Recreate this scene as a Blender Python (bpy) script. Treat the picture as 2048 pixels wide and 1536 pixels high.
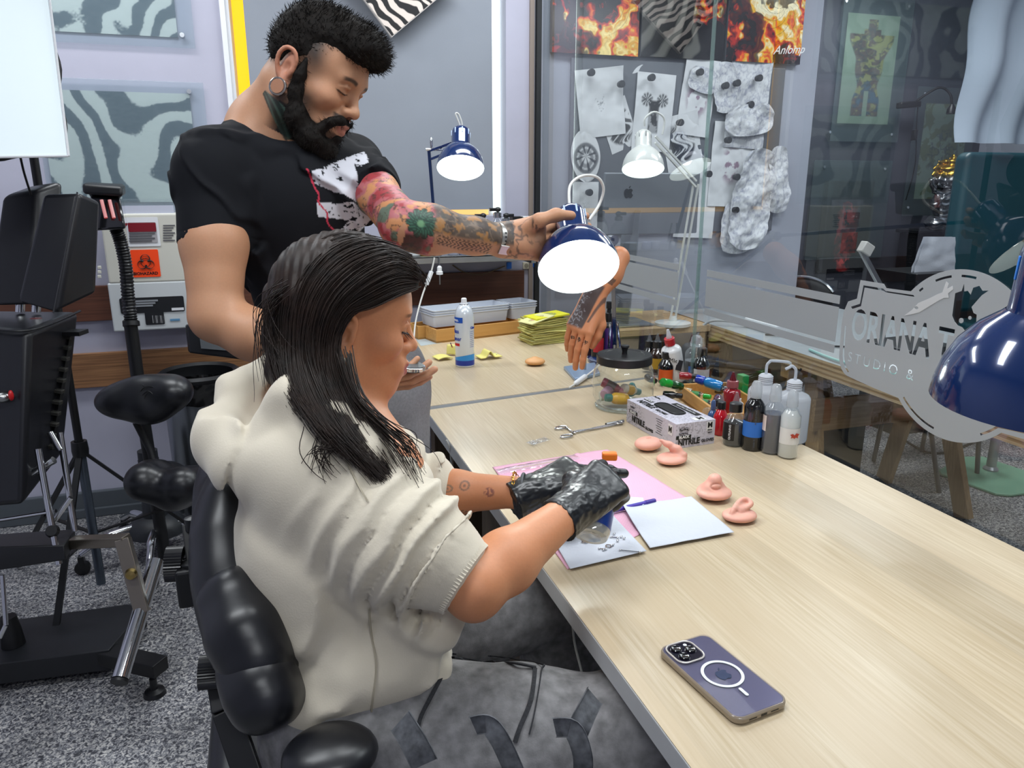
import bpy, math, random
import numpy as np
from mathutils import Matrix, Vector
for o in list(bpy.data.objects): bpy.data.objects.remove(o)
SC = bpy.context.scene
COL = SC.collection
# ------------------------------------------------------------ camera
F = 1500.0
TH = math.atan(403/1500)
YA = math.atan(502/math.hypot(1500, 403))
CAMZ = 1.37
fw = np.array([math.sin(YA)*math.cos(TH), math.cos(YA)*math.cos(TH), -math.sin(TH)])
rt = np.array([math.cos(YA), -math.sin(YA), 0.])
up = np.cross(rt, fw)
C0 = np.array([0, 0, CAMZ])
cam = bpy.data.cameras.new('camera')
cam.sensor_width = 36; cam.lens = 36*F/2048; cam.clip_start = .05
camo = bpy.data.objects.new('camera', cam); COL.objects.link(camo)
camo.matrix_world = Matrix(((rt[0], up[0], -fw[0], 0), (rt[1], up[1], -fw[1], 0), (rt[2], up[2], -fw[2], CAMZ), (0, 0, 0, 1)))
SC.camera = camo
# ------------------------------------------------------------ light
W = bpy.data.worlds.new('world'); SC.world = W; W.use_nodes = True
W.node_tree.nodes['Background'].inputs[0].default_value = (.8, .88, 1, 1)
W.node_tree.nodes['Background'].inputs[1].default_value = .35
SC.view_settings.view_transform = 'Standard'; SC.view_settings.look = 'None'
SC.view_settings.gamma = 1; SC.view_settings.use_curve_mapping = False
SC.view_settings.exposure = 0.0
SC.cycles.max_bounces = 7; SC.cycles.transparent_max_bounces = 14
SC.cycles.diffuse_bounces = 3; SC.cycles.caustics_reflective = False; SC.cycles.caustics_refractive = False
SC.cycles.sample_clamp_indirect = 4
def area(name, loc, sx, sy, power, col, rot=(0, 0, 0)):
    l = bpy.data.lights.new(name, 'AREA'); l.shape = 'RECTANGLE'; l.size = sx; l.size_y = sy
    l.energy = power; l.color = col
    o = bpy.data.objects.new(name, l); COL.objects.link(o); o.location = loc; o.rotation_euler = rot
    return o
for i, (x, y) in enumerate([(-.6, .9), (.95, 1.0), (.95, 2.7), (-.7, 2.7), (2.6, .6), (2.7, 2.4)]):
    area('overhead_area_light', (x, y, 2.62), 1.15, .3, 21, (.93, .97, 1.0))
area('overhead_area_light', (3.6, 3.8, 2.62), .9, .3, 20, (.93, .97, 1.0))  # added fill light, brightens the dark recess and its pictures
area('overhead_area_light', (.2, -1.2, 2.62), 1.15, .3, 24, (.93, .97, 1.0))
# ------------------------------------------------------------ placing helpers (pixel of the 2048x1536 frame -> world point)
def ray(x, y): return (fw*F+rt*(x-1024)+up*(768-y))/F
def dep(x, y, d): return ray(x, y)*d+C0
def onz(x, y, z=.75): d = ray(x, y); return d*(z-CAMZ)/d[2]+C0
def atY(x, y, Y): d = ray(x, y); return d*(Y/d[1])+C0
def atX(x, y, X): d = ray(x, y); return d*(X/d[0])+C0
def V(*a): return np.array(a, float)
def nrm(v): v = np.asarray(v, float); return v/np.linalg.norm(v)
# ------------------------------------------------------------ materials
MATS = {}
def srgb(h):
    h = h.lstrip('#'); c = [int(h[i:i+2], 16)/255 for i in (0, 2, 4)]
    return tuple(((x+.055)/1.055)**2.4 if x > .04045 else x/12.92 for x in c)
def mat(name, col='#888888', rough=.5, metal=0., spec=.5, **k):
    if name in MATS: return MATS[name]
    m = bpy.data.materials.new(name); m.use_nodes = True; nt = m.node_tree; b = nt.nodes['Principled BSDF']
    c = srgb(col) if isinstance(col, str) else col
    b.inputs['Base Color'].default_value = (*c, 1)
    b.inputs['Roughness'].default_value = rough; b.inputs['Metallic'].default_value = metal
    b.inputs['Specular IOR Level'].default_value = spec
    if k.get('coat'): b.inputs['Coat Weight'].default_value = k['coat']; b.inputs['Coat Roughness'].default_value = k.get('coatr', .05)
    if k.get('trans'): b.inputs['Transmission Weight'].default_value = k['trans']; b.inputs['IOR'].default_value = k.get('ior', 1.45)
    if k.get('sss'):
        b.inputs['Subsurface Weight'].default_value = k['sss']; b.inputs['Subsurface Radius'].default_value = (1, .35, .2); b.inputs['Subsurface Scale'].default_value = .006
    if k.get('sheen'): b.inputs['Sheen Weight'].default_value = k['sheen']; b.inputs['Sheen Roughness'].default_value = .4
    if k.get('emit'):
        b.inputs['Emission Color'].default_value = (*(srgb(k['emit']) if isinstance(k['emit'], str) else k['emit']), 1); b.inputs['Emission Strength'].default_value = k.get('es', 1)
    if k.get('alpha') is not None: b.inputs['Alpha'].default_value = k['alpha']
    if k.get('vcol'):
        a = nt.nodes.new('ShaderNodeVertexColor'); a.layer_name = 'Col'; nt.links.new(a.outputs[0], b.inputs['Base Color'])
    # procedural surface: noise driven colour variation and bump
    if k.get('noise') or k.get('bump'):
        tc = nt.nodes.new('ShaderNodeTexCoord'); mp = nt.nodes.new('ShaderNodeMapping')
        mp.inputs['Scale'].default_value = k.get('stretch', (1, 1, 1)); nt.links.new(tc.outputs['Object'], mp.inputs[0])
        n = nt.nodes.new('ShaderNodeTexNoise'); n.inputs['Scale'].default_value = k.get('nscale', 40); n.inputs['Detail'].default_value = k.get('detail', 4)
        nt.links.new(mp.outputs[0], n.inputs['Vector'])
        if k.get('noise'):
            r = nt.nodes.new('ShaderNodeMapRange'); r.inputs[1].default_value = .3; r.inputs[2].default_value = .7
            r.inputs[3].default_value = 1-k['noise']; r.inputs[4].default_value = 1+k['noise']; nt.links.new(n.outputs[0], r.inputs[0])
            mx = nt.nodes.new('ShaderNodeVectorMath'); mx.operation = 'SCALE'
            if k.get('vcol'): nt.links.new(a.outputs[0], mx.inputs[0])
            else: mx.inputs[0].default_value = c
            nt.links.new(r.outputs[0], mx.inputs['Scale']); nt.links.new(mx.outputs[0], b.inputs['Base Color'])
        if k.get('bump'):
            bn = nt.nodes.new('ShaderNodeBump'); bn.inputs['Strength'].default_value = k['bump']; bn.inputs['Distance'].default_value = k.get('bdist', .002)
            if k.get('bscale'):
                n = nt.nodes.new('ShaderNodeTexNoise'); n.inputs['Scale'].default_value = k['bscale']; n.inputs['Detail'].default_value = 3; nt.links.new(mp.outputs[0], n.inputs['Vector'])
            nt.links.new(n.outputs[0], bn.inputs['Height']); nt.links.new(bn.outputs[0], b.inputs['Normal'])
    MATS[name] = m
    return m
def glassmat(name, tint=(.95, .98, .97), refl=.08, rough=0., frost=None, body=0., bodycol=(.5, .55, .56), transl=.5, gain=1.6):
    """thin glass: transparent + fresnel gloss, optionally a diffuse frosted body"""
    if name in MATS: return MATS[name]
    m = bpy.data.materials.new(name); m.use_nodes = True; nt = m.node_tree; nt.nodes.clear()
    out = nt.nodes.new('ShaderNodeOutputMaterial'); tr = nt.nodes.new('ShaderNodeBsdfTransparent'); tr.inputs[0].default_value = (*tint, 1)
    gl = nt.nodes.new('ShaderNodeBsdfGlossy'); gl.inputs['Roughness'].default_value = rough; gl.inputs[0].default_value = (1, 1, 1, 1)
    fr = nt.nodes.new('ShaderNodeLayerWeight'); fr.inputs['Blend'].default_value = refl
    cur = tr.outputs[0]
    if body > 0:
        df = nt.nodes.new('ShaderNodeBsdfDiffuse'); df.inputs[0].default_value = (*bodycol, 1)
        tl = nt.nodes.new('ShaderNodeBsdfTranslucent'); tl.inputs[0].default_value = (*bodycol, 1)
        m1 = nt.nodes.new('ShaderNodeMixShader'); m1.inputs[0].default_value = transl; nt.links.new(df.outputs[0], m1.inputs[1]); nt.links.new(tl.outputs[0], m1.inputs[2])
        m2 = nt.nodes.new('ShaderNodeMixShader'); m2.inputs[0].default_value = body; nt.links.new(tr.outputs[0], m2.inputs[1]); nt.links.new(m1.outputs[0], m2.inputs[2]); cur = m2.outputs[0]
    ge = nt.nodes.new('ShaderNodeNewGeometry')
    fm = nt.nodes.new('ShaderNodeMath'); fm.operation = 'MULTIPLY'; fm.use_clamp = True; nt.links.new(fr.outputs['Fresnel'], fm.inputs[0])
    g2 = nt.nodes.new('ShaderNodeMath'); g2.operation = 'MULTIPLY'; nf = nt.nodes.new('ShaderNodeMath'); nf.operation = 'SUBTRACT'; nf.inputs[0].default_value = 1; nt.links.new(ge.outputs['Backfacing'], nf.inputs[1])
    g2.inputs[1].default_value = gain; nt.links.new(nf.outputs[0], g2.inputs[0]); nt.links.new(g2.outputs[0], fm.inputs[1])
    m3 = nt.nodes.new('ShaderNodeMixShader'); nt.links.new(fm.outputs[0], m3.inputs[0]); nt.links.new(cur, m3.inputs[1]); nt.links.new(gl.outputs[0], m3.inputs[2])
    nt.links.new(m3.outputs[0], out.inputs[0]); MATS[name] = m
    return m
def woodmat(name, c1, c2, scale=1., rough=.45, axis='Y', bands=6., coat=0., c3=None, plank=0.):
    if name in MATS: return MATS[name]
    m = mat(name, c1, rough, coat=coat); nt = m.node_tree; b = nt.nodes['Principled BSDF']
    tc = nt.nodes.new('ShaderNodeTexCoord'); mp = nt.nodes.new('ShaderNodeMapping'); nt.links.new(tc.outputs['Object'], mp.inputs[0])
    s = {'X': (1.2, 38, 38), 'Y': (38, 1.2, 38), 'Z': (38, 38, 1.2)}[axis]
    mp.inputs['Scale'].default_value = tuple(x*scale for x in s)
    n = nt.nodes.new('ShaderNodeTexNoise'); n.inputs['Scale'].default_value = bands; n.inputs['Detail'].default_value = 5; n.inputs['Distortion'].default_value = .3
    nt.links.new(mp.outputs[0], n.inputs['Vector'])
    mp2 = nt.nodes.new('ShaderNodeMapping'); nt.links.new(tc.outputs['Object'], mp2.inputs[0]); mp2.inputs['Scale'].default_value = tuple(x*.16*scale for x in s)
    n2 = nt.nodes.new('ShaderNodeTexNoise'); n2.inputs['Scale'].default_value = 1.6; n2.inputs['Detail'].default_value = 2; nt.links.new(mp2.outputs[0], n2.inputs['Vector'])
    r = nt.nodes.new('ShaderNodeValToRGB'); r.color_ramp.elements[0].position = .3; r.color_ramp.elements[1].position = .7
    r.color_ramp.elements[0].color = (*srgb(c2), 1); r.color_ramp.elements[1].color = (*srgb(c1), 1)
    nt.links.new(n.outputs[0], r.inputs[0])
    mx = nt.nodes.new('ShaderNodeMix'); mx.data_type = 'RGBA'; mx.blend_type = 'MIX'
    rr = nt.nodes.new('ShaderNodeMapRange'); rr.inputs[1].default_value = .42; rr.inputs[2].default_value = .62; rr.inputs[4].default_value = .75; nt.links.new(n2.outputs[0], rr.inputs[0])
    nt.links.new(rr.outputs[0], mx.inputs[0]); nt.links.new(r.outputs[0], mx.inputs[6]); mx.inputs[7].default_value = (*srgb(c3 or c2), 1)
    fin = mx.outputs[2]
    if plank:   # broad staves of slightly different tone, butted side by side
        sp = nt.nodes.new('ShaderNodeSeparateXYZ'); nt.links.new(tc.outputs['Object'], sp.inputs[0])
        k = nt.nodes.new('ShaderNodeMath'); k.operation = 'DIVIDE'; k.inputs[1].default_value = plank; nt.links.new(sp.outputs[0 if axis == 'Y' else 1], k.inputs[0])
        fl = nt.nodes.new('ShaderNodeMath'); fl.operation = 'FLOOR'; nt.links.new(k.outputs[0], fl.inputs[0])
        wn = nt.nodes.new('ShaderNodeTexWhiteNoise'); wn.noise_dimensions = '1D'; nt.links.new(fl.outputs[0], wn.inputs['W'])
        mr = nt.nodes.new('ShaderNodeMapRange'); mr.inputs[3].default_value = .86; mr.inputs[4].default_value = 1.08; nt.links.new(wn.outputs[0], mr.inputs[0])
        vm = nt.nodes.new('ShaderNodeVectorMath'); vm.operation = 'SCALE'; nt.links.new(fin, vm.inputs[0]); nt.links.new(mr.outputs[0], vm.inputs['Scale']); fin = vm.outputs[0]
    nt.links.new(fin, b.inputs['Base Color'])
    bn = nt.nodes.new('ShaderNodeBump'); bn.inputs['Strength'].default_value = .12; bn.inputs['Distance'].default_value = .001; nt.links.new(n.outputs[0], bn.inputs['Height']); nt.links.new(bn.outputs[0], b.inputs['Normal'])
    return m
# ------------------------------------------------------------ mesh builder
class MB:
    def __init__(s): s.v = []; s.f = []; s.c = None
    def add(s, vs, fs):
        o = len(s.v); s.v.extend([tuple(map(float, p)) for p in vs]); s.f.extend([tuple(i+o for i in f) for f in fs]); return s
    def box(s, c, size, R=None):
        x, y, z = [a/2 for a in size]; R = np.eye(3) if R is None else np.array(R)
        vs = [np.array(c)+R@np.array(p) for p in [(-x,-y,-z),(x,-y,-z),(x,y,-z),(-x,y,-z),(-x,-y,z),(x,-y,z),(x,y,z),(-x,y,z)]]
        return s.add(vs, [(0,3,2,1),(4,5,6,7),(0,1,5,4),(1,2,6,5),(2,3,7,6),(3,0,4,7)])
    def bar(s, a, b, w, h, upv=(0, 0, 1)):
        a = np.array(a, float); b = np.array(b, float); d = nrm(b-a); u = np.cross(upv, d)
        if np.linalg.norm(u) < 1e-5: u = np.cross((0, 1, 0), d)
        u = nrm(u); w2 = np.cross(d, u)
        return s.box((a+b)/2, (np.linalg.norm(b-a), w, h), np.stack([d, u, w2], 1))
    def tube(s, pts, r, n=12, cap=True, closed=False):
        pts = [np.array(p, float) for p in pts]; m = len(pts); rs = r if hasattr(r, '__len__') else [r]*m
        vs = []; fs = []; u = None
        for i in range(m):
            if closed: d = pts[(i+1) % m]-pts[i-1]
            else: d = pts[min(i+1, m-1)]-pts[max(i-1, 0)]
            d = nrm(d)
            if u is None:
                u = np.cross(d, (0, 0, 1));
                if np.linalg.norm(u) < .1: u = np.cross(d, (0, 1, 0))
            u = nrm(u-d*(u@d)); w = np.cross(d, u)
            for k in range(n):
                a = 2*math.pi*k/n; vs.append(pts[i]+(u*math.cos(a)+w*math.sin(a))*rs[i])
        for i in range(m if closed else m-1):
            j = (i+1) % m
            for k in range(n): k2 = (k+1) % n; fs.append((i*n+k, i*n+k2, j*n+k2, j*n+k))
        if cap and not closed: fs.append(tuple(range(n-1, -1, -1))); fs.append(tuple((m-1)*n+k for k in range(n)))
        return s.add(vs, fs)
    def lathe(s, prof, c=(0, 0, 0), R=None, n=32, sx=1., sy=1.):
        """prof: (radius, height) list, closed at the axis when radius 0"""
        R = np.eye(3) if R is None else np.array(R); c = np.array(c, float); vs = []; fs = []
        for (r, z) in prof:
            for k in range(n): a = 2*math.pi*k/n; vs.append(c+R@np.array([r*math.cos(a)*sx, r*math.sin(a)*sy, z]))
        for i in range(len(prof)-1):
            for k in range(n): k2 = (k+1) % n; fs.append((i*n+k, i*n+k2, (i+1)*n+k2, (i+1)*n+k))
        if tuple(prof[0]) == tuple(prof[-1]): return s.add(vs, fs)
        if prof[0][0] > 1e-6: fs.append(tuple(range(n-1, -1, -1)))
        if prof[-1][0] > 1e-6: fs.append(tuple((len(prof)-1)*n+k for k in range(n)))
        return s.add(vs, fs)
    def shell(s, prof, c=(0, 0, 0), R=None, n=32):
        """open lathe without caps"""
        o = len(s.f); s.lathe(prof, c, R, n)
        s.f = [f for i, f in enumerate(s.f) if i < o or len(f) == 4]; return s
    def prism(s, pts, c, ux, uy, th):
        """outline pts (2d) in plane (c,ux,uy), extruded by th along ux x uy"""
        ux = np.array(ux, float); uy = np.array(uy, float); w = nrm(np.cross(ux, uy))*th; c = np.array(c, float); n = len(pts)
        A = [c+ux*p[0]+uy*p[1] for p in pts]; vs = A+[p+w for p in A]
        return s.add(vs, [tuple(range(n-1, -1, -1)), tuple(range(n, 2*n))]+[(i, (i+1) % n, (i+1) % n+n, i+n) for i in range(n)])
    def ell(s, c, r, R=None, n=20, m=12):
        return s.lathe([(math.sin(math.pi*i/m)+(1e-9 if i in (0, m) else 0), -math.cos(math.pi*i/m)) for i in range(m+1)], c, (np.eye(3) if R is None else np.array(R))@np.diag(r), n)
    def grid(s, P):
        """P: array (a,b,3)"""
        a, b = P.shape[:2]; return s.add(P.reshape(-1, 3), [(i*b+j, (i+1)*b+j, (i+1)*b+j+1, i*b+j+1) for i in range(a-1) for j in range(b-1)])
def mesh(name, v, f, smooth=35, colors=None):
    me = bpy.data.meshes.new(name)
    if isinstance(f, np.ndarray):
        v = np.asarray(v, np.float32); me.vertices.add(len(v)); me.vertices.foreach_set('co', v.ravel())
        k = f.shape[1]; me.loops.add(f.size); me.loops.foreach_set('vertex_index', f.ravel().astype(np.int32)); me.polygons.add(len(f))
        me.polygons.foreach_set('loop_start', np.arange(0, f.size, k, dtype=np.int32)); me.polygons.foreach_set('loop_total', np.full(len(f), k, np.int32)); me.update(calc_edges=True)
    else:
        me.from_pydata([tuple(p) for p in v], [], f)
    if smooth:
        me.polygons.foreach_set('use_smooth', [True]*len(me.polygons))
        if smooth < 180: me.set_sharp_from_angle(angle=math.radians(smooth))
    if colors is not None:
        ca = me.color_attributes.new('Col', 'FLOAT_COLOR', 'POINT'); c4 = np.ones((len(v), 4), np.float32); c4[:, :3] = colors; ca.data.foreach_set('color', c4.ravel())
    return me
def thing(name, label, cat, loc=(0, 0, 0), rz=0., group=None):
    o = bpy.data.objects.new(name, None); COL.objects.link(o); o.location = tuple(map(float, loc)); o.rotation_euler = (0, 0, rz); o.empty_display_size = .02
    return tag(o, label, cat, group)
def tag(o, label, cat, group=None, kind=None):
    o['label'] = label; o['category'] = cat
    if group: o['group'] = group
    if kind: o['kind'] = kind
    return o
def ob(name, mb, m, parent=None, smooth=35, bevel=0, segs=2, label=None, world=True, sub=0):
    """link one mesh object. Mesh in world coordinates (world=True) is re-based on its parent thing"""
    off = np.zeros(3)
    if world:
        p = parent
        while p is not None: off += np.array(p.location); p = p.parent
    if isinstance(mb, MB): me = mesh(name, [np.array(p)-off for p in mb.v], mb.f, smooth)
    else: me = mb
    o = bpy.data.objects.new(name, me); COL.objects.link(o)
    me.materials.append(m)
    if parent is not None: o.parent = parent
    if bevel:
        b = o.modifiers.new('bevel', 'BEVEL'); b.width = bevel; b.segments = segs; b.limit_method = 'ANGLE'; b.angle_limit = math.radians(35); b.harden_normals = False
    if sub:
        u = o.modifiers.new('sub', 'SUBSURF'); u.levels = sub; u.render_levels = sub
    if label: o['label'] = label
    return o
def solo(name, mb, m, label, cat, group=None, base=None, **k):
    """a thing that is a single mesh, origin at its base"""
    vs = np.array(mb.v); b = np.array([vs[:, 0].mean(), vs[:, 1].mean(), vs[:, 2].min()]) if base is None else np.array(base)
    mb.v = [tuple(p-b) for p in vs]; o = ob(name, mb, m, None, world=False, **k); o.location = tuple(b)
    return tag(o, label, cat, group)
def struct(name, mb, m, **k):
    o = ob(name, mb, m, None, **k); o['kind'] = 'structure'; return o
def dup(root, loc, rz=0., label=None, group=None, s=None):
    r = root.copy(); COL.objects.link(r); r.location = tuple(map(float, loc)); r.rotation_euler = (0, 0, rz)
    if label: r['label'] = label
    if group: r['group'] = group
    if s: r.scale = (s, s, s)
    for ch in list(root.children):
        c = ch.copy(); COL.objects.link(c); c.parent = r
        for g in list(ch.children): d = g.copy(); COL.objects.link(d); d.parent = c
    return r
def txt(body, size, c, ux, uy, m, parent=None, name='lettering', ext=.0004, align='CENTER', bold=0., xs=1., world=True, shear=0.):
    """lettering as real thin geometry in plane (c, ux, uy)"""
    cu = bpy.data.curves.new(name, 'FONT'); cu.body = body; cu.size = size; cu.align_x = align; cu.align_y = 'CENTER'; cu.extrude = ext; cu.offset = bold; cu.shear = shear; cu.resolution_u = 3
    t = bpy.data.objects.new(name, cu); me = bpy.data.meshes.new_from_object(t); bpy.data.objects.remove(t); bpy.data.curves.remove(cu)
    me.name = name; ux = nrm(ux)*xs; uy = nrm(uy); n = nrm(np.cross(ux, uy)); c = np.array(c, float)
    v = np.zeros(len(me.vertices)*3, np.float32); me.vertices.foreach_get('co', v); v = v.reshape(-1, 3)
    P = c+v[:, :1]*ux+v[:, 1:2]*uy+v[:, 2:3]*n
    off = np.zeros(3); p = parent
    if world:
        while p is not None: off += np.array(p.location); p = p.parent
    me.vertices.foreach_set('co', (P-off).astype(np.float32).ravel()); me.update()
    o = bpy.data.objects.new(name, me); COL.objects.link(o); me.materials.append(m)
    if parent is not None: o.parent = parent
    return o
def rot(axis, deg):
    return np.array(Matrix.Rotation(math.radians(deg), 3, axis))
def bez(P, n=16):
    """smooth Catmull-Rom through points"""
    P = [np.array(p, float) for p in P]; out = []
    for i in range(len(P)-1):
        p0 = P[max(i-1, 0)]; p1 = P[i]; p2 = P[i+1]; p3 = P[min(i+2, len(P)-1)]
        for k in range(n):
            t = k/n; out.append(.5*((2*p1)+(-p0+p2)*t+(2*p0-5*p1+4*p2-p3)*t*t+(-p0+3*p1-3*p2+p3)*t**3))
    out.append(P[-1]); return out
def rrect(w, h, r, n=6):
    pts = []
    for cx, cy, a0 in ((w/2-r, h/2-r, 0), (-w/2+r, h/2-r, 90), (-w/2+r, -h/2+r, 180), (w/2-r, -h/2+r, 270)):
        for k in range(n+1): a = math.radians(a0+90*k/n); pts.append((cx+r*math.cos(a), cy+r*math.sin(a)))
    return pts
# ------------------------------------------------------------ value noise for numpy shapes and patterns
_rs = np.random.RandomState(7); _tab = _rs.rand(4096)
def vnoise(p, seed=0):
    p = np.asarray(p, float); i = np.floor(p).astype(np.int64); f = p-i; f = f*f*(3-2*f); D = p.shape[-1]; out = 0
    for c in range(1 << D):
        h = np.full(p.shape[:-1], seed*7919, np.int64); w = np.ones(p.shape[:-1])
        for d in range(D):
            b = (c >> d) & 1; h = h*31+(i[..., d]+b)*[374761393, 668265263, 2147483647][d]; w = w*(f[..., d] if b else 1-f[..., d])
        h = (h ^ (h >> 13))*1274126177; h = (h ^ (h >> 16)) & 4095; out = out+w*_tab[h]
    return out
def fbm(p, o=4, seed=0):
    p = np.asarray(p, float); a = .5; s = 0; t = 0
    for k in range(o): s = s+a*vnoise(p*2**k, seed+k); t += a; a *= .5
    return s/t
def painted(name, c, ux, uy, w, h, fn, m, nx, ny, parent=None, th=0., world=True):
    """flat printed sheet: fine grid whose print is a vertex colour computed by fn(u,v) in metres, v up"""
    u, v = np.meshgrid(np.linspace(-w/2, w/2, nx), np.linspace(-h/2, h/2, ny), indexing='ij'); ux = nrm(ux); uy = nrm(uy); c = np.array(c, float)
    P = c+u[..., None]*ux+v[..., None]*uy; n = nrm(np.cross(ux, uy))
    off = np.zeros(3); p = parent
    if world:
        while p is not None: off += np.array(p.location); p = p.parent
    P = P-off; V_ = P.reshape(-1, 3); I = np.arange(nx*ny).reshape(nx, ny)
    Fq = np.stack([I[:-1, :-1], I[1:, :-1], I[1:, 1:], I[:-1, 1:]], -1).reshape(-1, 4)
    colr = np.asarray(fn(u, v)).reshape(-1, 3)
    if th:
        V2 = V_-n*th; N = len(V_); B = np.concatenate([I[:, 0], I[-1, 1:], I[-2::-1, -1], I[0, -2:0:-1]])
        S = np.stack([B, B+N, np.roll(B, -1)+N, np.roll(B, -1)], -1)[:, ::1]
        V_ = np.concatenate([V_, V2]); Fq = np.concatenate([Fq, (Fq+N)[:, ::-1], S]); colr = np.concatenate([colr, colr])
    me = mesh(name, V_, Fq, 35, colr); return ob(name, me, m, parent)
def C(h): return np.array(srgb(h))
def mixc(a, b, t): t = np.clip(t, 0, 1)[..., None]; return a*(1-t)+b*t
def sstep(a, b, x): t = np.clip((x-a)/(b-a), 0, 1); return t*t*(3-2*t)
# ============================================================ SETTING
WY = 3.36          # back wall
GX = 1.225         # glass partition
m_wall = mat('wall_paint', '#b3b3c4', .75, nscale=7, noise=.03, bump=.05, bscale=180)
m_wallg = mat('wall_paint_grey', '#9fa3b0', .75, nscale=5, noise=.04)
m_dark = mat('wall_paint_charcoal', '#43454f', .7, nscale=5, noise=.06)
m_white = mat('white_paint', '#e4e6ea', .5)
m_ceil = mat('ceiling_paint', '#dfe3e8', .9, nscale=9, noise=.02)
# speckled floor
m_floor = mat('speckled_floor', '#777a80', .62); nt = m_floor.node_tree; bs = nt.nodes['Principled BSDF']
tc = nt.nodes.new('ShaderNodeTexCoord'); n1 = nt.nodes.new('ShaderNodeTexNoise'); n1.inputs['Scale'].default_value = 115; n1.inputs['Detail'].default_value = 3; n1.inputs['Distortion'].default_value = 1.2
n2 = nt.nodes.new('ShaderNodeTexNoise'); n2.inputs['Scale'].default_value = 5; n2.inputs['Detail'].default_value = 5
nt.links.new(tc.outputs['Object'], n1.inputs['Vector']); nt.links.new(tc.outputs['Object'], n2.inputs['Vector'])
r1 = nt.nodes.new('ShaderNodeValToRGB'); e = r1.color_ramp.elements; e[0].position = .4; e[0].color = (*srgb('#3b3c44'), 1); e[1].position = .64; e[1].color = (*srgb('#d6d3cf'), 1)
k = e.new(.5); k.color = (*srgb('#86888f'), 1)
nt.links.new(n1.outputs[0], r1.inputs[0])
mr = nt.nodes.new('ShaderNodeMapRange'); mr.inputs[1].default_value = .35; mr.inputs[2].default_value = .65; mr.inputs[3].default_value = .58; mr.inputs[4].default_value = 1.0; nt.links.new(n2.outputs[0], mr.inputs[0])
vm = nt.nodes.new('ShaderNodeVectorMath'); vm.operation = 'SCALE'; nt.links.new(r1.outputs[0], vm.inputs[0]); nt.links.new(mr.outputs[0], vm.inputs['Scale']); nt.links.new(vm.outputs[0], bs.inputs['Base Color'])
bn = nt.nodes.new('ShaderNodeBump'); bn.inputs['Strength'].default_value = .3; bn.inputs['Distance'].default_value = .002; nt.links.new(n1.outputs[0], bn.inputs['Height']); nt.links.new(bn.outputs[0], bs.inputs['Normal'])
struct('floor', MB().box((1.4, 1.4, -.05), (8.4, 7.6, .1)), m_floor, smooth=0)
struct('ceiling', MB().box((1.4, 1.4, 2.75), (8.4, 7.6, .1)), m_ceil, smooth=0)
struct('wall_left', MB().box((-2.25, 1.4, 1.35), (.1, 7.6, 2.7)), m_wall, smooth=0)
struct('wall_right', MB().box((5.05, 1.4, 1.35), (.1, 7.6, 2.7)), m_wallg, smooth=0)
struct('wall_front', MB().box((1.4, -2.35, 1.35), (8.4, .1, 2.7)), m_wall, smooth=0)
# back wall with the window opening
xl = atY(448, 20, WY)[0]; xr = atY(1012, 200, WY)[0]; zb = atY(950, 432, WY)[2]; xe = atY(1628, 210, WY)[0]; zt = 2.4
bw = MB(); T_ = .12
def wbox(x0, x1, z0, z1, y0=WY, t=T_): bw.box(((x0+x1)/2, y0+t/2, (z0+z1)/2), (x1-x0, t, z1-z0))
wbox(-2.2, xl, 0, 2.7); wbox(xl, xr, 0, zb); wbox(xl, xr, zt, 2.7); wbox(xr, 1.19, 0, 2.7)
struct('wall_back', bw, m_wall, smooth=0)
bw = MB(); wbox(1.19, xe, 0, 2.7)
struct('wall_back_right', bw, m_wallg, smooth=0)
struct('wall_recess', MB().box(((xe+5)/2, 4.45, 1.35), (5-xe+.3, .1, 2.7)).box((xe-.05, 3.92, 1.35), (.1, 1.0, 2.7)), m_dark, smooth=0)
# window: bright pane, reveals, blind hung in front leaving lit gaps
m_day = mat('daylight_pane', '#ffffff', .4, emit='#eafff8', es=2.3)
m_amber = mat('amber_film', '#ffc21a', .4, emit='#ffc400', es=.95)
m_amber2 = mat('amber_film_pale', '#ffcf70', .4, emit='#ffcf80', es=1.0)
wy = WY+.09
w = MB().box(((xl+xr)/2, wy+.012, (zb+zt)/2), (xr-xl, .01, zt-zb))
struct('window_1', w, m_white, smooth=0)
wn = bpy.data.objects['window_1']
a0 = atY(490, 215, WY)[0]
ob('pane', MB().box((xr-.02, wy, (zb+zt)/2), (.036, .008, zt-zb-.02)), m_day, wn, smooth=0)
ob('pane', MB().box((xl+.052, wy, (zb+zt)/2), (.05, .008, zt-zb-.02)), m_amber, wn, smooth=0)
ob('pane', MB().box(((xl+xr)/2+.1, wy, zb+.014), (xr-xl-.32, .008, .022)), m_amber2, wn, smooth=0)
ob('window_frame', MB().box((xl+.009, WY+.05, (zb+zt)/2), (.018, .1, zt-zb)).box((xl-.006, WY-.008, (zb+zt)/2), (.02, .016, zt-zb+.06)), m_white, wn, smooth=0, bevel=.002)
m_blind = mat('blind_fabric', '#8e949e', .85, nscale=3, noise=.05, bump=.1, bscale=400)
bl = MB(); bx0 = xl+.072; bx1 = xr-.052; P = np.array([[[x, WY+.035+.004*math.sin(x*9), z] for z in np.linspace(zb+.028, zt, 8)] for x in np.linspace(bx0, bx1, 40)])
P2 = P[:, ::-1]+np.array([0, .003, 0]); bl.grid(P[:, ::-1]).grid(P2[:, ::-1])
solo('roller_blind', bl, m_blind, 'grey fabric roller blind drawn down over the window behind the bearded man', 'blind')
struct('trim_1', MB().box((atY(1074, 200, WY)[0], WY-.012, 1.35), (.022, .024, 2.7)), mat('black_trim', '#1c1f22', .4), smooth=0)
struct('trim_2', MB().box((atY(1062, 200, WY)[0], WY-.006, 1.35), (.02, .012, 2.7)), mat('brown_trim', '#8c8078', .5), smooth=0)
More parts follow.
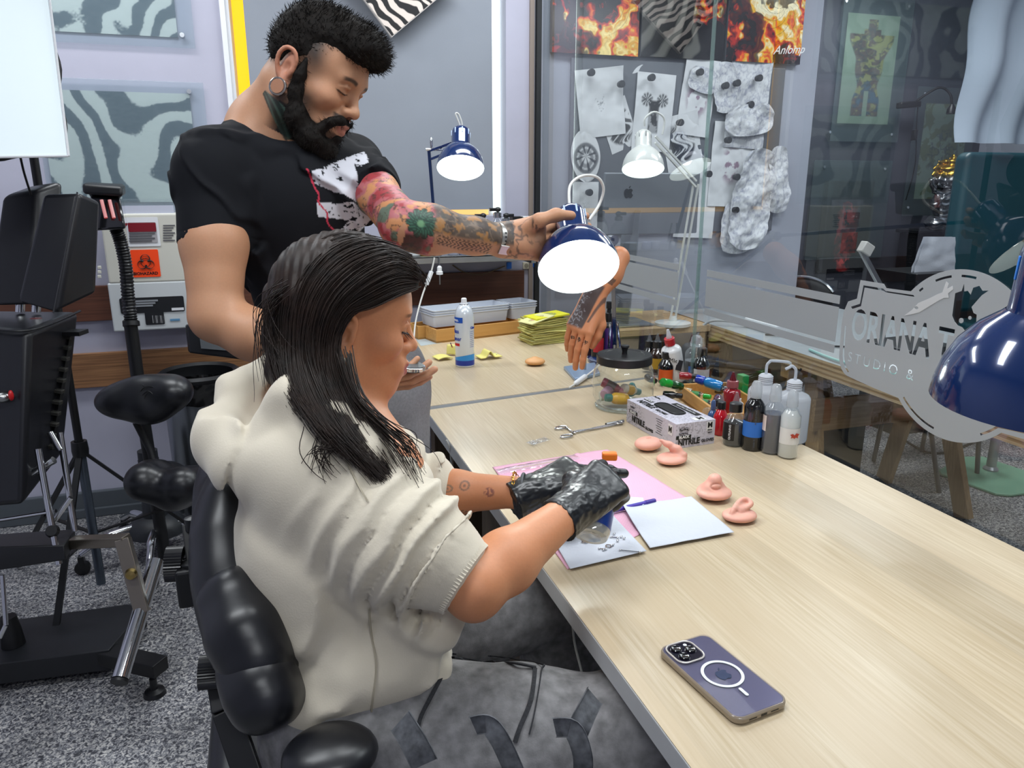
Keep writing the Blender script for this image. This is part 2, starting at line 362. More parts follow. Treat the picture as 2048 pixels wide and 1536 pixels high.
# baseboard and timber rails on the back wall
struct('baseboard_back', MB().box((-.5, WY-.012, .055), (3.4, .024, .11)).box((-.5, WY-.018, .02), (3.4, .036, .04)), mat('baseboard_paint', '#4f555b', .35), smooth=0, bevel=.004)
m_rail = woodmat('rail_wood', '#a87a52', '#6d4a30', 1, .5, 'X', 4, c3='#8a6040')
m_rail2 = woodmat('rail_wood_dark', '#6e4330', '#4d2d20', 1, .5, 'X', 4, c3='#5c3627')
def rail(nm, z0, z1, x0, x1, m, lab):
    solo(nm, MB().box(((x0+x1)/2, WY-.011, (z0+z1)/2), (x1-x0, .022, z1-z0)), m, lab, 'rail', smooth=0, bevel=.002)
z1a = atY(160, 572, WY)[2]; z1b = atY(200, 640, WY)[2]; z2a = atY(250, 701, WY)[2]; z2b = atY(250, 768, WY)[2]
rail('timber_rail', z1b, z1a, -1.9, 1.14, m_rail2, 'upper dark brown timber rail along the back wall under the steel shelf')
rail('timber_rail', z2b, z2a, -1.9, 1.14, m_rail, 'lower lighter brown timber rail on the back wall behind the saddle stool')
# ============================================================ GLASS PARTITION
m_glass = glassmat('clear_glass', (.95, .97, .97), .3)
m_frost = glassmat('frosted_film', (.9, .93, .93), .02, 0, body=.84, bodycol=(.52, .54, .56), transl=.5)
m_edge = glassmat('glass_edge', (.7, .8, .78), .3, .05, body=.3, bodycol=(.4, .5, .48))
seamY = 1.975
for i, (y0, y1) in enumerate([(seamY+.004, WY-.02), (-.9, seamY-.004)]):
    g = struct('window_%d' % (i+2), MB().box((GX, (y0+y1)/2, 1.55), (.008, y1-y0, 1.7 if 0 else 2.1)), m_glass, smooth=0)
struct('trim_3', MB().box((GX, seamY, 1.55), (.01, .005, 2.1)), m_edge, smooth=0)
# frosted bands with clear hair lines (Y runs away from the camera)
def fr(nm, outs, lab, par=None, x=GX-.0052):
    b = MB()
    for o_ in outs: b.prism([(p[0], p[1]) for p in o_], (x, 0, 0), (0, 1, 0), (0, 0, 1), -.0006)
    return ob(nm, b, m_frost, par, smooth=0, label=lab)
def band(y0, y1): return [[(y0, 1.018), (y1, 1.018), (y1, 1.098), (y0, 1.098)], [(y0, 1.105), (y1, 1.105), (y1, 1.124), (y0, 1.124)], [(y0, .992), (y1, .992), (y1, 1.011), (y0, 1.011)]]
def bandt(nm, y0, y1, lab):
    t = thing(nm, lab, 'decal', (GX-.006, (y0+y1)/2, 1.0)); fr('film', band(y0, y1)[:1], None, t); fr('stripe', band(y0, y1)[1:2], None, t); fr('stripe', band(y0, y1)[2:], None, t)
bandt('frosted_band', 2.08, WY-.04, 'frosted film band on the far glass pane next to the blue lamp stand')
bandt('frosted_band', 1.372, 1.92, 'frosted film band on the near glass pane running up to the studio logo')
# studio logo on the glass: frosted film sheet with lettering, line and tattoo machine cut clear (real holes)
def text_loops(body, size, xs=1., bold=0., sp=1.):
    cu = bpy.data.curves.new('t', 'FONT'); cu.body = body; cu.size = size; cu.fill_mode = 'FRONT'; cu.offset = bold; cu.space_character = sp; cu.resolution_u = 4; cu.align_y = 'BOTTOM'
    t = bpy.data.objects.new('t', cu); me = bpy.data.meshes.new_from_object(t); bpy.data.objects.remove(t); bpy.data.curves.remove(cu)
    cnt = {}
    for p in me.polygons:
        vs = list(p.vertices)
        for a, b in zip(vs, vs[1:]+vs[:1]):
            if (b, a) in cnt: del cnt[(b, a)]
            else: cnt[(a, b)] = 1
    nx = {a: b for a, b in cnt}; loops = []
    while nx:
        s = next(iter(nx)); l = [s]; c = nx.pop(s)
        while c != s and c in nx: l.append(c); c = nx.pop(c)
        loops.append([(me.vertices[i].co.x*xs, me.vertices[i].co.y) for i in l])
    bpy.data.meshes.remove(me); return loops
def sheet(name, loops, x, m, parent, flip=True):
    """loops in (y,z) world coordinates -> filled sheet with even-odd holes at plane x"""
    cu = bpy.data.curves.new('s', 'CURVE'); cu.dimensions = '2D'; cu.fill_mode = 'BOTH'; cu.extrude = .0003
    for l in loops:
        sp = cu.splines.new('POLY'); sp.points.add(len(l)-1); sp.use_cyclic_u = True
        for p, q in zip(sp.points, l): p.co = (q[0], q[1], 0, 1)
    t = bpy.data.objects.new('s', cu); me = bpy.data.meshes.new_from_object(t); bpy.data.objects.remove(t); bpy.data.curves.remove(cu)
    v = np.zeros(len(me.vertices)*3, np.float32); me.vertices.foreach_get('co', v); v = v.reshape(-1, 3)
    off = np.array(parent.location) if parent else np.zeros(3)
    P = np.stack([x+v[:, 2], v[:, 0], v[:, 1]], 1)-off; me.vertices.foreach_set('co', P.astype(np.float32).ravel()); me.update(); me.name = name
    o = bpy.data.objects.new(name, me); COL.objects.link(o); me.materials.append(m); o.parent = parent; return o
LC = 1.055; LZ = 1.053
def arc(r, a0, a1, n=24): return [(LC+r*math.cos(math.radians(a0+(a1-a0)*k/n)), LZ+r*math.sin(math.radians(a0+(a1-a0)*k/n))) for k in range(n+1)]
def outline(o_):
    """half badge outline from bottom round the left (far) side to the top, mirrored"""
    h = arc(.163-o_, -89, -44)+[(1.238-o_*.4, .943+o_)]+[(1.318+.036*math.sin(a)-o_, 1.0-.05*math.cos(a)+o_*.5) for a in np.linspace(.1, 1.57, 6)]+[(1.357-o_, 1.06), (1.355-o_, 1.09), (1.345-o_, 1.115-o_), (1.32-o_, 1.125-o_), (1.316-o_, 1.166-o_), (1.25, 1.166-o_), (1.242, 1.158-o_*.6)]+arc(.163-o_, 41, 89)
    return h+[(2*LC-y, z) for y, z in h[::-1]]
lt = thing('studio_logo', 'large frosted badge logo with clear cut lettering on the near glass pane', 'decal', (GX-.007, LC, .89))
loops = [outline(0)]
o1 = outline(.010); o2 = outline(.0145)
half = len(o1)//2
for a, b in ((4, 24), (27, 33), (34, 40), (42, 45), (50, 58), (61, 68), (84, 98), (102, 112)):
    if b < len(o1): loops.append(o1[a:b]+o2[a:b][::-1])
def place(lo, y0, z0): return [[(y0-p[0], z0+p[1]) for p in l][::-1] for l in lo]
loops += place(text_loops('ORIANA T', .092, .62, .0022, .98), 1.327, 1.02)
loops += place(text_loops('STUDIO &', .031, 1.0, -.0002, 1.42), 1.327, .978)
mach = [(1.075, 1.128), (1.076, 1.17), (1.063, 1.176), (1.06, 1.19), (1.057, 1.176), (1.05, 1.178), (1.043, 1.172), (1.04, 1.185), (1.028, 1.19), (1.02, 1.182), (1.008, 1.184), (1.02, 1.174), (1.03, 1.16), (1.037, 1.15), (1.031, 1.14), (1.024, 1.138), (1.022, 1.12), (1.034, 1.112), (1.042, 1.104), (1.05, 1.11), (1.06, 1.112), (1.068, 1.118)]
loops.append(mach)
loops.append([(1.054+.005*math.cos(a), 1.122+.005*math.sin(a)) for a in np.linspace(0, 6.28, 12)[:-1]])
loops.append([(1.037+.0035*math.cos(a), 1.13+.0035*math.sin(a)) for a in np.linspace(0, 6.28, 10)[:-1]])
m_badge = glassmat('frosted_badge', (.9, .93, .93), .02, 0, body=.88, bodycol=(.56, .58, .6), transl=.5)
sheet('film', loops, GX-.0062, m_badge, lt)
m_pale = glassmat('white_film', (.9, .93, .93), .02, 0, body=.9, bodycol=(.85, .86, .87), transl=.5)
pen = [(1.185, 1.11), (1.168, 1.124), (1.155, 1.14), (1.13, 1.153), (1.112, 1.164), (1.103, 1.168), (1.098, 1.19), (1.092, 1.186), (1.094, 1.176), (1.083, 1.183), (1.08, 1.177), (1.09, 1.168), (1.087, 1.16), (1.098, 1.158), (1.108, 1.152), (1.128, 1.138), (1.15, 1.122), (1.166, 1.116)]
eye = [(1.158+.005*math.cos(a), 1.13+.003*math.sin(a)) for a in np.linspace(0, 6.28, 10)[:-1]]
sheet('pen_drawing', [pen, eye], GX-.0075, m_pale, lt)
# ============================================================ ART ON THE LEFT WALL
m_print = mat('print_paper', '#ffffff', .45, vcol=True)
m_acryl = glassmat('acrylic_plate', (.93, .96, .97), .14, 0, body=.16, bodycol=(.55, .62, .66))
m_cap = mat('standoff_cap', '#dfe4e8', .2, .9)
def zebra(seed, s=1., a=.5):
    def fn(u, v):
        p = np.stack([u, v], -1); w = fbm(p*4.2*s+seed, 3, seed); w2 = fbm(p*2.1*s+9+seed, 3, seed+5)
        ph = (u*math.cos(a)+v*math.sin(a)*.35)*62*s+(w-.5)*26+(w2-.5)*30+np.sin(v*9+seed)*2.
        t = sstep(-.18, .18, np.sin(ph)+(fbm(p*140, 2)-.5)*.45); g = fbm(p*np.array([60, 200]), 3)[..., None]*.1
        return mixc(C('#4d5f6b'), C('#d3d8d3'), t)-g*.6+.02
    return fn
def plate(name, lab, x0, x1, z0, z1, p0, p1, q0, q1, fn, Y, caps, nx=300, ny=170, ma=None, mp=None, group=None):
    """clear plate on stand-off caps with a print behind it"""
    t = thing(name, lab, 'picture', ((x0+x1)/2, Y, z0), group=group)
    painted('print', ((p0+p1)/2, Y-.008, (q0+q1)/2), (1, 0, 0), (0, 0, 1), p1-p0, q1-q0, fn, mp or m_print, nx, ny, t, th=.002)
    ob('glass_plate', MB().box(((x0+x1)/2, Y-.016, (z0+z1)/2), (x1-x0, .006, z1-z0)), ma or m_acryl, t, smooth=0, bevel=.0015)
    for cx, cz in caps:
        b = MB().lathe([(.0095, 0), (.0095, .003), (.0085, .0045), (0, .0045)], (cx, Y-.019, cz), rot('X', 90), 20); b.lathe([(.006, -.019), (.006, 0)], (cx, Y-.019, cz), rot('X', 90), 12)
        ob('stand_off', b, m_cap, t)
    return t
A = lambda x, y: atY(x, y, WY-.02)
g = A(391, 97); pr = A(355, 74); pl_ = A(118, 62)
plate('wall_print', 'upper zebra photograph under a clear plate on the lavender wall behind the softbox', -1.35, g[0], g[2], 2.35, -1.22, pr[0], pr[2], 2.25, zebra(3, .9, .35), WY, [(A(364, 70)[0], A(364, 70)[2])])
g = A(403, 165); pr = A(378, 187); b_ = A(200, 405)
gb = A(380, 420)
plate('wall_print', 'lower zebra photograph under a clear plate above the sharps container', A(82, 300)[0], g[0]+.005, gb[2], g[2], A(92, 300)[0], pr[0], b_[2], pr[2], zebra(11, .62, .75), WY, [(A(378, 183)[0], A(378, 183)[2])])
# tilted zebra canvas at the top of the window
def zeb3(u, v):
    p = np.stack([u, v], -1); w = fbm(p*9, 3, 4); a = .9
    ph = (u*.95+v*.3)*170+(w-.5)*18; t = sstep(-.12, .12, np.sin(ph)); return mixc(C('#0f0f12'), C('#d9cdc4'), t)
y3 = WY-.05; B = atY(784, 72, y3); R_ = atY(872, -2, y3); dx = nrm(R_-B); dx[1] = 0; dx = nrm(dx); dz = np.array([-dx[2], 0, dx[0]])
t = thing('zebra_canvas', 'tilted black and cream zebra canvas hanging over the grey blind', 'picture', tuple(B))
cc = B+dx*.17+dz*.25
painted('print', cc, dx, dz, .34, .5, zeb3, mat('canvas_print', '#ffffff', .7, vcol=True), 200, 260, t)
ob('canvas_edge', MB().box(cc+np.array([0, .012, 0]), (.346, .506, .02), np.stack([dx, dz, np.cross(dx, dz)], 1)), mat('canvas_edge', '#d8d2cc', .6), t, smooth=0)
# ============================================================ ART BEHIND THE GLASS
def fire(seed, cols):
    def fn(u, v):
        p = np.stack([u, v], -1); q = p*6+seed; w = np.stack([fbm(q*1.3, 4, seed), fbm(q*1.3+7, 4, seed+2)], -1)
        n = fbm(q+w*4.2, 5, seed+1); n2 = fbm(p*9+w*2.5+3, 4, seed+6); st = fbm(np.stack([u*95+w[..., 0]*30, v*14+w[..., 1]*30], -1), 3, seed)
        c = mixc(C('#141118'), C('#a61f1c'), sstep(.40, .50, n)); c = mixc(c, C('#e2521f'), sstep(.49, .54, n)); c = mixc(c, C(cols[0]), sstep(.54, .6, n)); c = mixc(c, C(cols[1]), sstep(.6, .68, n))
        c = mixc(c, C('#1a1519'), sstep(.56, .62, n2)*.85); c = c*(.72+.56*st[..., None]); 
        pe = np.abs(np.sin(np.hypot(u-.1+w[..., 0]*.05, v+.12)*70+np.arctan2(v+.12, u-.1)*5)); return mixc(c, C('#1b1216'), sstep(.14, .05, pe)*sstep(.2, .05, np.hypot(u-.1, v+.14))*.8)
    return fn
def leaves(u, v):
    p = np.stack([u, v], -1); w = fbm(p*6, 3, 9); a = np.arctan2(v-.25, u+.0); r = np.hypot(v-.25, u)
    s = np.sin(a*34+w*9+r*20); c = mixc(C('#17171b'), C('#6b6a66'), sstep(-.1, .9, s)*.8)
    f = fire(21, ('#d9a72c', '#efe0b0'))(u, v); return mixc(c, f, sstep(.02, .07, u+(w-.5)*.25))
def canvas(x0, x1, yb, fn, lab):
    Y = WY-.03; a = atY(x0, yb, Y); b = atY(x1, yb, Y); t = thing('art_canvas', lab, 'picture', ((a[0]+b[0])/2, WY-.002, a[2]), group=None)
    h = .75; w = b[0]-a[0]
    painted('print', ((a[0]+b[0])/2, Y-.001, a[2]+h/2), (1, 0, 0), (0, 0, 1), w, h, fn, mat('gloss_print', '#ffffff', .18, vcol=True), 240, 360, t)
    ob('stretcher_frame', MB().box(((a[0]+b[0])/2, WY-.0165, a[2]+h/2), (w, .026, h)), mat('canvas_side', '#5a5c63', .5), t, smooth=0)
    return t, a, b
canvas(1104, 1276, 104, fire(2, ('#e0a32a', '#f2d98c')), 'leftmost fiery red and yellow abstract art canvas seen through the glass')
canvas(1281, 1446, 112, leaves, 'middle art canvas with grey palm leaves and a fiery streak')
ct, a, b = canvas(1451, 1600, 121, fire(33, ('#e8b02c', '#f7ecc6')), 'rightmost yellow and orange abstract art canvas with a white signature')
sg = atY(1578, 100, WY-.034); txt('Anlomp', .055, sg, (1, 0, .08), (0, 0, 1), mat('white_ink', '#f0f0f0', .5), ct, 'signature', shear=.4)
# magnetic board
bd0 = atY(1143, 118, WY-.015); bd1 = atY(1546, 432, WY-.015)
m_board = mat('steel_board', '#6a6e76', .45, .3, nscale=4, noise=.04)
solo('magnetic_board', MB().box(((bd0[0]+bd1[0])/2, WY-.008, 1.52), (bd1[0]-bd0[0], .012, .78)), m_board, 'large grey steel magnetic board covered in tattoo drawings', 'board', smooth=0, bevel=.003)
# drawings: curled sheets with pencil / stencil print
def sketch(kind, seed):
    def fn(u, v):
        p = np.stack([u, v], -1); w = fbm(p*16+seed, 3, seed); base = np.ones(u.shape+(3,))*C('#d6d8dc')
        if kind == 'pencil':
            l = np.abs(np.sin(w*46)); m = sstep(.62, .35, np.hypot(u*1.6, v*1.1)/.09)*sstep(.28, .02, l); return mixc(base, C('#6a6d76'), m*.75)
        if kind == 'purple':
            n = fbm(p*34+seed, 4, seed); m = sstep(.5, .58, n)*sstep(1., .5, np.hypot(u*1.5, v)/.11); return mixc(base, C('#7d5a76'), m*.85)
        if kind == 'wheel':
            r = np.hypot(u, v*.9+.01); a = np.arctan2(v, u); m = sstep(.01, .0, np.abs(r-.055)-.004)+sstep(.012, .002, np.abs(r-.03)-.002)*.8+sstep(.3, .8, np.sin(a*8))*sstep(.055, .045, r)+sstep(.3, .0, np.abs(np.sin(a*30+w*5)))*sstep(.012, .004, np.abs(r-.046)); return mixc(base, C('#3c3f47'), m*.85)
        if kind == 'palm':
            m = sstep(.5, .56, fbm(p*40+seed, 4, seed))*sstep(.028, .018, np.abs(u))*sstep(.1, .08, np.abs(v+.01)); a = np.arctan2(v-.055, np.abs(u)-.04); r = np.hypot(np.abs(u)-.04, v-.055); f = sstep(.2, .75, np.abs(np.sin(a*5)))*sstep(.035, .025, r)
            return mixc(base, C('#26282d'), np.clip(sstep(.03, .024, np.abs(u))*sstep(.075, .07, np.abs(v+.02))*(.55+.45*m)+f*.9, 0, 1))
        if kind == 'dark':
            n = fbm(np.stack([u*60+np.sin(v*60)*2, v*14], -1)+seed, 4, seed); m = sstep(.46, .56, n)*sstep(1., .8, np.hypot(u*1.3, v)/.1); return mixc(base, C('#1d1f24'), m*.95)
        n = fbm(p*55+seed, 3, seed); l = sstep(.07, .01, np.abs(n-.5)); l2 = sstep(.09, .02, np.abs(fbm(p*26, 3, seed+3)-.5)); return mixc(base*.97, C('#6d7190'), np.clip(l*.35+l2*.35, 0, 1))
    return fn
m_paper = mat('sketch_paper', '#ffffff', .7, vcol=True)
def paper(cx, cy, wpx, hpx, ang, kind, seed, lab, curl=.0, D=.03, warp=.006, shape=None, nx=70):
    c = atY(cx, cy, WY-D); sc = (atY(cx+10, cy, WY-D)[0]-c[0])/10; w = wpx*sc; h = hpx*sc*1.0
    fn = sketch(kind, seed); u, v = np.meshgrid(np.linspace(-w/2, w/2, nx), np.linspace(-h/2, h/2, nx), indexing='ij'); col = fn(u, v)
    uu = u.copy(); vv = v.copy()
    if shape == 'round': k = np.sqrt(np.maximum(.06, 1-(v/(h/2))**2*.96)); uu = u*k
    if shape == 'torn':
        e_ = (fbm(np.stack([v*14, v*0+seed], -1), 3, seed)-.5)*.5; uu = u*(1-.25*np.abs(v/(h/2))**3)+e_*.05
        vv = v*(1-.12*np.abs(u/(w/2))**2)
    a = math.radians(ang); X = uu*math.cos(a)-vv*math.sin(a); Z = uu*math.sin(a)+vv*math.cos(a)
    d = warp*(fbm(np.stack([u*11, v*11], -1)+seed, 3, seed)-.2)*2+curl*np.clip((u/(w/2)+v/(h/2))/2-.3, 0, 1)**2
    P = np.stack([c[0]+X, WY-D+.012-d, c[2]+Z], -1); b = np.array([c[0], WY-D, c[2]-h/2]); I = np.arange(nx*nx).reshape(nx, nx)
    Fq = np.stack([I[:-1, :-1], I[1:, :-1], I[1:, 1:], I[:-1, 1:]], -1).reshape(-1, 4)
    me = mesh('pinned_drawing', (P-b).reshape(-1, 3), Fq, 180, col.reshape(-1, 3)); o = ob('pinned_drawing', me, m_paper, None); o.location = tuple(b)
    tag(o, lab, 'drawing'); return o
paper(1203, 205, 92, 118, 7, 'pencil', 1, 'large pale pencil sketch sheet with a curled corner, top left of the magnetic board', .05, .03)
paper(1238, 250, 58, 88, 22, 'dark', 5, 'dark leaf tattoo drawing half hidden behind the pencil sketch', 0, .022)
paper(1290, 165, 55, 60, 0, 'pencil', 8, 'round-topped stencil paper behind the palm tree drawing', 0, .022, shape='round')
paper(1309, 225, 76, 132, -3, 'palm', 2, 'palm tree tattoo design sheet pinned at the centre of the board', 0, .03)
paper(1397, 195, 66, 128, -6, 'purple', 3, 'purple floral stencil sheet right of the palm tree drawing', .02, .03)
paper(1366, 285, 72, 96, 14, 'dark', 6, 'black flowing hair drawing pinned behind the white lamp', .03, .024)
paper(1173, 312, 58, 92, 6, 'wheel', 4, 'cut-out compass wheel tattoo design at the left of the board', 0, .03, shape='round')
paper(1408, 160, 60, 42, -14, 'lines', 9, 'small crumpled tracing scrap above the purple floral sheet', 0, .04, .012, 'torn')
paper(1450, 175, 48, 84, 8, 'lines', 10, 'curled tracing strip hanging left of the big tracing sheets', .02, .038, .012, 'torn')
paper(1497, 205, 80, 150, -3, 'lines', 12, 'tall tracing sheet with fine line work, top right of the board', .02, .03, .01)
paper(1500, 240, 96, 52, 6, 'lines', 13, 'crumpled wide tracing paper bulging across the tall tracing sheet', 0, .05, .03, 'torn')
paper(1465, 330, 82, 140, -2, 'purple', 14, 'large sheet of small purple stencils below the tracings', 0, .03)
paper(1395, 400, 78, 130, -3, 'pencil', 15, 'sheet with faint lettering behind the lamp arm', 0, .028)
paper(1172, 420, 50, 100, 0, 'pencil', 22, 'plain white sheet held by one magnet below the wheel design', 0, .03)
paper(1505, 400, 76, 170, -8, 'lines', 16, 'long yellowed tracing paper hanging off the right edge of the board', .0, .055, .035, 'torn')
paper(1555, 360, 44, 110, 5, 'lines', 17, 'narrow torn tracing paper at the far right below the rightmost canvas', .0, .045, .03, 'torn')
paper(1478, 455, 70, 90, -2, 'lines', 18, 'lowest tracing sheet hanging beneath the purple stencils', .0, .035, .02, 'torn')
m_mag = mat('magnet_black', '#2b2d33', .5)
mg = [(1183, 145), (1304, 155), (1401, 144), (1452, 171), (1475, 166), (1519, 156), (1502, 209), (1457, 280), (1474, 354), (1179, 385), (1361, 245), (1418, 348), (1472, 420), (1243, 168)]
lb = ['on the curled pencil sketch', 'on the palm tree drawing', 'on the purple floral sheet', 'on the curled tracing strip', 'at the left of the tall tracing sheet', 'at the top right tracing corner', 'in the middle of the tall tracing sheet', 'atop the purple stencil sheet', 'low on the purple stencil sheet', 'on the plain white sheet', 'above the black hair drawing', 'below the purple floral sheet', 'at the bottom of the board', 'between pencil sketch and palm drawing']
for (x, y), l_ in zip(mg, lb):
    p = atY(x, y, WY-.062); solo('round_magnet', MB().lathe([(.0135, -.02), (.016, .0), (.016, .007), (.014, .009), (0, .009)], p, rot('X', 90), 24), m_mag, 'round black magnet '+l_, 'magnet', 'magnets on the board', base=p)
# ============================================================ TABLES
TZ = .75
m_top = woodmat('table_laminate', '#d6c6ab', '#bfab8a', 1.5, .3, 'Y', 3.6, c3='#c9b596', plank=.127)
m_tedge = mat('table_edge_white', '#c3c5c7', .4, nscale=30, noise=.02)
m_tsteel = mat('table_leg_paint', '#d9dadc', .35)
m_wleg = woodmat('trestle_wood', '#5f503f', '#4a3e31', 1, .6, 'Z', 4)
def slab(nm, lab, pts, base):
    t = thing(nm, lab, 'table', (base[0], base[1], 0)); th = .034
    b = MB(); b.prism([(p[0], p[1]) for p in pts], (0, 0, TZ-th), (1, 0, 0), (0, 1, 0), th-.0012)
    ob('edge_band', b, m_tedge, t, smooth=0, bevel=.0015)
    b = MB(); c = np.mean(pts, 0); b.prism([(p[0]+(c[0]-p[0])*.0025, p[1]+(c[1]-p[1])*.0015) for p in pts], (0, 0, TZ-.0012), (1, 0, 0), (0, 1, 0), .0012)
    ob('tabletop', b, m_top, t, smooth=0); return t
nl = onz(852, 820)[:2]; nr_ = onz(1184, 773)[:2]; d = nrm(nr_-nl); far = nl+d*((1.212-nl[0])/d[0])
e1 = onz(1381, 1536)[:2]; near = nl+(e1-nl)*1.55
t = slab('work_table', 'near light wood table with white edge where the woman in the hoodie sits', [near, (1.212, near[1]), far, nl], (.8, 1.2))
fl = onz(841, 815)[:2]; f2 = onz(793, 765)[:2]; fr2 = onz(1137, 775)[:2]; d2 = nrm(fr2-fl); fr3 = fl+d2*((1.212-fl[0])/d2[0]); ld = nrm(f2-fl); bk = fl+ld*((WY-.04-fl[1])/ld[1])
t2 = slab('work_table', 'far light wood table against the back wall holding trays and rubber hand', [fl, fr3, (1.212, WY-.04), bk], (.8, 2.7))
def panel(t, x0, x1, y, nm='leg', m=None, z1=TZ-.034, th=.03):
    ob(nm, MB().box(((x0+x1)/2, y, z1/2), (x1-x0, th, z1)), m or m_wleg, t, smooth=0, bevel=.002)
panel(t, .46, .50, 1.52, th=.3); panel(t, .46, 1.18, 1.98, th=.02, m=m_wleg); panel(t, 1.13, 1.18, 1.6, th=.3)
panel(t, .46, 1.18, .05)
panel(t2, .47, .52, 2.3, th=.06); panel(t2, .5, .55, 3.1, th=.06); panel(t2, 1.14, 1.18, 2.25, th=.06)
# shelf slats under the near table and cables
m_slat = woodmat('slat_wood', '#b8936a', '#8d6c4a', 1, .6, 'X', 4)
for k in range(5):
    ob('slat', MB().box((.84, 1.75, .10+k*.085), (.62, .018, .055)), m_slat, t, smooth=0, bevel=.002)
m_cableg = mat('cable_grey', '#7d8083', .4); m_cablew = mat('cable_white', '#dcdcd8', .4); m_black = mat('black_plastic', '#0e0f11', .4); m_cableb = mat('cable_black', '#121214', .45)
def cable(nm, pts, r, m, lab, cat='cable', n=8): return solo(nm, MB().tube(bez(pts, 10), r, n), m, lab, cat, base=pts[0])
cable('power_cable', [dep(1085, 1165, 1.4), dep(1075, 1200, 1.42), dep(1095, 1245, 1.44), dep(1140, 1290, 1.42), dep(1165, 1345, 1.38), dep(1180, 1420, 1.36)], .0042, m_cableg, 'grey cable hanging under the near table beside the wooden slats')
cable('power_cable', [dep(1145, 1250, 1.33), dep(1150, 1290, 1.34), dep(1165, 1350, 1.33), dep(1185, 1430, 1.33)], .0022, m_cablew, 'thin white cable hanging under the near table edge')
pb = dep(1110, 1225, 1.5)
solo('power_strip', MB().box(pb, (.06, .05, .16)), m_black, 'black power block under the near table behind the grey cable', 'power strip', smooth=0, bevel=.006)
cable('lamp_cable', [dep(893, 880, 1.85), dep(900, 900, 1.86), dep(905, 950, 1.94)], .0025, m_cablew, 'white cable hanging below the far table near the steel edge')
# ============================================================ THINGS ON THE NEAR TABLE
def sc(px, p): return px*float((np.array(p)-C0)@fw)/1500
m_phone = mat('phone_back_purple', '#57567c', .25, .3, coat=.6); m_case = glassmat('phone_case_clear', (.95, .94, .96), .35, .03, body=.06, bodycol=(.7, .7, .75))
m_caseb = mat('phone_case_rim', '#a49682', .2, coat=.5, trans=.25)
m_lens = mat('lens_glass', '#08080c', .05, coat=1); m_ring = mat('white_silicone', '#d9dfe2', .4); m_chrome = mat('chrome', '#d5d7da', .12, 1.); m_steel = mat('brushed_steel', '#a9aaab', .3, 1.)
A_ = onz(1316, 1300, TZ+.006); B_ = onz(1478, 1448, TZ+.006); C_ = onz(1563, 1400, TZ+.006)
pc = onz(1440, 1352, TZ+.006); dv = nrm(B_-A_); dv[2] = 0; dv = nrm(dv); du = np.array([-dv[1], dv[0], 0])     # dv toward the bottom end
if du[0] < 0: du = -du
# far side vector: from the left long edge to the right one
pt = thing('smartphone', 'smartphone in a clear case with white magnet ring lying on the near table', 'phone', (pc[0], pc[1], TZ+.0008))
Lp, Wp = .152, .078
def pp(a, b, z): return pc*np.array([1, 1, 0])+dv*a+du*b+np.array([0, 0, z])
def rp(w, h, r, z, th, off=(0, 0)):
    return MB().prism([(p[0], p[1]) for p in rrect(h, w, r, 8)], pp(off[0], off[1], z), dv, np.cross((0, 0, 1), dv), th)
z0 = TZ+.001
ob('case_rim', rp(Wp+.006, Lp+.006, .014, z0, .0095), m_caseb, pt, bevel=.0025, smooth=50)
ob('phone_body', rp(Wp+.0008, Lp+.0008, .012, z0+.002, .0078), m_phone, pt, bevel=.001, smooth=50)
ob('case_back', rp(Wp+.003, Lp+.003, .012, z0+.0100, .0008), m_case, pt, smooth=50)
sgn = 1 if np.cross((0, 0, 1), dv)@du > 0 else -1
cz = z0+.0108; cb_ = (-Lp/2+.0235, -Wp/2+.0235)
ob('camera_bump', rp(.038, .038, .010, cz, .0018, cb_), mat('camera_glass', '#191626', .1, .2, coat=1), pt, bevel=.0008)
ringb = MB().tube([pp(cb_[0]+p[1], cb_[1]+p[0], cz+.0016) for p in rrect(.042, .042, .012, 6)], .0012, 8, closed=True)
ob('camera_bump_rim', ringb, mat('case_clear_edge', '#c9c3bd', .15, coat=.5), pt)
for a, b in ((-.009, -.008), (-.009+.018, -.008), (.0, .009)):
    c_ = pp(cb_[0]+a, cb_[1]+b, cz+.0018); ob('camera_lens', MB().lathe([(.0072, 0), (.0072, .0018), (.006, .0024), (.0045, .0018), (0, .0018)], c_, None, 28), m_lens, pt)
ob('flash', MB().lathe([(.0026, 0), (.0026, .0006), (0, .0006)], pp(cb_[0]-.012, cb_[1]+.009, cz+.0018), None, 16), mat('flash_white', '#d8dde0', .3), pt)
mr_ = MB()
rc_ = pp(.004, 0, z0+.0109)
mr_.lathe([(.0232, 0), (.0272, 0), (.0272, .0006), (.0232, .0006), (.0232, 0)], rc_, None, 64); ob('magnet_ring', mr_, m_ring, pt, smooth=30)
ob('alignment_bar', rp(.0045, .016, .0022, z0+.0109, .0006, (.004+.039, 0)), m_ring, pt, smooth=30)
def applepts(s):
    P_ = [(0, .30), (.16, .37), (.34, .33), (.46, .2), (.38, .08), (.36, -.05), (.44, -.2), (.5, -.25), (.4, -.45), (.26, -.56), (.12, -.54), (0, -.5), (-.12, -.54), (-.26, -.56), (-.42, -.4), (-.5, -.15), (-.48, .1), (-.38, .28), (-.2, .37)]
    return [(float(p[0])*s, float(p[1])*s) for p in [q for q in bez([np.array((a, b, 0.)) for a, b in P_+[P_[0]]], 3)][:-1]]
def apple(c, ux, uy, s, m, parent, th=.0004):
    b = MB().prism(applepts(s), c, ux, uy, th); b.prism([(s*x, s*y) for x, y in [(.02, .4), (.04, .52), (.14, .63), (.22, .66), (.2, .54), (.12, .44)]], c, ux, uy, th)
    ob('logo', b, m, parent)
apple(rc_-np.array([0, 0, .0012]), -np.cross(dv, (0, 0, 1))*1, -dv, .019, mat('phone_logo', '#34405e', .2, .5), pt, .0012)
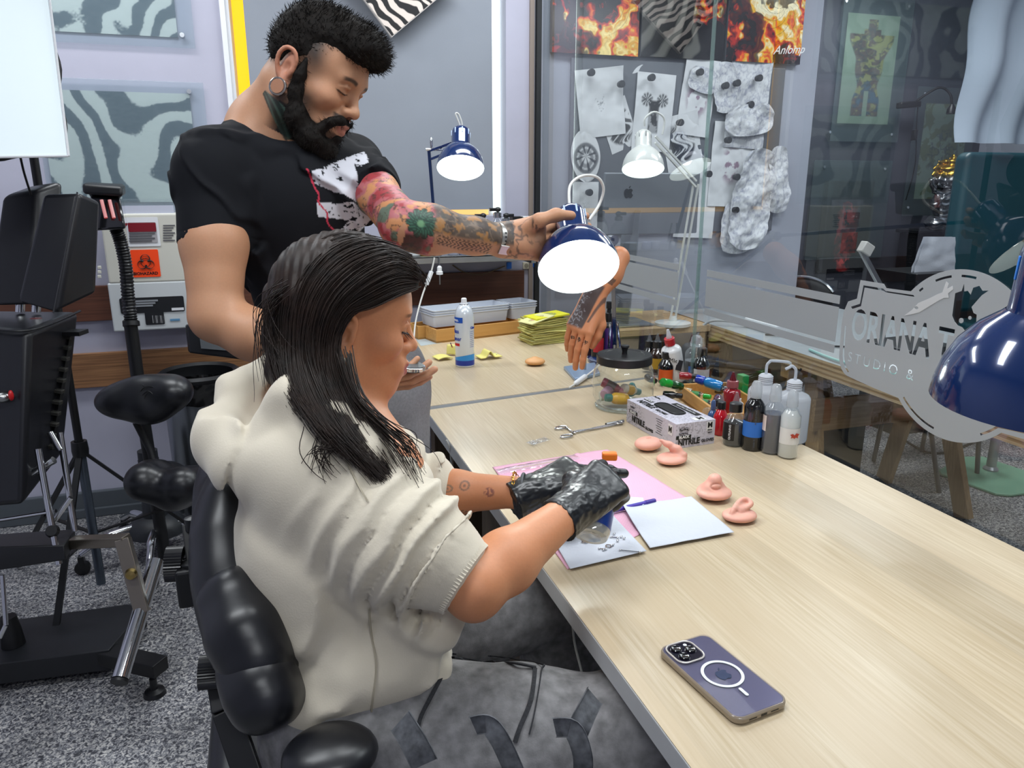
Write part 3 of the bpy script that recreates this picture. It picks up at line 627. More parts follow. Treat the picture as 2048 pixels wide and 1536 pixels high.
ob('charging_port', MB().box(pp(Lp/2+.0025, 0, z0+.0045), (.0016, .009, .003), np.stack([dv, np.cross((0, 0, 1), dv), (0, 0, 1)], 1)), m_black, pt, smooth=0)
for k in (-1, 1): ob('speaker_holes', MB().box(pp(Lp/2+.0025, .017*k, z0+.0045), (.0014, .012, .0016), np.stack([dv, np.cross((0, 0, 1), dv), (0, 0, 1)], 1)), m_black, pt, smooth=0)
# pink napkin and paper towels
def clothsheet(nm, lab, cat, pix, z, m, fold=.003, nx=60, seed=1, lift=None):
    """four-corner sheet (pixel corners on the table) as a fine, slightly wavy grid with thickness"""
    q = [onz(x, y, z) for x, y in pix]; u, v = np.meshgrid(np.linspace(0, 1, nx), np.linspace(0, 1, nx), indexing='ij'); u = u[..., None]; v = v[..., None]
    P = q[0]*(1-u)*(1-v)+q[1]*u*(1-v)+q[2]*u*v+q[3]*(1-u)*v
    P = P.copy(); P[..., 2] += .0008+fold*np.maximum(0, fbm(P[..., :2]*13+seed, 3, seed)-.42)
    if lift is not None: P[..., 2] += lift(u[..., 0], v[..., 0])
    b = P.reshape(-1, 3); base = np.array([b[:, 0].mean(), b[:, 1].mean(), z]); I = np.arange(nx*nx).reshape(nx, nx)
    n_ = np.cross(P[1, 0]-P[0, 0], P[0, 1]-P[0, 0])[2]
    Fq = np.stack([I[:-1, :-1], I[1:, :-1], I[1:, 1:], I[:-1, 1:]], -1).reshape(-1, 4)
    if n_ < 0: Fq = Fq[:, ::-1]
    me = mesh(nm, b-base, Fq, 180); o = ob(nm, me, m, None); o.location = tuple(base); so = o.modifiers.new('thickness', 'SOLIDIFY'); so.thickness = .0006; so.offset = 1
    return tag(o, lab, cat)
m_pink = mat('pink_napkin', '#dda9c0', .85, bump=.5, bscale=1, bdist=.001); nt = m_pink.node_tree
tcn = nt.nodes.new('ShaderNodeTexCoord'); wv = nt.nodes.new('ShaderNodeTexWave'); wv.inputs['Scale'].default_value = 95; wv.bands_direction = 'DIAGONAL'; nt.links.new(tcn.outputs['Object'], wv.inputs[0])
bb = [n for n in nt.nodes if n.type == 'BUMP'][0]; nt.links.new(wv.outputs[0], bb.inputs['Height']); bb.inputs['Strength'].default_value = .5
m_towel = mat('paper_towel', '#c6cad4', .9, bump=.8, nscale=150, bdist=.0015)
clothsheet('pink_napkin', 'pink ribbed dental bib spread on the near table under the gloved hands', 'napkin', [(985, 935), (1215, 900), (1400, 1012), (1135, 1140)], TZ, m_pink, .004, lift=lambda u, v: .003*np.exp(-((u-.72)/.02)**2))
clothsheet('paper_towel', 'white paper towel with scattered piercing jewellery in front of the woman', 'paper towel', [(1080, 1035), (1195, 1000), (1293, 1103), (1140, 1139)], TZ+.0045, m_towel, .003, seed=3, lift=lambda u, v: .008*(1-v)**6*u)
clothsheet('paper_towel', 'blank white paper towel on the pink bib near the silicone ears', 'paper towel', [(1243, 1017), (1383, 994), (1468, 1066), (1300, 1097)], TZ+.0045, m_towel, .004, seed=5, lift=lambda u, v: .012*(1-u)**8*(1-v)**3)
# swab in a clear wrapper, purple marker, sachet
m_wrap = glassmat('clear_wrapper', (.97, .98, .99), .35, .08, body=.25, bodycol=(.9, .92, .96), gain=2)
a = onz(995, 945, TZ+.006); b = onz(1155, 915, TZ+.006)
t = thing('swab_packet', 'long clear packet with a wooden swab on the pink bib', 'packet', tuple((a+b)/2)); d = nrm(b-a); s_ = np.cross((0, 0, 1), d)
pkt = MB(); u = np.linspace(0, 1, 40); P = np.array([[a+(b-a)*x+s_*y+np.array([0, 0, .0012+.002*(1-(y/.015)**2)+.0012*vnoise(np.array([x*30, y*200]))]) for y in np.linspace(-.015, .015, 10)] for x in u]); pkt.grid(P)
ob('wrapper', pkt, m_wrap, t, smooth=60); ob('swab', MB().tube([a+d*.03+(0, 0, .0015), b-d*.02+(0, 0, .0015)], .0014, 8), mat('swab_wood', '#d9c6a0', .6), t)
a = onz(1215, 1024, TZ+.009); b = onz(1310, 1001, TZ+.009); d = nrm(b-a)
t = thing('purple_marker', 'purple skin marker lying on the pink bib by the paper towel', 'pen', tuple((a+b)/2)); ob('barrel', MB().tube([a-d*.02, b-d*.022], .0042, 16), mat('purple_plastic', '#4a3aa0', .3), t); ob('cap', MB().tube([b-d*.024, b-d*.004, b], [.0048, .0048, .0042], 16), mat('purple_plastic_dark', '#3c2f8c', .25), t)
c = onz(1262, 1002, TZ+.008); solo('label_sachet', MB().box(c, (.05, .035, .003), rot('Z', -25)), mat('sachet_paper', '#cfe0e6', .5), 'small pale blue packet half under the gloved hand and marker', 'packet', smooth=0, bevel=.001)
# little bag with jewellery
c = onz(1078, 884, TZ+.003); t = thing('zip_bag', 'tiny clear zip bag with jewellery near the steel clamp', 'bag', tuple(c)); d = nrm(onz(1103, 878)-onz(1055, 892)); s_ = np.cross((0, 0, 1), d)
P = np.array([[c+d*x+s_*y+np.array([0, 0, .004*fbm(np.array([x*90, y*90]), 3)+.001]) for y in np.linspace(-.014, .014, 16)] for x in np.linspace(-.032, .03, 30)])
ob('bag_film', MB().grid(P), m_wrap, t, smooth=20); rb = MB(); rnd = random.Random(4)
for k in range(12): rb.ell(c-d*.02+d*rnd.uniform(-.008, .01)+s_*rnd.uniform(-.009, .009)+(0, 0, .002), (.0016,)*3, None, 8, 6)
ob('jewellery', rb, m_chrome, t)
# steel clamp (sponge forceps)
def ringpts(c, rx, ry, d, s, n=24): return [c+d*(rx*math.cos(2*math.pi*k/n))+s*(ry*math.sin(2*math.pi*k/n)) for k in range(n)]
z = TZ+.004; r1 = onz(1122, 855, z); r2 = onz(1133, 872, z); jt = onz(1150, 864, z); tp = onz(1238, 847, z)
t = thing('piercing_clamp', 'steel ring-handled piercing clamp lying on the near table left of the glove box', 'clamp', tuple(jt)); d = nrm(tp-jt); s_ = np.cross((0, 0, 1), d)
for nm, rc2, sg in (('handle_ring', r1, 1), ('handle_ring', r2, -1)):
    ob(nm, MB().tube(ringpts(rc2, .017, .009, d, s_), .0022, 8, closed=True), m_chrome, t)
ob('arm', MB().tube(bez([r1+d*.016, jt-d*.0, (jt+tp)/2+s_*.0035, tp-d*.012+s_*.004]), .0021, 8), m_chrome, t)
ob('arm', MB().tube(bez([r2+d*.016-(0, 0, .001), jt+(0, 0, .002), (jt+tp)/2-s_*.0035, tp-d*.012-s_*.004]), .0021, 8), m_chrome, t)
ob('jaw', MB().tube(ringpts(tp+s_*.003, .011, .006, d, s_), .0016, 8, closed=True), m_chrome, t); ob('jaw', MB().tube(ringpts(tp-s_*.002+(0, 0, .003), .011, .006, d, s_), .0016, 8, closed=True), m_chrome, t)
ob('ratchet', MB().box(jt-d*.004, (.006, .016, .004), np.stack([d, s_, (0, 0, 1)], 1)), m_chrome, t, bevel=.001)
a = onz(1212, 849, TZ+.005); b = onz(1268, 838, TZ+.005); solo('receiving_tube', MB().lathe([(.0032, 0), (.0045, 0), (.0045, .058), (.0032, .058), (.0032, 0)], a, np.array(Vector(b-a).to_track_quat('Z', 'Y').to_matrix()), 20), m_steel, 'short hollow steel receiving tube beside the glove box corner', 'tube')
# jewellery scattered on the towel
jz = TZ+.008; rnd = random.Random(9)
for k, (x, y, kd) in enumerate([(1170, 1083, 'ring'), (1218, 1063, 'stud'), (1222, 1074, 'bar'), (1242, 1074, 'stud'), (1248, 1077, 'stud'), (1217, 1092, 'ring'), (1235, 1082, 'stud'), (1207, 1100, 'stud'), (1240, 1100, 'long'), (1226, 1090, 'stud'), (1198, 1097, 'bar'), (1228, 1068, 'stud')]):
    p = onz(x, y, jz); b = MB(); lab = {'ring': 'tiny steel hoop ring', 'stud': 'tiny steel ball stud', 'bar': 'thin steel labret bar', 'long': 'long straight steel barbell'}[kd]
    if kd == 'ring': b.tube(ringpts(p, .005, .005, V(1, 0, 0), V(0, 1, 0), 16), .0009, 6, closed=True); b.ell(p+(.005, 0, 0), (.0022,)*3, None, 10, 8)
    elif kd == 'stud': b.ell(p, (.0022,)*3, None, 10, 8); b.tube([p, p+(.004, .003, 0)], .0007, 6)
    else:
        l = .034 if kd == 'long' else .012; q = p+V(l*.85, -l*.5, 0); b.tube([p, q], .0009, 6); b.ell(p, (.0018,)*3, None, 10, 8); b.ell(q, (.0022,)*3, None, 10, 8)
    where = {'ring': ['left of the others, under the spray can', 'in the middle of the cluster'], 'stud': ['']*9, 'bar': ['nearest the can bottom', 'at the left of the cluster'], 'long': ['in front of the cluster']}
    solo('body_jewel', b, m_chrome, lab+' on the white paper towel '+['at the left under the can', 'just right of the can bottom', 'below the can bottom, lying right', 'topmost of the pair at the right', 'rightmost on the towel', 'in the middle of the cluster', 'above the long barbell, right of centre', 'lowest and leftmost of the studs', 'crossing the cluster towards the towel edge', 'in the middle between hoop and barbell', 'at the left end of the cluster', 'directly below the topmost stud'][k], 'jewellery', 'jewellery on the towel' if kd != 'stud' else 'ball studs on the towel')
# ============================================================ JAR, GLOVE BOX, BOTTLES
def base_at(x, y, z=TZ): return onz(x, y, z+.0005)
# liquid look: coloured glossy body; clear plastic: thin glass
m_clear = glassmat('clear_plastic', (.93, .95, .96), .3, .05, body=.10, bodycol=(.8, .83, .85), gain=1.5)
m_jar = glassmat('jar_glass', (.975, .985, .98), .3, .0, body=.02, bodycol=(.85, .88, .88), gain=1.5)
m_milky = glassmat('milky_plastic', (.8, .84, .88), .2, .25, body=.72, bodycol=(.78, .81, .86), gain=1)
m_capb = mat('cap_black', '#141518', .35); m_capc = glassmat('cap_clear', (.88, .9, .92), .35, .08, body=.5, bodycol=(.8, .84, .87))
def lab_patch(r, z0, z1, a0, a1, m, nm='label', parent=None, n=14, lab=None, loc=(0, 0, 0), R=None):
    """curved label on a bottle of radius r between heights and angles (deg, 0 = +X)"""
    A_ = np.radians(np.linspace(a0, a1, n)); P = np.array([[(r*math.cos(a), r*math.sin(a), z) for z in (z0, z1)] for a in A_])
    P = np.asarray(P) if R is None else P@np.array(R).T
    return ob(nm, MB().grid(P+np.array(loc)), m, parent, world=False, smooth=60, label=lab)
CAMA = math.degrees(math.atan2(-fw[1], -fw[0]))     # direction from an object toward the camera
def bottle(px, py, hpx, wpx, lab, body, cap, shape='round', fill=1., liquid=None, tilt=None, labels=(), group=None, capm=None, z=TZ, nm='ink_bottle', lift=0, hs=1.):
    p = base_at(px, py, z); d = float((p-C0)@fw); h = hpx*d/1500*1.03*hs; r = wpx*d/3000
    t = thing(nm, lab, 'bottle', p+np.array([0, 0, lift]), group=group)
    R = np.eye(3)
    if tilt is not None: R = np.array(Vector(tilt).to_track_quat('Z', 'Y').to_matrix())
    hb = h*{'round': .66, 'ink': .74, 'boston': .62, 'dropper': .55, 'glue': .7, 'wash': .68}[shape]
    nr = r*{'round': .52, 'ink': .5, 'boston': .45, 'dropper': .5, 'glue': .38, 'wash': .42}[shape]
    sh = {'round': .86, 'ink': .83, 'boston': .72, 'dropper': .66, 'glue': .84, 'wash': .84}[shape]
    prof = [(0, 0), (r*.82, 0), (r*.96, r*.06), (r, r*.2), (r, hb*sh), (r*.97, hb*(sh+.03)), (r*.86, hb*(sh+.08)), (nr*1.25, hb*.97), (nr, hb), (nr, hb+r*.12), (0, hb+r*.12)]
    ob('body', MB().lathe(prof, (0, 0, 0), R, 32), body, t, world=False, smooth=50)
    if liquid is not None:
        lh = hb*fill; lp = [(0, .0015), (r*.8, .0015), (r*.955, r*.2), (r*.955, min(lh, hb*sh))]+([(nr*1.1, hb*.95)] if fill > .95 else [])+[(0, lh if fill <= .95 else hb*.95)]
        ob('liquid', MB().lathe(lp, (0, 0, 0), R, 28), liquid, t, world=False, smooth=50)
    c0 = hb+r*.1
    if cap == 'dome':     # clear ribbed collar with rounded dome over a spout
        rc = nr*1.12; H_ = h-c0; cp = [(rc, c0)]
        for k in range(3): cp += [(rc*1.04, c0+H_*(.08+.13*k)), (rc*.98, c0+H_*(.13+.13*k))]
        cp += [(rc*.95, c0+H_*.55), (rc*.88, c0+H_*.78), (rc*.6, c0+H_*.95), (0, h)]
        ob('cap', MB().lathe(cp, (0, 0, 0), R, 28), capm or m_capc, t, world=False, smooth=40)
        ob('spout', MB().lathe([(nr*.7, c0), (nr*.5, c0+H_*.2), (nr*.22, c0+H_*.7), (0, c0+H_*.72)], (0, 0, 0), R, 16), m_clear, t, world=False)
    elif cap == 'twist':   # black ribbed collar with pointed tip
        rc = nr*1.3; H_ = h-c0
        b = MB(); n = 40; 
        for k in range(1): b.lathe([(rc, c0), (rc*1.02, c0+.001), (rc, c0+H_*.42), (rc*.85, c0+H_*.46), (0, c0+H_*.46)], (0, 0, 0), R, 24)
        ob('cap', b, capm or m_capb, t, world=False, smooth=40)
        ob('tip', MB().lathe([(rc*.62, c0+H_*.45), (rc*.5, c0+H_*.6), (rc*.24, c0+H_*.9), (rc*.2, h), (0, h)], (0, 0, 0), R, 18), labels.get('tip', m_clear) if isinstance(labels, dict) else m_clear, t, world=False)
    elif cap == 'spray':
        rc = nr*1.2; H_ = h-c0; ob('cap', MB().lathe([(rc, c0), (rc, c0+H_*.4), (rc*.6, c0+H_*.45), (rc*.55, c0+H_*.62), (rc*.8, c0+H_*.66), (rc*.8, h), (0, h)], (0, 0, 0), R, 20), capm or m_capb, t, world=False)
    return t, r, hb, h, R
ink = lambda nm, c, **k: mat(nm, c, .12, coat=.6, **k)
m_iblack = ink('ink_black', '#0b0b0d'); m_igrey = ink('ink_grey', '#3d4150'); m_iwhite = ink('ink_white', '#d3d6d4'); m_ired = ink('ink_red', '#8c1420'); m_idred = ink('ink_dark_red', '#5c0d16')
m_blab = mat('label_blue', '#1a62bd', .45, nscale=60, noise=.05); m_wlab = mat('label_white', '#dcdcda', .4); m_plab = mat('label_pinkish', '#e8d9d2', .45); m_txtk = mat('ink_print', '#121212', .5); m_txtw = mat('white_print', '#e6e6e6', .5); m_txtr = mat('red_print', '#b3402a', .5)
def curved_text(t, body, size, r, zc, a, m, vertical=False):
    """flat lettering tangent to the bottle at angle a (degrees)"""
    n = V(math.cos(math.radians(a)), math.sin(math.radians(a)), 0); ux = V(-n[1], n[0], 0); p = n*(r+.0006)+V(0, 0, zc)
    txt(body, size, p, (0, 0, 1) if vertical else ux, -ux if vertical else (0, 0, 1), m, t, 'lettering', world=False)
# front row, right of the glove box
t, r, hb, h, R = bottle(1574, 913, 135, 39, 'clear bottle of white ink with an orange winged label, rightmost in the front row', m_clear, 'dome', 'ink', 1, m_iwhite)
lab_patch(r*1.015, hb*.30, hb*.62, CAMA-85, CAMA+75, m_wlab, parent=t); ob('emblem', MB().prism([(-.011, .004), (-.004, .006), (0, .002), (.004, .007), (.011, .005), (.008, -.001), (.009, -.005), (.003, -.003), (0, -.006), (-.004, -.003), (-.009, -.005), (-.007, 0)], V(math.cos(math.radians(CAMA+8)), math.sin(math.radians(CAMA+8)), 0)*(r+.001)+V(0, 0, hb*.48), (-math.sin(math.radians(CAMA+8)), math.cos(math.radians(CAMA+8)), 0), (0, 0, 1), .0006), m_txtr, t, world=False)
t, r, hb, h, R = bottle(1541, 904, 138, 40, 'clear bottle of dark grey ink, second from the right in the front row', m_clear, 'dome', 'ink', .78, m_igrey)
lab_patch(r*1.015, hb*.45, hb*.75, CAMA-100, CAMA-60, m_plab, parent=t)
t, r, hb, h, R = bottle(1503, 897, 137, 40, 'black ink bottle with a band of blue tape around it, front row', m_iblack, 'dome', 'ink')
lab_patch(r*1.02, hb*.28, hb*.58, CAMA-110, CAMA+110, mat('blue_tape', '#2a6cc2', .6, bump=.2, nscale=40), 'tape_band', t, 24); curved_text(t, 'WORLD FAMOUS', .006, r, hb*.72, CAMA-8, mat('gray_print', '#55585e', .5), True); curved_text(t, 'DARK 30', .005, r, hb*.17, CAMA-8, mat('gray_print', '#55585e', .5), True)
t, r, hb, h, R = bottle(1466, 888, 104, 43, 'squat black bottle with twist cap and smeared clear shoulder beside the glove box', m_clear, 'twist', 'boston', .8, m_iblack)
lab_patch(r*1.02, hb*.2, hb*.72, CAMA-100, CAMA-15, mat('label_black', '#101012', .35), parent=t); curved_text(t, 'OUTLINING', .007, r*1.03, hb*.46, CAMA-38, m_txtw, True)
t, r, hb, h, R = bottle(1439, 868, 82, 28, 'small bright red ink bottle with black twist cap behind the glove box', ink('ink_scarlet', '#c01022'), 'twist', 'boston')
t, r, hb, h, R = bottle(1424, 852, 53, 20, 'small dusty blue ink bottle lying upright behind the glove box end', ink('ink_dusty_blue', '#3c5a8c'), 'dome', 'boston', capm=ink('cap_dusty_blue', '#4a6390'))
t, r, hb, h, R = bottle(1460, 836, 92, 34, 'deep red ink bottle with dark red twist cap in front of the wash bottles', m_ired, 'twist', 'round', capm=glassmat('cap_pinkish', (.8, .5, .52), .2, .1, body=.75, bodycol=(.55, .2, .22)), labels={'tip': m_idred})
# wash bottles with bent spouts
def wash(px, py, hpx, wpx, lab, sx, rl=.05):
    t, r, hb, h, R = bottle(px, py, hpx, wpx, lab, m_milky, '', 'wash', nm='wash_bottle')
    c0 = hb+r*.1; H_ = .018; cp = [(r*.44, c0-.004)]
    for k in range(4): cp += [(r*.45, c0+H_*(.1+.25*k)), (r*.42, c0+H_*(.22+.25*k))]
    cp += [(r*.30, c0+H_*1.2), (0, c0+H_*1.2)]
    ob('cap', MB().lathe(cp, n=28), mat('milky_cap', '#cfd3da', .4, trans=.2), t, world=False)
    k = V(rt[0], rt[1], 0)*sx; zt = h
    ob('spout_tube', MB().tube(bez([(0, 0, c0+H_), (0, 0, zt-.012), k*.006+V(0, 0, zt-.003), k*.012+V(0, 0, zt), k*rl+V(0, 0, zt-.003), k*(rl+.01)+V(0, 0, zt-.008)], 8), .0036, 12), m_milky, t, world=False); return t
wash(1522, 862, 140, 63, 'milky wash bottle with speckled shoulder and bent spout, left of the pair', 1)
wash(1578, 880, 148, 66, 'milky wash bottle standing behind the white ink, right of the pair', -1, .016)
# wooden tray behind the glove box with lying bottles
m_bamboo = woodmat('bamboo', '#cf9f5e', '#b98443', .8, .45, 'X', 3.5, c3='#c49250')
def tray(nm, lab, c, L, Wd, Ht, ang, m, th=.008, cat='tray'):
    t = thing(nm, lab, cat, c, math.radians(ang)); b = [((0, 0, th/2), (L, Wd, th)), ((0, Wd/2-th/2, Ht/2), (L, th, Ht)), ((0, -Wd/2+th/2, Ht/2), (L, th, Ht)), ((L/2-th/2, 0, Ht/2), (th, Wd-2*th, Ht)), ((-L/2+th/2, 0, Ht/2), (th, Wd-2*th, Ht))]
    ob('base', MB().box(*b[0]), m, t, world=False, smooth=0)
    for q in b[1:]: ob('side', MB().box(*q), m, t, world=False, smooth=0, bevel=.0012)
    return t
tc_ = onz(1375, 770, TZ); ta = onz(1435, 862, TZ); tb = onz(1310, 765, TZ); tdir = nrm(tb-ta); ang = math.degrees(math.atan2(tdir[1], tdir[0]))
nrmv = np.array([tdir[1], -tdir[0], 0]); L_ = .27; tcen = ta+tdir*.16+nrmv*.085; 
m_bamy = woodmat('bamboo_along', '#cf9f5e', '#b98443', .8, .45, 'X', 3.5, c3='#c49250')
tray('ink_tray', 'bamboo tray full of ink bottles behind the glove box', tcen+(0, 0, .0005), .31, .155, .042, ang, m_bamy)
ZT = TZ+.010
items = [(1330, 765, 76, 30, 'black dropper ink bottle with orange label and clear pointed tip in the tray', m_iblack, 'twist', 'boston', None, '#c8541c'),
 (1312, 742, 74, 30, 'dark amber ink bottle with brown pointed tip at the back left of the tray', ink('ink_amber', '#2a1608'), 'twist', 'boston', None, '#a98422'),
 (1400, 770, 92, 33, 'black ink bottle with clear tip at the back of the tray', m_iblack, 'twist', 'boston', None, '#c9c9c9')]
for px, py, hp, wp, lab, body, cap, shp, tl, lc in items:
    t, r, hb, h, R = bottle(px, py, hp, wp, lab, body, cap, shp, z=ZT, labels={'tip': m_clear}); lab_patch(r*1.02, hb*.15, hb*.6, CAMA-70, CAMA+60, mat('label_'+lc[1:], lc, .45), parent=t)
t, r, hb, h, R = bottle(1352, 760, 108, 40, 'white glue-style ink bottle with red cap leaning in the tray', mat('white_plastic', '#dedfe0', .35, coat=.3), '', 'glue', tilt=(-.28, -.08, 1), z=ZT)
c0 = hb+r*.08; H_ = h-c0
ob('cap', MB().lathe([(r*.5, c0-.002), (r*.52, c0+H_*.38), (r*.45, c0+H_*.42), (0, c0+H_*.42)], (0, 0, 0), R, 28), mat('cap_red', '#b3202c', .35), t, world=False)
ob('nozzle', MB().lathe([(r*.3, c0+H_*.4), (r*.22, c0+H_*.6), (r*.13, h*.99), (0, h)], (0, 0, 0), R, 18), m_milky, t, world=False)
k_ = V(math.cos(math.radians(CAMA)), math.sin(math.radians(CAMA)), 0); q_ = R@np.array([0, 0, hb*.62])+k_*(r+.001); txt('MIc', .018, q_+V(rt[0], rt[1], 0)*(-.004), V(rt[0], rt[1], -.18), (0.0, 0, 1), m_txtk, t, 'lettering', world=False)
ob('label', MB().prism([(-.009, -.016), (.009, -.016), (.009, .016), (-.009, .016)], q_+V(rt[0], rt[1], 0)*.016-V(0, 0, .016)-k_*.004, V(rt[0], rt[1], -.25), (.2, 0, 1), .0006), mat('label_dark', '#25262a', .4), t, world=False, smooth=0)
t, r, hb, h, R = bottle(1388, 763, 92, 42, 'clear bottle of black ink with blue label standing at the glass', m_clear, 'dome', 'ink', .62, m_iblack, z=ZT); lab_patch(r*1.02, hb*.1, hb*.5, CAMA-50, CAMA+95, m_blab, parent=t)
t, r, hb, h, R = bottle(1296, 738, 70, 26, 'small black bottle with pale tip beside the jar lid', m_iblack, 'twist', 'boston', z=ZT)
# lying bottles in the tray: green squeeze cap bottle, blue spray, marker-like vials
def lying(px, py, z, dirv, L, r, lab, body, capm, labm=None, nm='ink_bottle', flat=1., capL=.35, capr=1.05):
    p = onz(px, py, z); t = thing(nm, lab, 'bottle', p-np.array([0, 0, r*.9])); R = np.array(Vector(dirv).to_track_quat('Z', 'Y').to_matrix()); o_ = V(0, 0, r*.9)
    ob('body', MB().lathe([(0, -L/2), (r*.85, -L/2), (r, -L/2+.004), (r, L/2-.012), (r*.6, L/2-.002), (r*.55, L/2), (0, L/2)], o_, R, 26, 1, flat), body, t, world=False, smooth=50)
    ob('cap', MB().lathe([(r*capr*.62, L/2-.003), (r*capr*.7, L/2), (r*capr*.62, L/2+L*capL), (r*.3, L/2+L*capL+.002), (0, L/2+L*capL+.002)], o_, R, 22, 1, flat), capm, t, world=False, smooth=50)
    if labm: ob('label', MB().shell([(r*1.02, -L*.25), (r*1.02, L*.2)], o_, R, 26), labm, t, world=False, smooth=50)
    return t
m_grn = ink('cap_green', '#1fae3a'); m_dgrn = ink('bottle_dark_green', '#0c4a1c'); m_blu = ink('bottle_blue', '#1a7dc4'); m_dblu = ink('cap_blue', '#1238a8')
def dirpx(dx, dy, zz=0.): v = V(rt[0], rt[1], 0)*dx-V(fw[0], fw[1], 0)/math.cos(TH)*dy*1.0; return v+V(0, 0, zz)
lying(1350, 770, TZ+.055, dirpx(-1, .45, .35), .045, .017, 'dark green bottle with bright green oval cap lying in the tray', m_dgrn, m_grn, None, flat=.75, capL=.5, capr=1.5)
lying(1425, 768, TZ+.058, dirpx(-1, -.55, .25), .055, .0155, 'blue squeeze bottle with white barcode label and dark blue cap lying in the tray', m_blu, m_dblu, None, capL=.4, capr=1.3)
bq = onz(1423, 776, TZ+.066)
lying(1392, 790, TZ+.03, dirpx(1, .6), .05, .011, 'small green ink bottle with leafy label lying in the tray', m_clear, m_grn, mat('label_green', '#2c7a3a', .5, nscale=120, noise=.4))
lying(1372, 782, TZ+.03, dirpx(-.8, -.5), .035, .010, 'small beige capped bottle lying beside the green one', ink('bottle_beige', '#b7a98c'), mat('cap_beige', '#c7bda8', .5))
lying(1412, 806, TZ+.03, dirpx(.9, .7), .04, .010, 'clear bottle with green dregs lying at the near end of the tray', m_clear, m_capb, mat('label_green2', '#1f6a35', .5, nscale=120, noise=.5))
lying(1405, 745, TZ+.03, dirpx(-.6, -.8), .04, .011, 'dark smudged bottle lying near the glass at the back of the tray', ink('bottle_smudged', '#23262c'), m_capb)
p = onz(1482, 802, TZ+.0002); solo('green_box', MB().box(p+(0, 0, .04), (.022, .03, .08)), mat('green_card', '#139a4a', .4), 'bright green upright pack behind the left wash bottle', 'pack', base=p, smooth=0, bevel=.002)
p = onz(1475, 838, TZ+.001); solo('white_cap_bottle', MB().lathe([(0, 0), (.012, 0), (.012, .045), (.006, .05), (.006, .058), (0, .058)], p, None, 20), m_white, 'small white bottle between red ink and left wash bottle', 'bottle', base=p)
for x, y, dz, d, L, r, b, c_, lab in ((1300, 757, .03, (.3, .9), .04, .012, m_iblack, m_capb, 'black bottle lying at the far left of the tray'), (1340, 790, .03, (1, .3), .04, .011, m_iblack, m_capb, 'black bottle lying under the bright green cap'), (1436, 800, .04, (-.3, 1), .04, .013, ink('ink_plum', '#4a2040'), m_capb, 'plum bottle lying behind the deep red ink'), (1445, 780, .03, (1, .2), .045, .012, m_iblack, m_capc, 'black bottle lying beneath the blue squeeze bottle'), (1420, 822, .03, (1, -.6), .04, .011, m_clear, m_capb, 'clear bottle lying at the near corner of the tray'), (1372, 752, .05, (.8, .2), .04, .012, m_ired, m_capb, 'red bottle lying behind the white glue-style bottle'), (1325, 735, .03, (.2, .9), .04, .012, ink('ink_teal', '#2a6b78'), m_capb, 'teal bottle lying right of the jar lid')): lying(x, y, TZ+dz, dirpx(*d), L, r, lab, b, c_)
# glove box
m_box = mat('glove_box_card', '#c6c3cf', .45, vcol=True); g0 = onz(1350, 898, TZ+.0005); g1 = onz(1445, 884, TZ+.0005); g2 = onz(1256, 832, TZ+.0005)
ex = nrm(g1-g0); Lx = .112; ey = np.array([-ex[1], ex[0], 0]); ey0 = nrm(g2-g0); ey = ey0-ex*(ey0@ex); ey = nrm(ey); Ly = .232; Hz = .062
t = thing('glove_box', 'grey and white cardboard box of black nitrile gloves, size M, on the near table', 'box', g0)
def pixel_print(seed, gain=1.):
    def fn(u, v):
        c = .0035; n = vnoise(np.stack([np.floor(u/c)*7.3, np.floor(v/c)*7.3], -1)+seed, seed); g = np.clip((fbm(np.stack([u, v], -1)*14+seed, 2, 3)-.35)*3, 0, 1)
        return mixc(C('#cbc8d4'), C('#a5a2ad'), sstep(.55, .6, n)*g*gain)
    return fn
gb = g0+ex*Lx/2+ey*Ly/2
def face(c, ux, uy, w, h, seed): return painted('printed_panel', c, ux, uy, w, h, pixel_print(seed), m_box, int(w*1100), int(h*1100), t)
b = MB(); b.box(gb+(0, 0, Hz/2), (Lx-.001, Ly-.001, Hz-.001), np.stack([ex, ey, (0, 0, 1)], 1)); ob('carton', b, mat('carton', '#bdbac6', .5), t, smooth=0)
up_ = V(0, 0, 1)
face(g0+ex*Lx/2+up_*Hz/2, ex, up_, Lx, Hz, 1); face(g0+ey*Ly/2+up_*Hz/2, -ey, up_, Ly, Hz, 2); face(gb+up_*Hz, ex, ey, Lx, Ly, 5)
e_ = .0008; fY = g0-ey*e_
def T(s, size, c, ux, uy, m=m_txtk, **k): return txt(s, size, c, ux, uy, m, t, 'lettering', **k)
T('NITRILE', .0215, fY+ex*.038+up_*.0135, ex, up_, bold=.0006, xs=.83); T('GLOVES', .0105, fY+ex*.092+up_*.0115, ex, up_, bold=.0002, xs=.95)
def pn(c, ux, uy, w, h, m, nm='print_panel'): ob(nm, MB().prism([(-w/2, -h/2), (w/2, -h/2), (w/2, h/2), (-w/2, h/2)], c, ux, uy, .0003), m, t, smooth=0)
pn(fY+ex*.022+up_*.0275, ex, up_, .042, .0095, m_txtk); T('BLACK', .0095, fY-ey*.0006+ex*.023+up_*.0275, ex, up_, m_txtw, bold=.0003)
T('ForPro', .0088, fY+ex*.022+up_*.046, ex, up_); ob('logo_ring', MB().tube([fY+ex*(.024+.0145*math.cos(a))+up_*(.046+.0062*math.sin(a)) for a in np.linspace(-2.4, 2.4, 30)], .0003, 6), m_txtk, t)
T('Powder-Free', .0048, fY+ex*.021+up_*.0365, ex, up_)
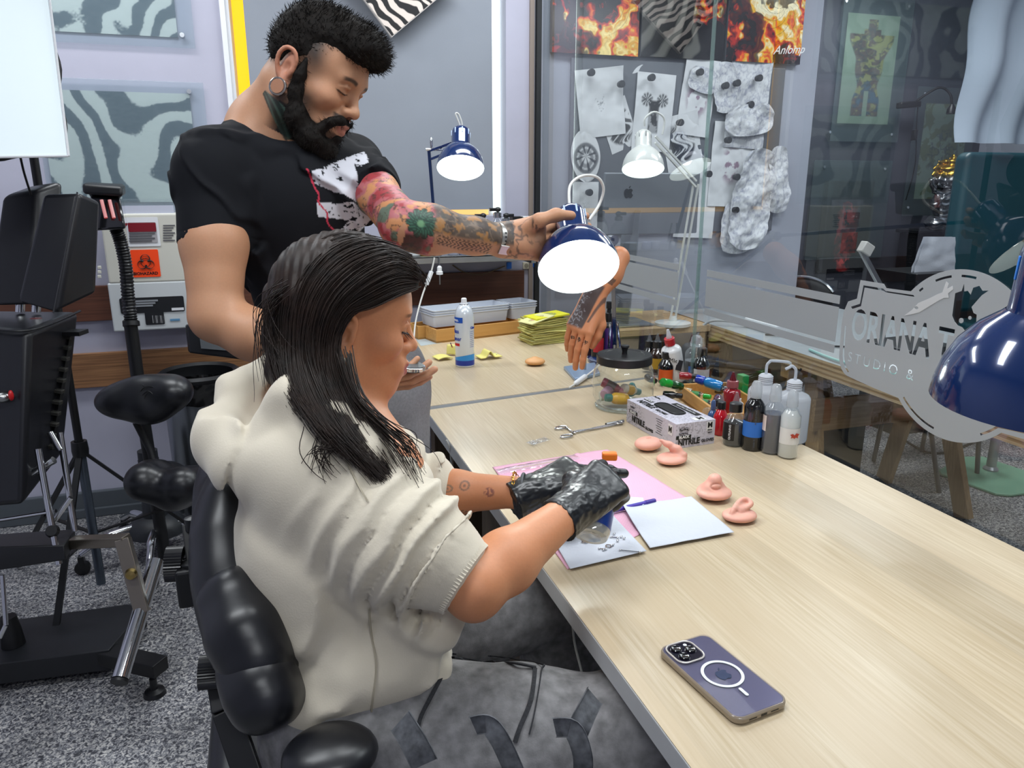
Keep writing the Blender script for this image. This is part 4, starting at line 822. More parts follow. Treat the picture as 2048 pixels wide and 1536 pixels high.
pn(fY+ex*.096+up_*.047, ex, up_, .019, .024, m_txtw); T('M', .019, fY-ey*.0006+ex*.096+up_*.0495, ex, up_, bold=.0006, xs=.95); T('MEDIUM', .0035, fY-ey*.0006+ex*.096+up_*.0375, ex, up_, bold=.0001); T('100-CT', .004, fY+ex*.097+up_*.030, ex, up_)
sX = g0-ex*e_; dn = -ey
T('NITRILE', .022, sX+ey*.172+up_*.0175, dn, up_, bold=.0006, xs=.83); T('GLOVES', .0105, sX+ey*.118+up_*.012, dn, up_, bold=.0002)
pn(sX+ey*.198+up_*.035, dn, up_, .04, .0095, m_txtk); T('BLACK', .0095, sX-ex*.0006+ey*.198+up_*.035, dn, up_, m_txtw, bold=.0003); T('ForPro', .007, sX+ey*.203+up_*.048, dn, up_)
pn(sX+ey*.023+up_*.042, dn, up_, .019, .027, m_txtw); T('M', .02, sX-ex*.0006+ey*.023+up_*.042, dn, up_, bold=.0006, xs=.9)
for k in range(7): pn(sX+ey*(.073)+up_*(.052-.006*k), dn, up_, .03-.006*((k*37) % 3), .0011, m_txtk, 'small_print')
tX = gb+up_*(Hz+.0006); lft = -ex
T('NITRILE', .026, tX-ex*.034+ey*.055, -ey, ex, bold=.0007, xs=.83); T('GLOVES', .0135, tX-ex*.036-ey*.018, -ey, ex, bold=.0002); pn(tX-ex*.01+ey*.083, -ey, ex, .036, .011, m_txtk); T('BLACK', .010, tX-ex*.01+ey*.083+up_*.0005, -ey, ex, m_txtw, bold=.0003)
T('ForPro', .011, tX+ex*.025+ey*.098, -ey, ex)
ob('opening', MB().prism([(p[0], p[1]) for p in rrect(.112, .042, .02, 8)], tX-up_*.0003, -ey, ex, .0008), mat('opening_dark', '#060607', .6), t)
ob('glove_edge', MB().tube([tX+up_*.0012-ey*p[0]*.96+ex*p[1]*.94 for p in rrect(.108, .04, .019, 8)], .0012, 8, closed=True), mat('nitrile_black', '#15161a', .35), t)
pn(tX+ex*.036+ey*(-.02)+up_*.0, -ey, ex, .11, .018, m_txtk); T('Latex-Free  Powder-Free', .008, tX+ex*.036-ey*.02+up_*.0005, -ey, ex, m_txtw)
pn(tX+ex*.02-ey*.098, ex, ey, .034, .022, m_txtw); T('M', .022, tX+ex*.024-ey*.098+up_*.0005, ex, ey, bold=.0007)
ob('round_mark', MB().tube([tX-ex*.02-ey*.062+ex*.008*math.cos(a)+ey*.008*math.sin(a) for a in np.linspace(0, 6.28, 24)[:-1]], .0003, 6, closed=True), m_txtw, t)
# glass jar with black lid
jc = onz(1245, 812, TZ+.0005); jr = sc(121, jc)/2
t = thing('glass_jar', 'round glass jar with black knobbed lid holding small ink vials', 'jar', jc)
prof = [(0, .004), (jr*.7, .004), (jr*.86, .01), (jr*.99, .035), (jr, .075), (jr*.96, .105), (jr*.86, .125), (jr*.8, .132), (jr*.8, .14)]
ob('glass', MB().shell([(0.0001, 0), (jr*.8, 0)]+[(a+.0015, b_) for a, b_ in prof[2:]]+[(a, b_) for a, b_ in prof[::-1]], n=48), m_jar, t, world=False, smooth=50)
ob('base_ring', MB().tube([(jr*.88*math.cos(a), jr*.88*math.sin(a), .004) for a in np.linspace(0, 6.28, 40)[:-1]], .004, 8, closed=True), glassmat('jar_base', (.85, .9, .9), .4, .03, body=.25, bodycol=(.75, .82, .82)), t, world=False)
rl = jr*.9
ob('lid', MB().lathe([(rl*.98, .128), (rl, .130), (rl, .150), (rl*.97, .153), (rl*.72, .1545), (rl*.70, .153), (0, .153)], n=48), mat('lid_black', '#17181b', .38), t, world=False)
ob('lid_knob', MB().lathe([(.008, .153), (.007, .16), (.0095, .170), (.013, .174), (.012, .178), (0, .179)], n=28), mat('lid_black', '#17181b'), t, world=False)
for x, y, z, d, L, r, bc, cc, lc, lab in [(1215, 800, .016, (1, .25, .1), .05, .0105, '#c9cfc5', '#3f9a55', '#dce0d8', 'white vial with green cap lying at the bottom of the jar'), (1237, 808, .017, (-1, -.3, .15), .045, .012, '#d7a32a', '#1c6f6a', '#d9a92e', 'yellow-labelled vial with teal cap in the jar'), (1258, 790, .03, (.8, .5, -.3), .045, .0105, '#e4dcc8', '#7aa3a0', '#e4b23c', 'cream vial with yellow label leaning in the jar'), (1222, 783, .042, (1, -.2, -.5), .05, .0105, '#8c3440', '#b36a72', '#5a4a40', 'dark red vial leaning across the jar'), (1208, 795, .03, (.5, .8, .2), .035, .011, '#b98fa6', '#c9a4b8', '#a67c96', 'dusty pink vial at the left inside the jar'), (1275, 785, .024, (.2, 1, .1), .04, .0105, '#2f7f78', '#3c8c86', '#2f7f78', 'teal vial at the right inside the jar')]:
    q = onz(x, y, TZ+z); v_ = q-jc; rr_ = math.hypot(v_[0], v_[1]); mx = jr*.8-L*.62
    q = jc+V(v_[0], v_[1], 0)*min(1, mx/max(rr_, 1e-6))+V(0, 0, z+.012)
    tt = lying(0, 0, 0, V(rt[0]*d[0]+fw[0]*d[1], rt[1]*d[0]+fw[1]*d[1], d[2]), L*1.15, r*1.35, lab, mat('vial_'+bc[1:], bc, .3), mat('vialcap_'+cc[1:], cc, .3), mat('viallab_'+lc[1:], lc, .4), 'ink_vial', capL=.28)
    tt.location = tuple(q-V(0, 0, r*.9))
# ============================================================ FAR TABLE THINGS
# bamboo drawer boxes and white trays
m_wtray = mat('white_tray', '#ccd2dd', .4)
wy0 = onz(873, 687); wy1 = onz(1030, 668); bd = nrm(wy1-wy0); ang = math.degrees(math.atan2(bd[1], bd[0])); bn_ = np.array([-bd[1], bd[0], 0])
c1 = wy0+bd*.20+bn_*.05; tray('bamboo_box', 'long bamboo box in front on the far table under the white trays', c1, .40, .10, .055, ang, m_bamboo, cat='box')
w1 = onz(853, 645); c2 = w1+bd*.19+bn_*.055+(0, 0, .0); c2 = c1+bn_*.105-bd*.02; tray('bamboo_box', 'second bamboo box behind, closer to the wall', c2, .42, .10, .055, ang, m_bamboo, cat='box')
def wtray(lab, c, L, Wd, H, a):
    t = thing('white_tray', lab, 'tray', c, math.radians(a), 'stacked white trays'); n = 5; o_ = rrect(L, Wd, .012, n); i_ = rrect(L-.012, Wd-.012, .01, n); o2 = rrect(L-.02, Wd-.02, .01, n)
    N = len(o_); V_ = [(p[0], p[1], H) for p in o_]+[(p[0], p[1], H-.003) for p in o_]+[(p[0], p[1], H-.003) for p in rrect(L-.008, Wd-.008, .01, n)]+[(p[0], p[1], 0) for p in o2]+[(p[0], p[1], H) for p in i_]+[(p[0]*.99, p[1]*.98, .003) for p in o2]
    Fs = [tuple(k*N+q for q in range(N))[::-1] for k in (3,)]+[tuple(5*N+q for q in range(N))]
    for a_, b_ in ((0, 1), (1, 2), (2, 3), (4, 0), (5, 4)): Fs += [(a_*N+q, b_*N+q, b_*N+(q+1) % N, a_*N+(q+1) % N) for q in range(N)]
    ob('tray_body', MB().add(V_, Fs), m_wtray, t, world=False, smooth=30); return t
cw = (c1+c2)/2+V(0, 0, .0555)+bd*.0
for k, nm_ in enumerate(('lowest', 'middle', 'topmost')):
    wtray('long white plastic tray, %s of the stack on the bamboo boxes' % nm_, cw-bd*.005+V(0, 0, .0095*k), .36, .14, .05, ang)
    wtray('short white plastic tray, %s of the small stack at the right end' % nm_, cw+bd*.25+V(0, 0, .0095*k), .135, .14, .05, ang)
# grey pad under the boxes
pd = [onz(812, 655), onz(850, 640), onz(902, 683), onz(842, 692)]
solo('grey_pad', MB().prism([(p[0], p[1]) for p in pd], (0, 0, TZ+.0002), (1, 0, 0), (0, 1, 0), .0006), mat('grey_pad', '#aebabf', .5), 'thin blue-grey mat sticking out left of the bamboo boxes', 'mat', smooth=0)
# aerosol can on the table
p = onz(930, 731, TZ+.0005); r = sc(38, p)/2; h = sc(133, p)*1.02
t = thing('spray_can', 'white and blue aerosol glass cleaner can standing on the far table', 'can', p)
m_can = mat('can_white', '#d6dde4', .22, .2, coat=.4); ob('can_body', MB().lathe([(0, 0), (r*.95, 0), (r, .003), (r, h*.72), (r*.94, h*.78), (r*.75, h*.86), (r*.45, h*.905), (r*.38, h*.91), (0, h*.91)], n=40), m_can, t, world=False, smooth=45)
ob('nozzle', MB().lathe([(r*.36, h*.9), (r*.38, h*.925), (r*.3, h*.93), (r*.28, h*.99), (r*.2, h), (0, h)], n=24), m_white, t, world=False)
ob('seam_ring', MB().tube([(r*.43*math.cos(a), r*.43*math.sin(a), h*.906) for a in np.linspace(0, 6.28, 30)[:-1]], .0012, 8, closed=True), m_chrome, t, world=False)
ob('blue_base_band', MB().shell([(r*1.01, .006), (r*1.01, h*.10)], n=40), mat('can_blue_dark', '#1a3596', .3), t, world=False)
A_ = np.linspace(0, 2*math.pi, 49); P = np.array([[(r*1.012*math.cos(a), r*1.012*math.sin(a), h*.10), (r*1.012*math.cos(a), r*1.012*math.sin(a), h*(.12+.07*(.5+.5*math.cos(a-math.radians(CAMA+50)))))] for a in A_]); ob('blue_wave', MB().grid(P), mat('can_blue_light', '#2f8fd6', .3), t, world=False)
aL = CAMA-52; lab_patch(r*1.015, h*.655, h*.735, aL-42, aL+46, mat('can_blue_mid', '#1c50ae', .3), 'brand_oval', t); 
m_bt = mat('blue_print', '#223a9c', .4)
def cyl_text(s, size, z, a, m, xs=1.):
    o_ = txt(s, size, (0, 0, 0), (1, 0, 0), (0, 1, 0), m, t, 'lettering', world=False, bold=.0002, xs=xs); me = o_.data
    for vv in me.vertices: ang_ = math.radians(a)+vv.co.x/r; rr2 = r*1.02+vv.co.z; vv.co = (rr2*math.cos(ang_), rr2*math.sin(ang_), z+vv.co.y)
cyl_text('way.', .013, h*.695, aL, m_txtw); cyl_text('Glass', .021, h*.53, aL-10, m_bt, .8); cyl_text('Cleaner', .021, h*.42, aL-10, m_bt, .8); cyl_text('Glass', .012, h*.58, aL+115, m_bt)
lab_patch(r*1.015, h*.315, h*.355, aL-30, aL+25, mat('can_red', '#c02222', .35), 'red_strip', t)
for k in range(9): lab_patch(r*1.013, h*(.30+.028*k), h*(.305+.028*k), aL+90, aL+125, m_bt, 'small_print', t, 6)
# yellow practice skins
m_ysk = mat('practice_skin_yellow', '#ddd47c', .55, sss=.1, bump=.15, nscale=90)
def skinsheet(px, py, w, h, ang, prof, lab, marks=None):
    c = onz(px, py, TZ+.001); a = math.radians(ang); P = []
    for i in range(30):
        u = i/29-.5
        for_ = []
        for j in range(14):
            v = j/13-.5; x, z = prof(u, v); for_.append(c+V((x*math.cos(a)-v*h*math.sin(a)), x*math.sin(a)+v*h*math.cos(a), z+.002))
        P.append(for_)
    me = MB().grid(np.array(P)); base = c; me.v = [tuple(np.array(q)-base) for q in me.v]
    o = ob('practice_skin', me, m_ysk, None, world=False, smooth=80); o.location = tuple(base); s_ = o.modifiers.new('thickness', 'SOLIDIFY'); s_.thickness = .0035; s_.offset = 1
    tag(o, lab, 'practice skin'); return o, c
o, c = skinsheet(885, 718, .055, .055, 12, lambda u, v: (u*.055, .006*math.cos(u*3)+.002), 'small flat yellow practice skin with a row of dark marks')
for k in range(8): pass
o, c = skinsheet(977, 716, .085, .055, 8, lambda u, v: (u*.085, .004+.022*math.exp(-((u+.05)/.12)**2)), 'yellow practice skin with a raised fold, right of the spray can')
ob('stud', MB().ell(c+V(.0, -.02, .028), (.0022,)*3, None, 10, 8), m_chrome, o); ob('stud', MB().ell(c+V(.032, .005, .011), (.0022,)*3, None, 10, 8), m_chrome, o)
o, c = skinsheet(908, 710, .045, .05, 60, lambda u, v: (u*.018, .034*math.cos(u*3.0)), 'folded yellow practice skin standing on edge, left of the spray can')
for k in range(6): ob('stud', MB().ell(c+V(-.012+.001*k, -.024+.009*k, .036+.001*k), (.0022,)*3, None, 10, 8), mat('red_bead', '#b01e22', .3) if k % 3 == 0 else m_black, o)
# stack of yellow practice skins
sk = onz(1072, 690, TZ); rnd = random.Random(3); zz = TZ+.0005
m_ys = [mat('skin_stack_%s' % c_[1:], c_, .6, nscale=30, noise=.08) for c_ in ('#bdb86c', '#cdc878', '#aaa564', '#d8d385')]
for k in range(15):
    w = .165+rnd.uniform(-.012, .006); h_ = .105+rnd.uniform(-.01, .008)+.01; a = math.radians(8+rnd.uniform(-9, 9)); th = .0068; off = V(rnd.uniform(-.006, .006), rnd.uniform(-.004, .004), 0)
    cx = sk+V(.05, .055, 0)+off; n = 12; P = np.array([[V(u*w, v*h_, 0) for v in np.linspace(-.5, .5, 5)] for u in np.linspace(-.5, .5, n)]); R_ = rot('Z', math.degrees(a))
    Q = (P.reshape(-1, 3)@R_.T).reshape(P.shape)+cx; Q[..., 2] = zz+.0016*np.sin(P[..., 0]*40+k)*(k > 3); b = MB().grid(Q); b.v = [tuple(np.array(q)-np.array([cx[0], cx[1], zz])) for q in b.v]
    pos = ['bottom', '2nd', '3rd', '4th', '5th', '6th', '7th', '8th', '9th', '10th', '11th', '12th', '13th', '14th', 'top'][k]
    o = ob('practice_skin', b, m_ys[(k*7) % 4], None, world=False, smooth=60); o.location = (cx[0], cx[1], zz); s_ = o.modifiers.new('thickness', 'SOLIDIFY'); s_.thickness = .0048; s_.offset = 1
    tag(o, 'folded yellow practice skin in the tall stack, %s counting from the table' % pos if k not in (0, 14) else 'folded yellow practice skin at the %s of the tall stack' % pos, 'practice skin', 'practice skins in the stack'); zz += th
tp = V(sk[0]+.06, sk[1]+.045, zz+.0035)
def flower(bg, seed):
    def fn(u, v):
        a = np.arctan2(v, u*.8); r = np.hypot(u*.8, v); w = fbm(np.stack([u, v], -1)*60, 3, seed); pet = np.sin(a*8+w*6)*.5+.5
        m = sstep(.036, .03, r)*sstep(.25, .6, np.abs(np.sin(r*300+pet*5+w*8))); return mixc(C(bg), mixc(C('#4c7d6c'), C('#4a4a68'), w), m*.8)
    return fn
m_sp = mat('skin_print', '#ffffff', .5, vcol=True)
t = thing('practice_skin', 'bright yellow practice skin with a green flower tattoo on top of the stack', 'practice skin', tp); painted('tattooed_sheet', tp+V(.0, .0, .005), rot('Z', 12)@V(1, 0, .06), rot('Z', 12)@V(0, 1, 0), .155, .10, flower('#d9d52f', 3), m_sp, 120, 80, t, th=.006)
p2 = tp+V(-.055, -.03, -.002)
def lips(u, v):
    w = fbm(np.stack([u, v], -1)*50, 3, 5); r = np.hypot(u/.038, (v-.003*np.sin(u*60))/.015); return mixc(mixc(C('#d8d79b'), C('#b97a6c'), sstep(1, .7, r)*.8), C('#5d4a40'), sstep(.12, .04, np.abs(r-1))*.5+sstep(.1, .02, np.abs(v*60+np.sin(u*50)*.2))*sstep(1, .8, r)*.5)
t = thing('practice_skin', 'pale practice skin with a red lips tattoo sticking out left of the stack', 'practice skin', p2); painted('tattooed_sheet', p2, rot('Z', 22)@V(1, 0, .18), rot('Z', 22)@V(0, 1, 0), .12, .085, lips, m_sp, 100, 70, t, th=.0035)
# ============================================================ DESK LAMPS
m_navy = mat('navy_enamel', '#0f2b5e', .16, .1, coat=.9, coatr=.03)
m_wenamel = mat('white_enamel', '#dfe0dc', .3, coat=.5)
m_inner = mat('shade_inside_glow', '#f4f8f6', .6, emit='#f2fffb', es=.9)  # lamplight on the lining put in as a glow of its own
m_bulb = mat('bulb_glow', '#ffffff', .4, emit='#f4fffc', es=14)
def lamp_head(t, c, axis, R0, m, lit=True, power=1.2, hl=None, cord=None, slots=True, inner=None):
    """shade opening centre c, axis = unit vector pointing from the opening up to the neck; shade and inner are parts"""
    R = np.array(Vector(nrm(axis)).to_track_quat('Z', 'Y').to_matrix()); k = R0
    out = [(k, 0), (k*.985, k*.16), (k*.93, k*.40), (k*.82, k*.64), (k*.64, k*.86), (k*.46, k*1.0), (k*.42, k*1.04)]
    ob('shade', MB().shell([(k*1.0, -.001)]+out, c, R, 56), m, t, smooth=60)
    ob('shade_lining', MB().shell([(k*.995, -.001)]+[(a*.975, b-.003) for a, b in out[1:]]+[(0.0001, k*.98)], c, R, 48), inner or (m_inner if lit else mat('shade_inside_unlit', '#c9cdcb', .6)), t, smooth=60)  # lit lamps get the glowing lining, unlit ones a darker copy
    nk = [(k*.42, k*1.02), (k*.405, k*1.08), (k*.40, k*1.66), (k*.37, k*1.80), (k*.27, k*1.9), (k*.1, k*1.94), (0, k*1.945)]
    ob('lamp_neck', MB().lathe(nk, c, R, 36), m, t, smooth=60)
    if slots:
        for q in range(8):
            a = math.radians(q*45+12); n = R@V(math.cos(a), math.sin(a), 0); p = np.array(c)+n*(k*.402)+R@V(0, 0, k*1.62)
            ob('vent_slot', MB().box(p, (k*.028, k*.05, k*.26), np.stack([n, np.cross(R[:, 2], n), R[:, 2]], 1)), mat('slot_lit', '#b9cdea', .3) if lit and m is m_navy else m_steel, t, bevel=.001)  # slots of lit navy lamps coloured pale, as if light showed in them
    if lit:
        ob('bulb', MB().ell(np.array(c)+R@V(0, 0, k*.62), (k*.3, k*.3, k*.36), R, 20, 12), m_bulb, t)
        l = bpy.data.lights.new('lamp_light', 'SPOT'); l.energy = power; l.color = (.95, 1, .98); l.spot_size = math.radians(115); l.spot_blend = .6; l.shadow_soft_size = .03
        lo = bpy.data.objects.new('lamp_light', l); COL.objects.link(lo); lo.parent = t; off = np.array(t.location); lo.location = tuple(np.array(c)+R@V(0, 0, k*.05)-off)
        lo.rotation_euler = Vector(nrm(axis)).to_track_quat('Z', 'Y').to_euler()
    return R
def arm_pair(t, a, b, m, gap=.018, w=.008, nm='arm'):
    d = nrm(np.array(b)-a); s = nrm(np.cross(d, fw))
    for q in (-1, 1): ob(nm, MB().bar(np.array(a)+s*gap*q/2, np.array(b)+s*gap*q/2, w, w), m, t, bevel=.001, smooth=0)
# held lamp -------------------------------------------------
dL = 1.55
oc = dep(1157, 535, dL); ax = nrm(up*.85+fw*.52-rt*.07)
Rh = 82*dL/1500
lb = onz(1208, 726, TZ+.0005)
t = thing('desk_lamp', 'lit navy blue desk lamp whose head the bearded man holds over the table', 'lamp', V(lb[0], lb[1], TZ)); held = t
lamp_head(t, oc, ax, Rh, m_navy, power=3.)
Rm = np.array(Vector(ax).to_track_quat('Z', 'Y').to_matrix())
# cord loop out of the neck top
k = Rh; top = oc+ax*k*1.93
ob('cord', MB().tube(bez([top, dep(1140, 372, dL+.12), dep(1165, 352, dL+.14), dep(1195, 355, dL+.16), dep(1207, 378, dL+.18), dep(1198, 410, dL+.19), dep(1178, 440, dL+.16)], 8), .0033, 8), m_cablew, t)
el = dep(1212, 470, 2.0); el2 = dep(1226, 560, 2.1); post_b = onz(1246, 706, TZ+.12)
pb_ = onz(1208, 726, TZ)
base_c = onz(1222, 722, TZ)
ob('base_plate', MB().lathe([(.085, 0), (.085, .012), (.07, .02), (0, .021)], base_c, None, 40), m_navy, t)
low = base_c+V(.012, .0, .02); elb = dep(1225, 480, 2.15)
ob('post', MB().tube([low, low+V(0, 0, .12)], .008, 12), m_steel, t)
ob('lower_arm', MB().bar(low+V(0, 0, .04), elb, .014, .010), m_navy, t, bevel=.0015)
for q in (-1, 1): ob('spring', MB().tube([low+V(.022*q, 0, .03), low+(elb-low)*.33+V(.012*q, 0, 0)], .0045, 8), m_chrome, t)
nb = oc+ax*k*1.3
ob('upper_arm', MB().bar(elb, nb+nrm(elb-nb)*.04, .014, .010), m_navy, t, bevel=.0015)
ob('joint', MB().lathe([(.014, -.012), (.014, .012), (0, .012)], elb, rot('X', 90), 20), m_chrome, t)
# rear lamp on the steel shelf ------------------------------
d2_ = 2.85; oc = dep(921, 336, d2_); axr = nrm(up*.96+fw*.27-rt*.01); Rr = 47.5*d2_/1500
el = dep(858, 302, d2_+.05); ft = dep(870, 432, d2_+.08)
t = thing('desk_lamp', 'lit navy blue desk lamp standing at the steel shelf in front of the grey blind', 'lamp', V(ft[0], ft[1], 1.05))
lamp_head(t, oc, axr, Rr, m_navy, power=3.5)
top = oc+axr*Rr*1.93; ob('cord', MB().tube(bez([top, top+V(-.012, 0, .03), top+V(-.02, 0, .052), top+V(-.008, 0, .05), top+V(.004, 0, .02), top+V(.004, 0, 0)], 6), .0032, 8), m_cablew, t)
ob('upper_arm', MB().bar(el, oc+axr*Rr*1.35, .012, .009), m_navy, t, bevel=.001); ob('upper_arm', MB().bar(el+V(.008, 0, -.03), oc+axr*Rr*1.0, .012, .009), m_navy, t, bevel=.001)
bs_ = atY(873, 440, 3.085); bs_[2] = atY(1068, 522, WY-.30)[2]+.033
ob('lower_arm', MB().bar(el+V(0, 0, .004), bs_, .012, .010), m_navy, t, bevel=.001)
ob('joint', MB().tube([el+V(-.012, 0, .006), el+V(.05, -.01, .006)], .006, 12), m_chrome, t); ob('wing_nut', MB().ell(el+V(.008, -.01, .03), (.006, .004, .02)), m_chrome, t)
for q in (-1, 1): ob('spring', MB().tube([bs_+V(.024*q+.004, 0, .03), bs_+V(.012*q-.002, 0, .115)], .0042, 8), m_chrome, t)
ob('clamp', MB().lathe([(.018, -.004), (.018, .03), (.012, .04), (0, .04)], bs_-V(0, 0, .004), None, 20), m_steel, t)
# near lamp at the right edge -------------------------------
dn_ = .69; Rn = 178*dn_/1500; axn = nrm(up*.93-fw*.33+rt*.0); oc = dep(2058, 806, dn_)
pb = V(.95, .32, TZ)
t = thing('desk_lamp', 'large navy blue desk lamp shade hanging in from the right edge of the photo', 'lamp', pb)
lamp_head(t, oc, axn, Rn, m_navy, lit=False, slots=False); Rm = np.array(Vector(axn).to_track_quat('Z', 'Y').to_matrix())
for q in range(8):
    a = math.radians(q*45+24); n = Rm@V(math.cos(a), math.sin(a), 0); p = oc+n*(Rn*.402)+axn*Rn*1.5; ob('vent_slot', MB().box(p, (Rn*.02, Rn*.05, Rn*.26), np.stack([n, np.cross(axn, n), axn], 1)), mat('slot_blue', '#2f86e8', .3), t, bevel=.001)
elb = V(.98, .6, 1.33); ob('upper_arm', MB().bar(elb, oc+axn*Rn*1.5, .014, .01), m_navy, t); ob('lower_arm', MB().bar(pb+V(0, 0, .02), elb, .014, .01), m_navy, t); ob('base_plate', MB().lathe([(.085, 0), (.085, .012), (.07, .02), (0, .021)], pb, None, 40), m_navy, t)
# ============================================================ rubber hand stand base (the hand itself is built with the figures)
b0 = onz(1163, 735, TZ); t = thing('display_stand', 'small pale blue steel stand with a rod behind the rubber hand', 'stand', b0)
q = [onz(1127, 739), onz(1190, 731), onz(1200, 752), onz(1150, 764)]
ob('base', MB().prism([(p[0], p[1]) for p in q], (0, 0, TZ), (1, 0, 0), (0, 1, 0), .012), mat('stand_blue', '#93a9c6', .3, .4), t, bevel=.003)
hand_top = dep(1240, 500, 2.2); ro = onz(1170, 740, TZ+.01); ob('rod', MB().tube([ro, V(ro[0], ro[1], 1.05)], .0042, 12), m_steel, t)
# lamp switch on its cord
a = onz(1150, 768, TZ+.008); b = onz(1172, 752, TZ+.012); d = nrm(b-a)
t = thing('cord_switch', 'white rocker switch on a lamp cord lying across the table seam', 'switch', V(a[0], a[1], TZ)); ob('switch_body', MB().tube([a, a+d*.008, b-d*.008, b], [.004, .0085, .0085, .004], 14), m_white, t)
ob('cord', MB().tube(bez([b, onz(1185, 742, TZ+.02), onz(1205, 725, TZ+.02)]+[onz(1218, 722, TZ+.012)], 8), .003, 8), m_cablew, t)
ob('cord', MB().tube(bez([a, a-d*.01, onz(1138, 776, TZ+.004)], 6), .003, 8), m_cablew, t)
# ============================================================ SHELF ON THE BACK WALL
s1 = atY(1068, 522, WY-.30); s0 = atY(700, 535, WY-.30)
t = thing('steel_shelf', 'stainless steel wall shelf under the window holding bottles and lamp', 'shelf', V((s0[0]+s1[0])/2, WY-.15, 1.0))
sz0 = s1[2]+.003; szt = sz0+.028
x0_, x1_ = s0[0]-.2, s1[0]+.02
ob('shelf_board', MB().box(((x0_+x1_)/2, WY-.15, szt-.003), (x1_-x0_, .30, .006)), mat('steel_sheet', '#a5a8a8', .32, .85, nscale=25, noise=.05), t, smooth=0, bevel=.001)
ob('front_lip', MB().box(((x0_+x1_)/2, WY-.298, sz0+.014), (x1_-x0_, .004, .028)), mat('steel_sheet', '#a5a8a8'), t, smooth=0, bevel=.001)
ob('bracket', MB().box((x1_-.02, WY-.15, sz0), (.02, .29, .025)), mat('steel_sheet', '#a5a8a8'), t, smooth=0)
ob('lip_label', MB().box((atY(818, 528, WY-.30)[0], WY-.301, sz0+.013), (.05, .002, .014)), m_black, t, smooth=0)
def onshelf(x, y): p = dep(x, y, 1); p = atY(x, y, WY-.2); return V(p[0], WY-.17, szt+.0005)
m_pump = mat('pump_chrome', '#b9bcc0', .15, .9)
def pumpb(px, lab, h=.13, r=.038, body=None, Yo=.17, hd=1, topm=None):
    p = atY(px, 500, WY-Yo); p = V(p[0], WY-Yo, szt+.0005); t = thing('pump_bottle', lab, 'bottle', p)
    ob('body', MB().lathe([(0, 0), (r*.9, 0), (r, .006), (r, h*.62), (r*.85, h*.8), (r*.4, h*.95), (r*.36, h)], n=28), body or m_milky, t, world=False, smooth=50)
    ob('pump_collar', MB().lathe([(r*.5, h*.97), (r*.5, h*1.1), (r*.3, h*1.13), (0, h*1.13)], n=20), m_pump, t, world=False)
    ob('pump_head', MB().box((-.012*hd, 0, h*1.2), (.045, .018, .014)).ell((.002, 0, h*1.2), (.014, .014, .011)), topm or m_capb, t, world=False, bevel=.002)
    return t
pumpb(966, 'clear pump bottle with black head, leftmost on the steel shelf beside the man\'s wrist', body=m_clear)
pumpb(995, 'clear pump bottle with tall black head near the white window strip', .15, .036, m_clear, .14)
pumpb(1012, 'milky pump bottle with chrome collar right of the window strip', .13, .036, m_milky, .19, -1)
for px, lab, m, s in ((1035, 'black small box printed REPAIR on the steel shelf', m_black, 'REPAIR'), (1056, 'white small box next to the black one on the steel shelf', m_white, '')):
    p = atY(px, 500, WY-.17); p = V(p[0], WY-.15, szt+.0005); t = thing('carton_box', lab, 'box', p); ob('carton', MB().box(p+(0, 0, .075), (.046, .046, .15)), m, t, smooth=0, bevel=.001)
    if s: txt(s, .013, p+V(0, -.0236, .098), (1, 0, 0), (0, 0, 1), m_txtw, t, bold=.0002); txt('TAT TEST', .009, p+V(0, -.0236, .13), (1, 0, 0), (0, 0, 1), m_txtw, t)
for px, r, h, c_, lab in ((905, .022, .035, '#c7cbe0', 'pale lilac tub on the steel shelf under the forearm'), (927, .022, .033, '#b9c2e2', 'lilac tub beside another on the steel shelf'), (958, .05, .03, '#ccd6e4', 'white bowl on the steel shelf below the watch'), (1000, .05, .03, '#d6dde6', 'white bowl to the right on the steel shelf'), (826, .03, .05, '#d7dadb', 'white labelled jar on the steel shelf above the woman\'s forehead'), (853, .03, .035, '#d2b23e', 'yellow-lidded jar on the steel shelf')):
    p = atY(px, 512, WY-.24); p = V(p[0], WY-.245 if r < .04 else WY-.235, szt+.0005); solo('tub', MB().lathe([(0, 0), (r*.8, 0), (r, h), (r*.9, h), (r*.75, .004), (0, .004)], p, None, 24) if r > .04 else MB().lathe([(0, 0), (r*.9, 0), (r, .004), (r, h*.8), (r*1.04, h*.82), (r*1.02, h), (0, h)], p, None, 24), mat('tub_'+c_[1:], c_, .4), lab, 'tub', base=p)
# silicone ear models behind the woman's head
# cable clip, white plug, cable, socket, blue tape on the wall
p0 = dep(893, 540, 2.9); t = thing('hanging_plug', 'white connector hanging below the steel shelf', 'plug', dep(879, 545, 3.0))
c_ = atY(879, 540, WY-.31); ob('plug_body', MB().lathe([(.006, -.02), (.014, -.018), (.014, -.006), (.010, -.004), (.010, .012), (.004, .018), (0, .018)], c_, None, 16), m_white, t); ob('rod', MB().tube([c_+V(0, 0, -.06), c_+V(0, 0, .055)], .003, 8), m_steel, t)
pts = [atY(869, 515, WY-.31), atY(862, 545, WY-.31), atY(845, 590, WY-.32), atY(832, 640, WY-.36), atY(828, 675, WY-.4)]; cable('switch_cable', pts, .0035, m_cablew, 'white lamp cable with inline switch running down from the steel shelf')
o = [x for x in bpy.data.objects if x.name.startswith('switch_cable')][0]; c_ = atY(858, 556, WY-.31); ob('inline_switch', MB().bar(c_+nrm(pts[1]-pts[2])*.03, c_-nrm(pts[1]-pts[2])*.03, .018, .014), m_white, o, bevel=.003)
pts = [atY(905, 530, WY-.02), atY(930, 545, WY-.02), atY(965, 548, WY-.02), atY(1010, 532, WY-.02)]; cable('wall_cable', pts, .003, mat('cable_brown', '#6b5a45', .5), 'thin brown cable sagging on the wall under the steel shelf')
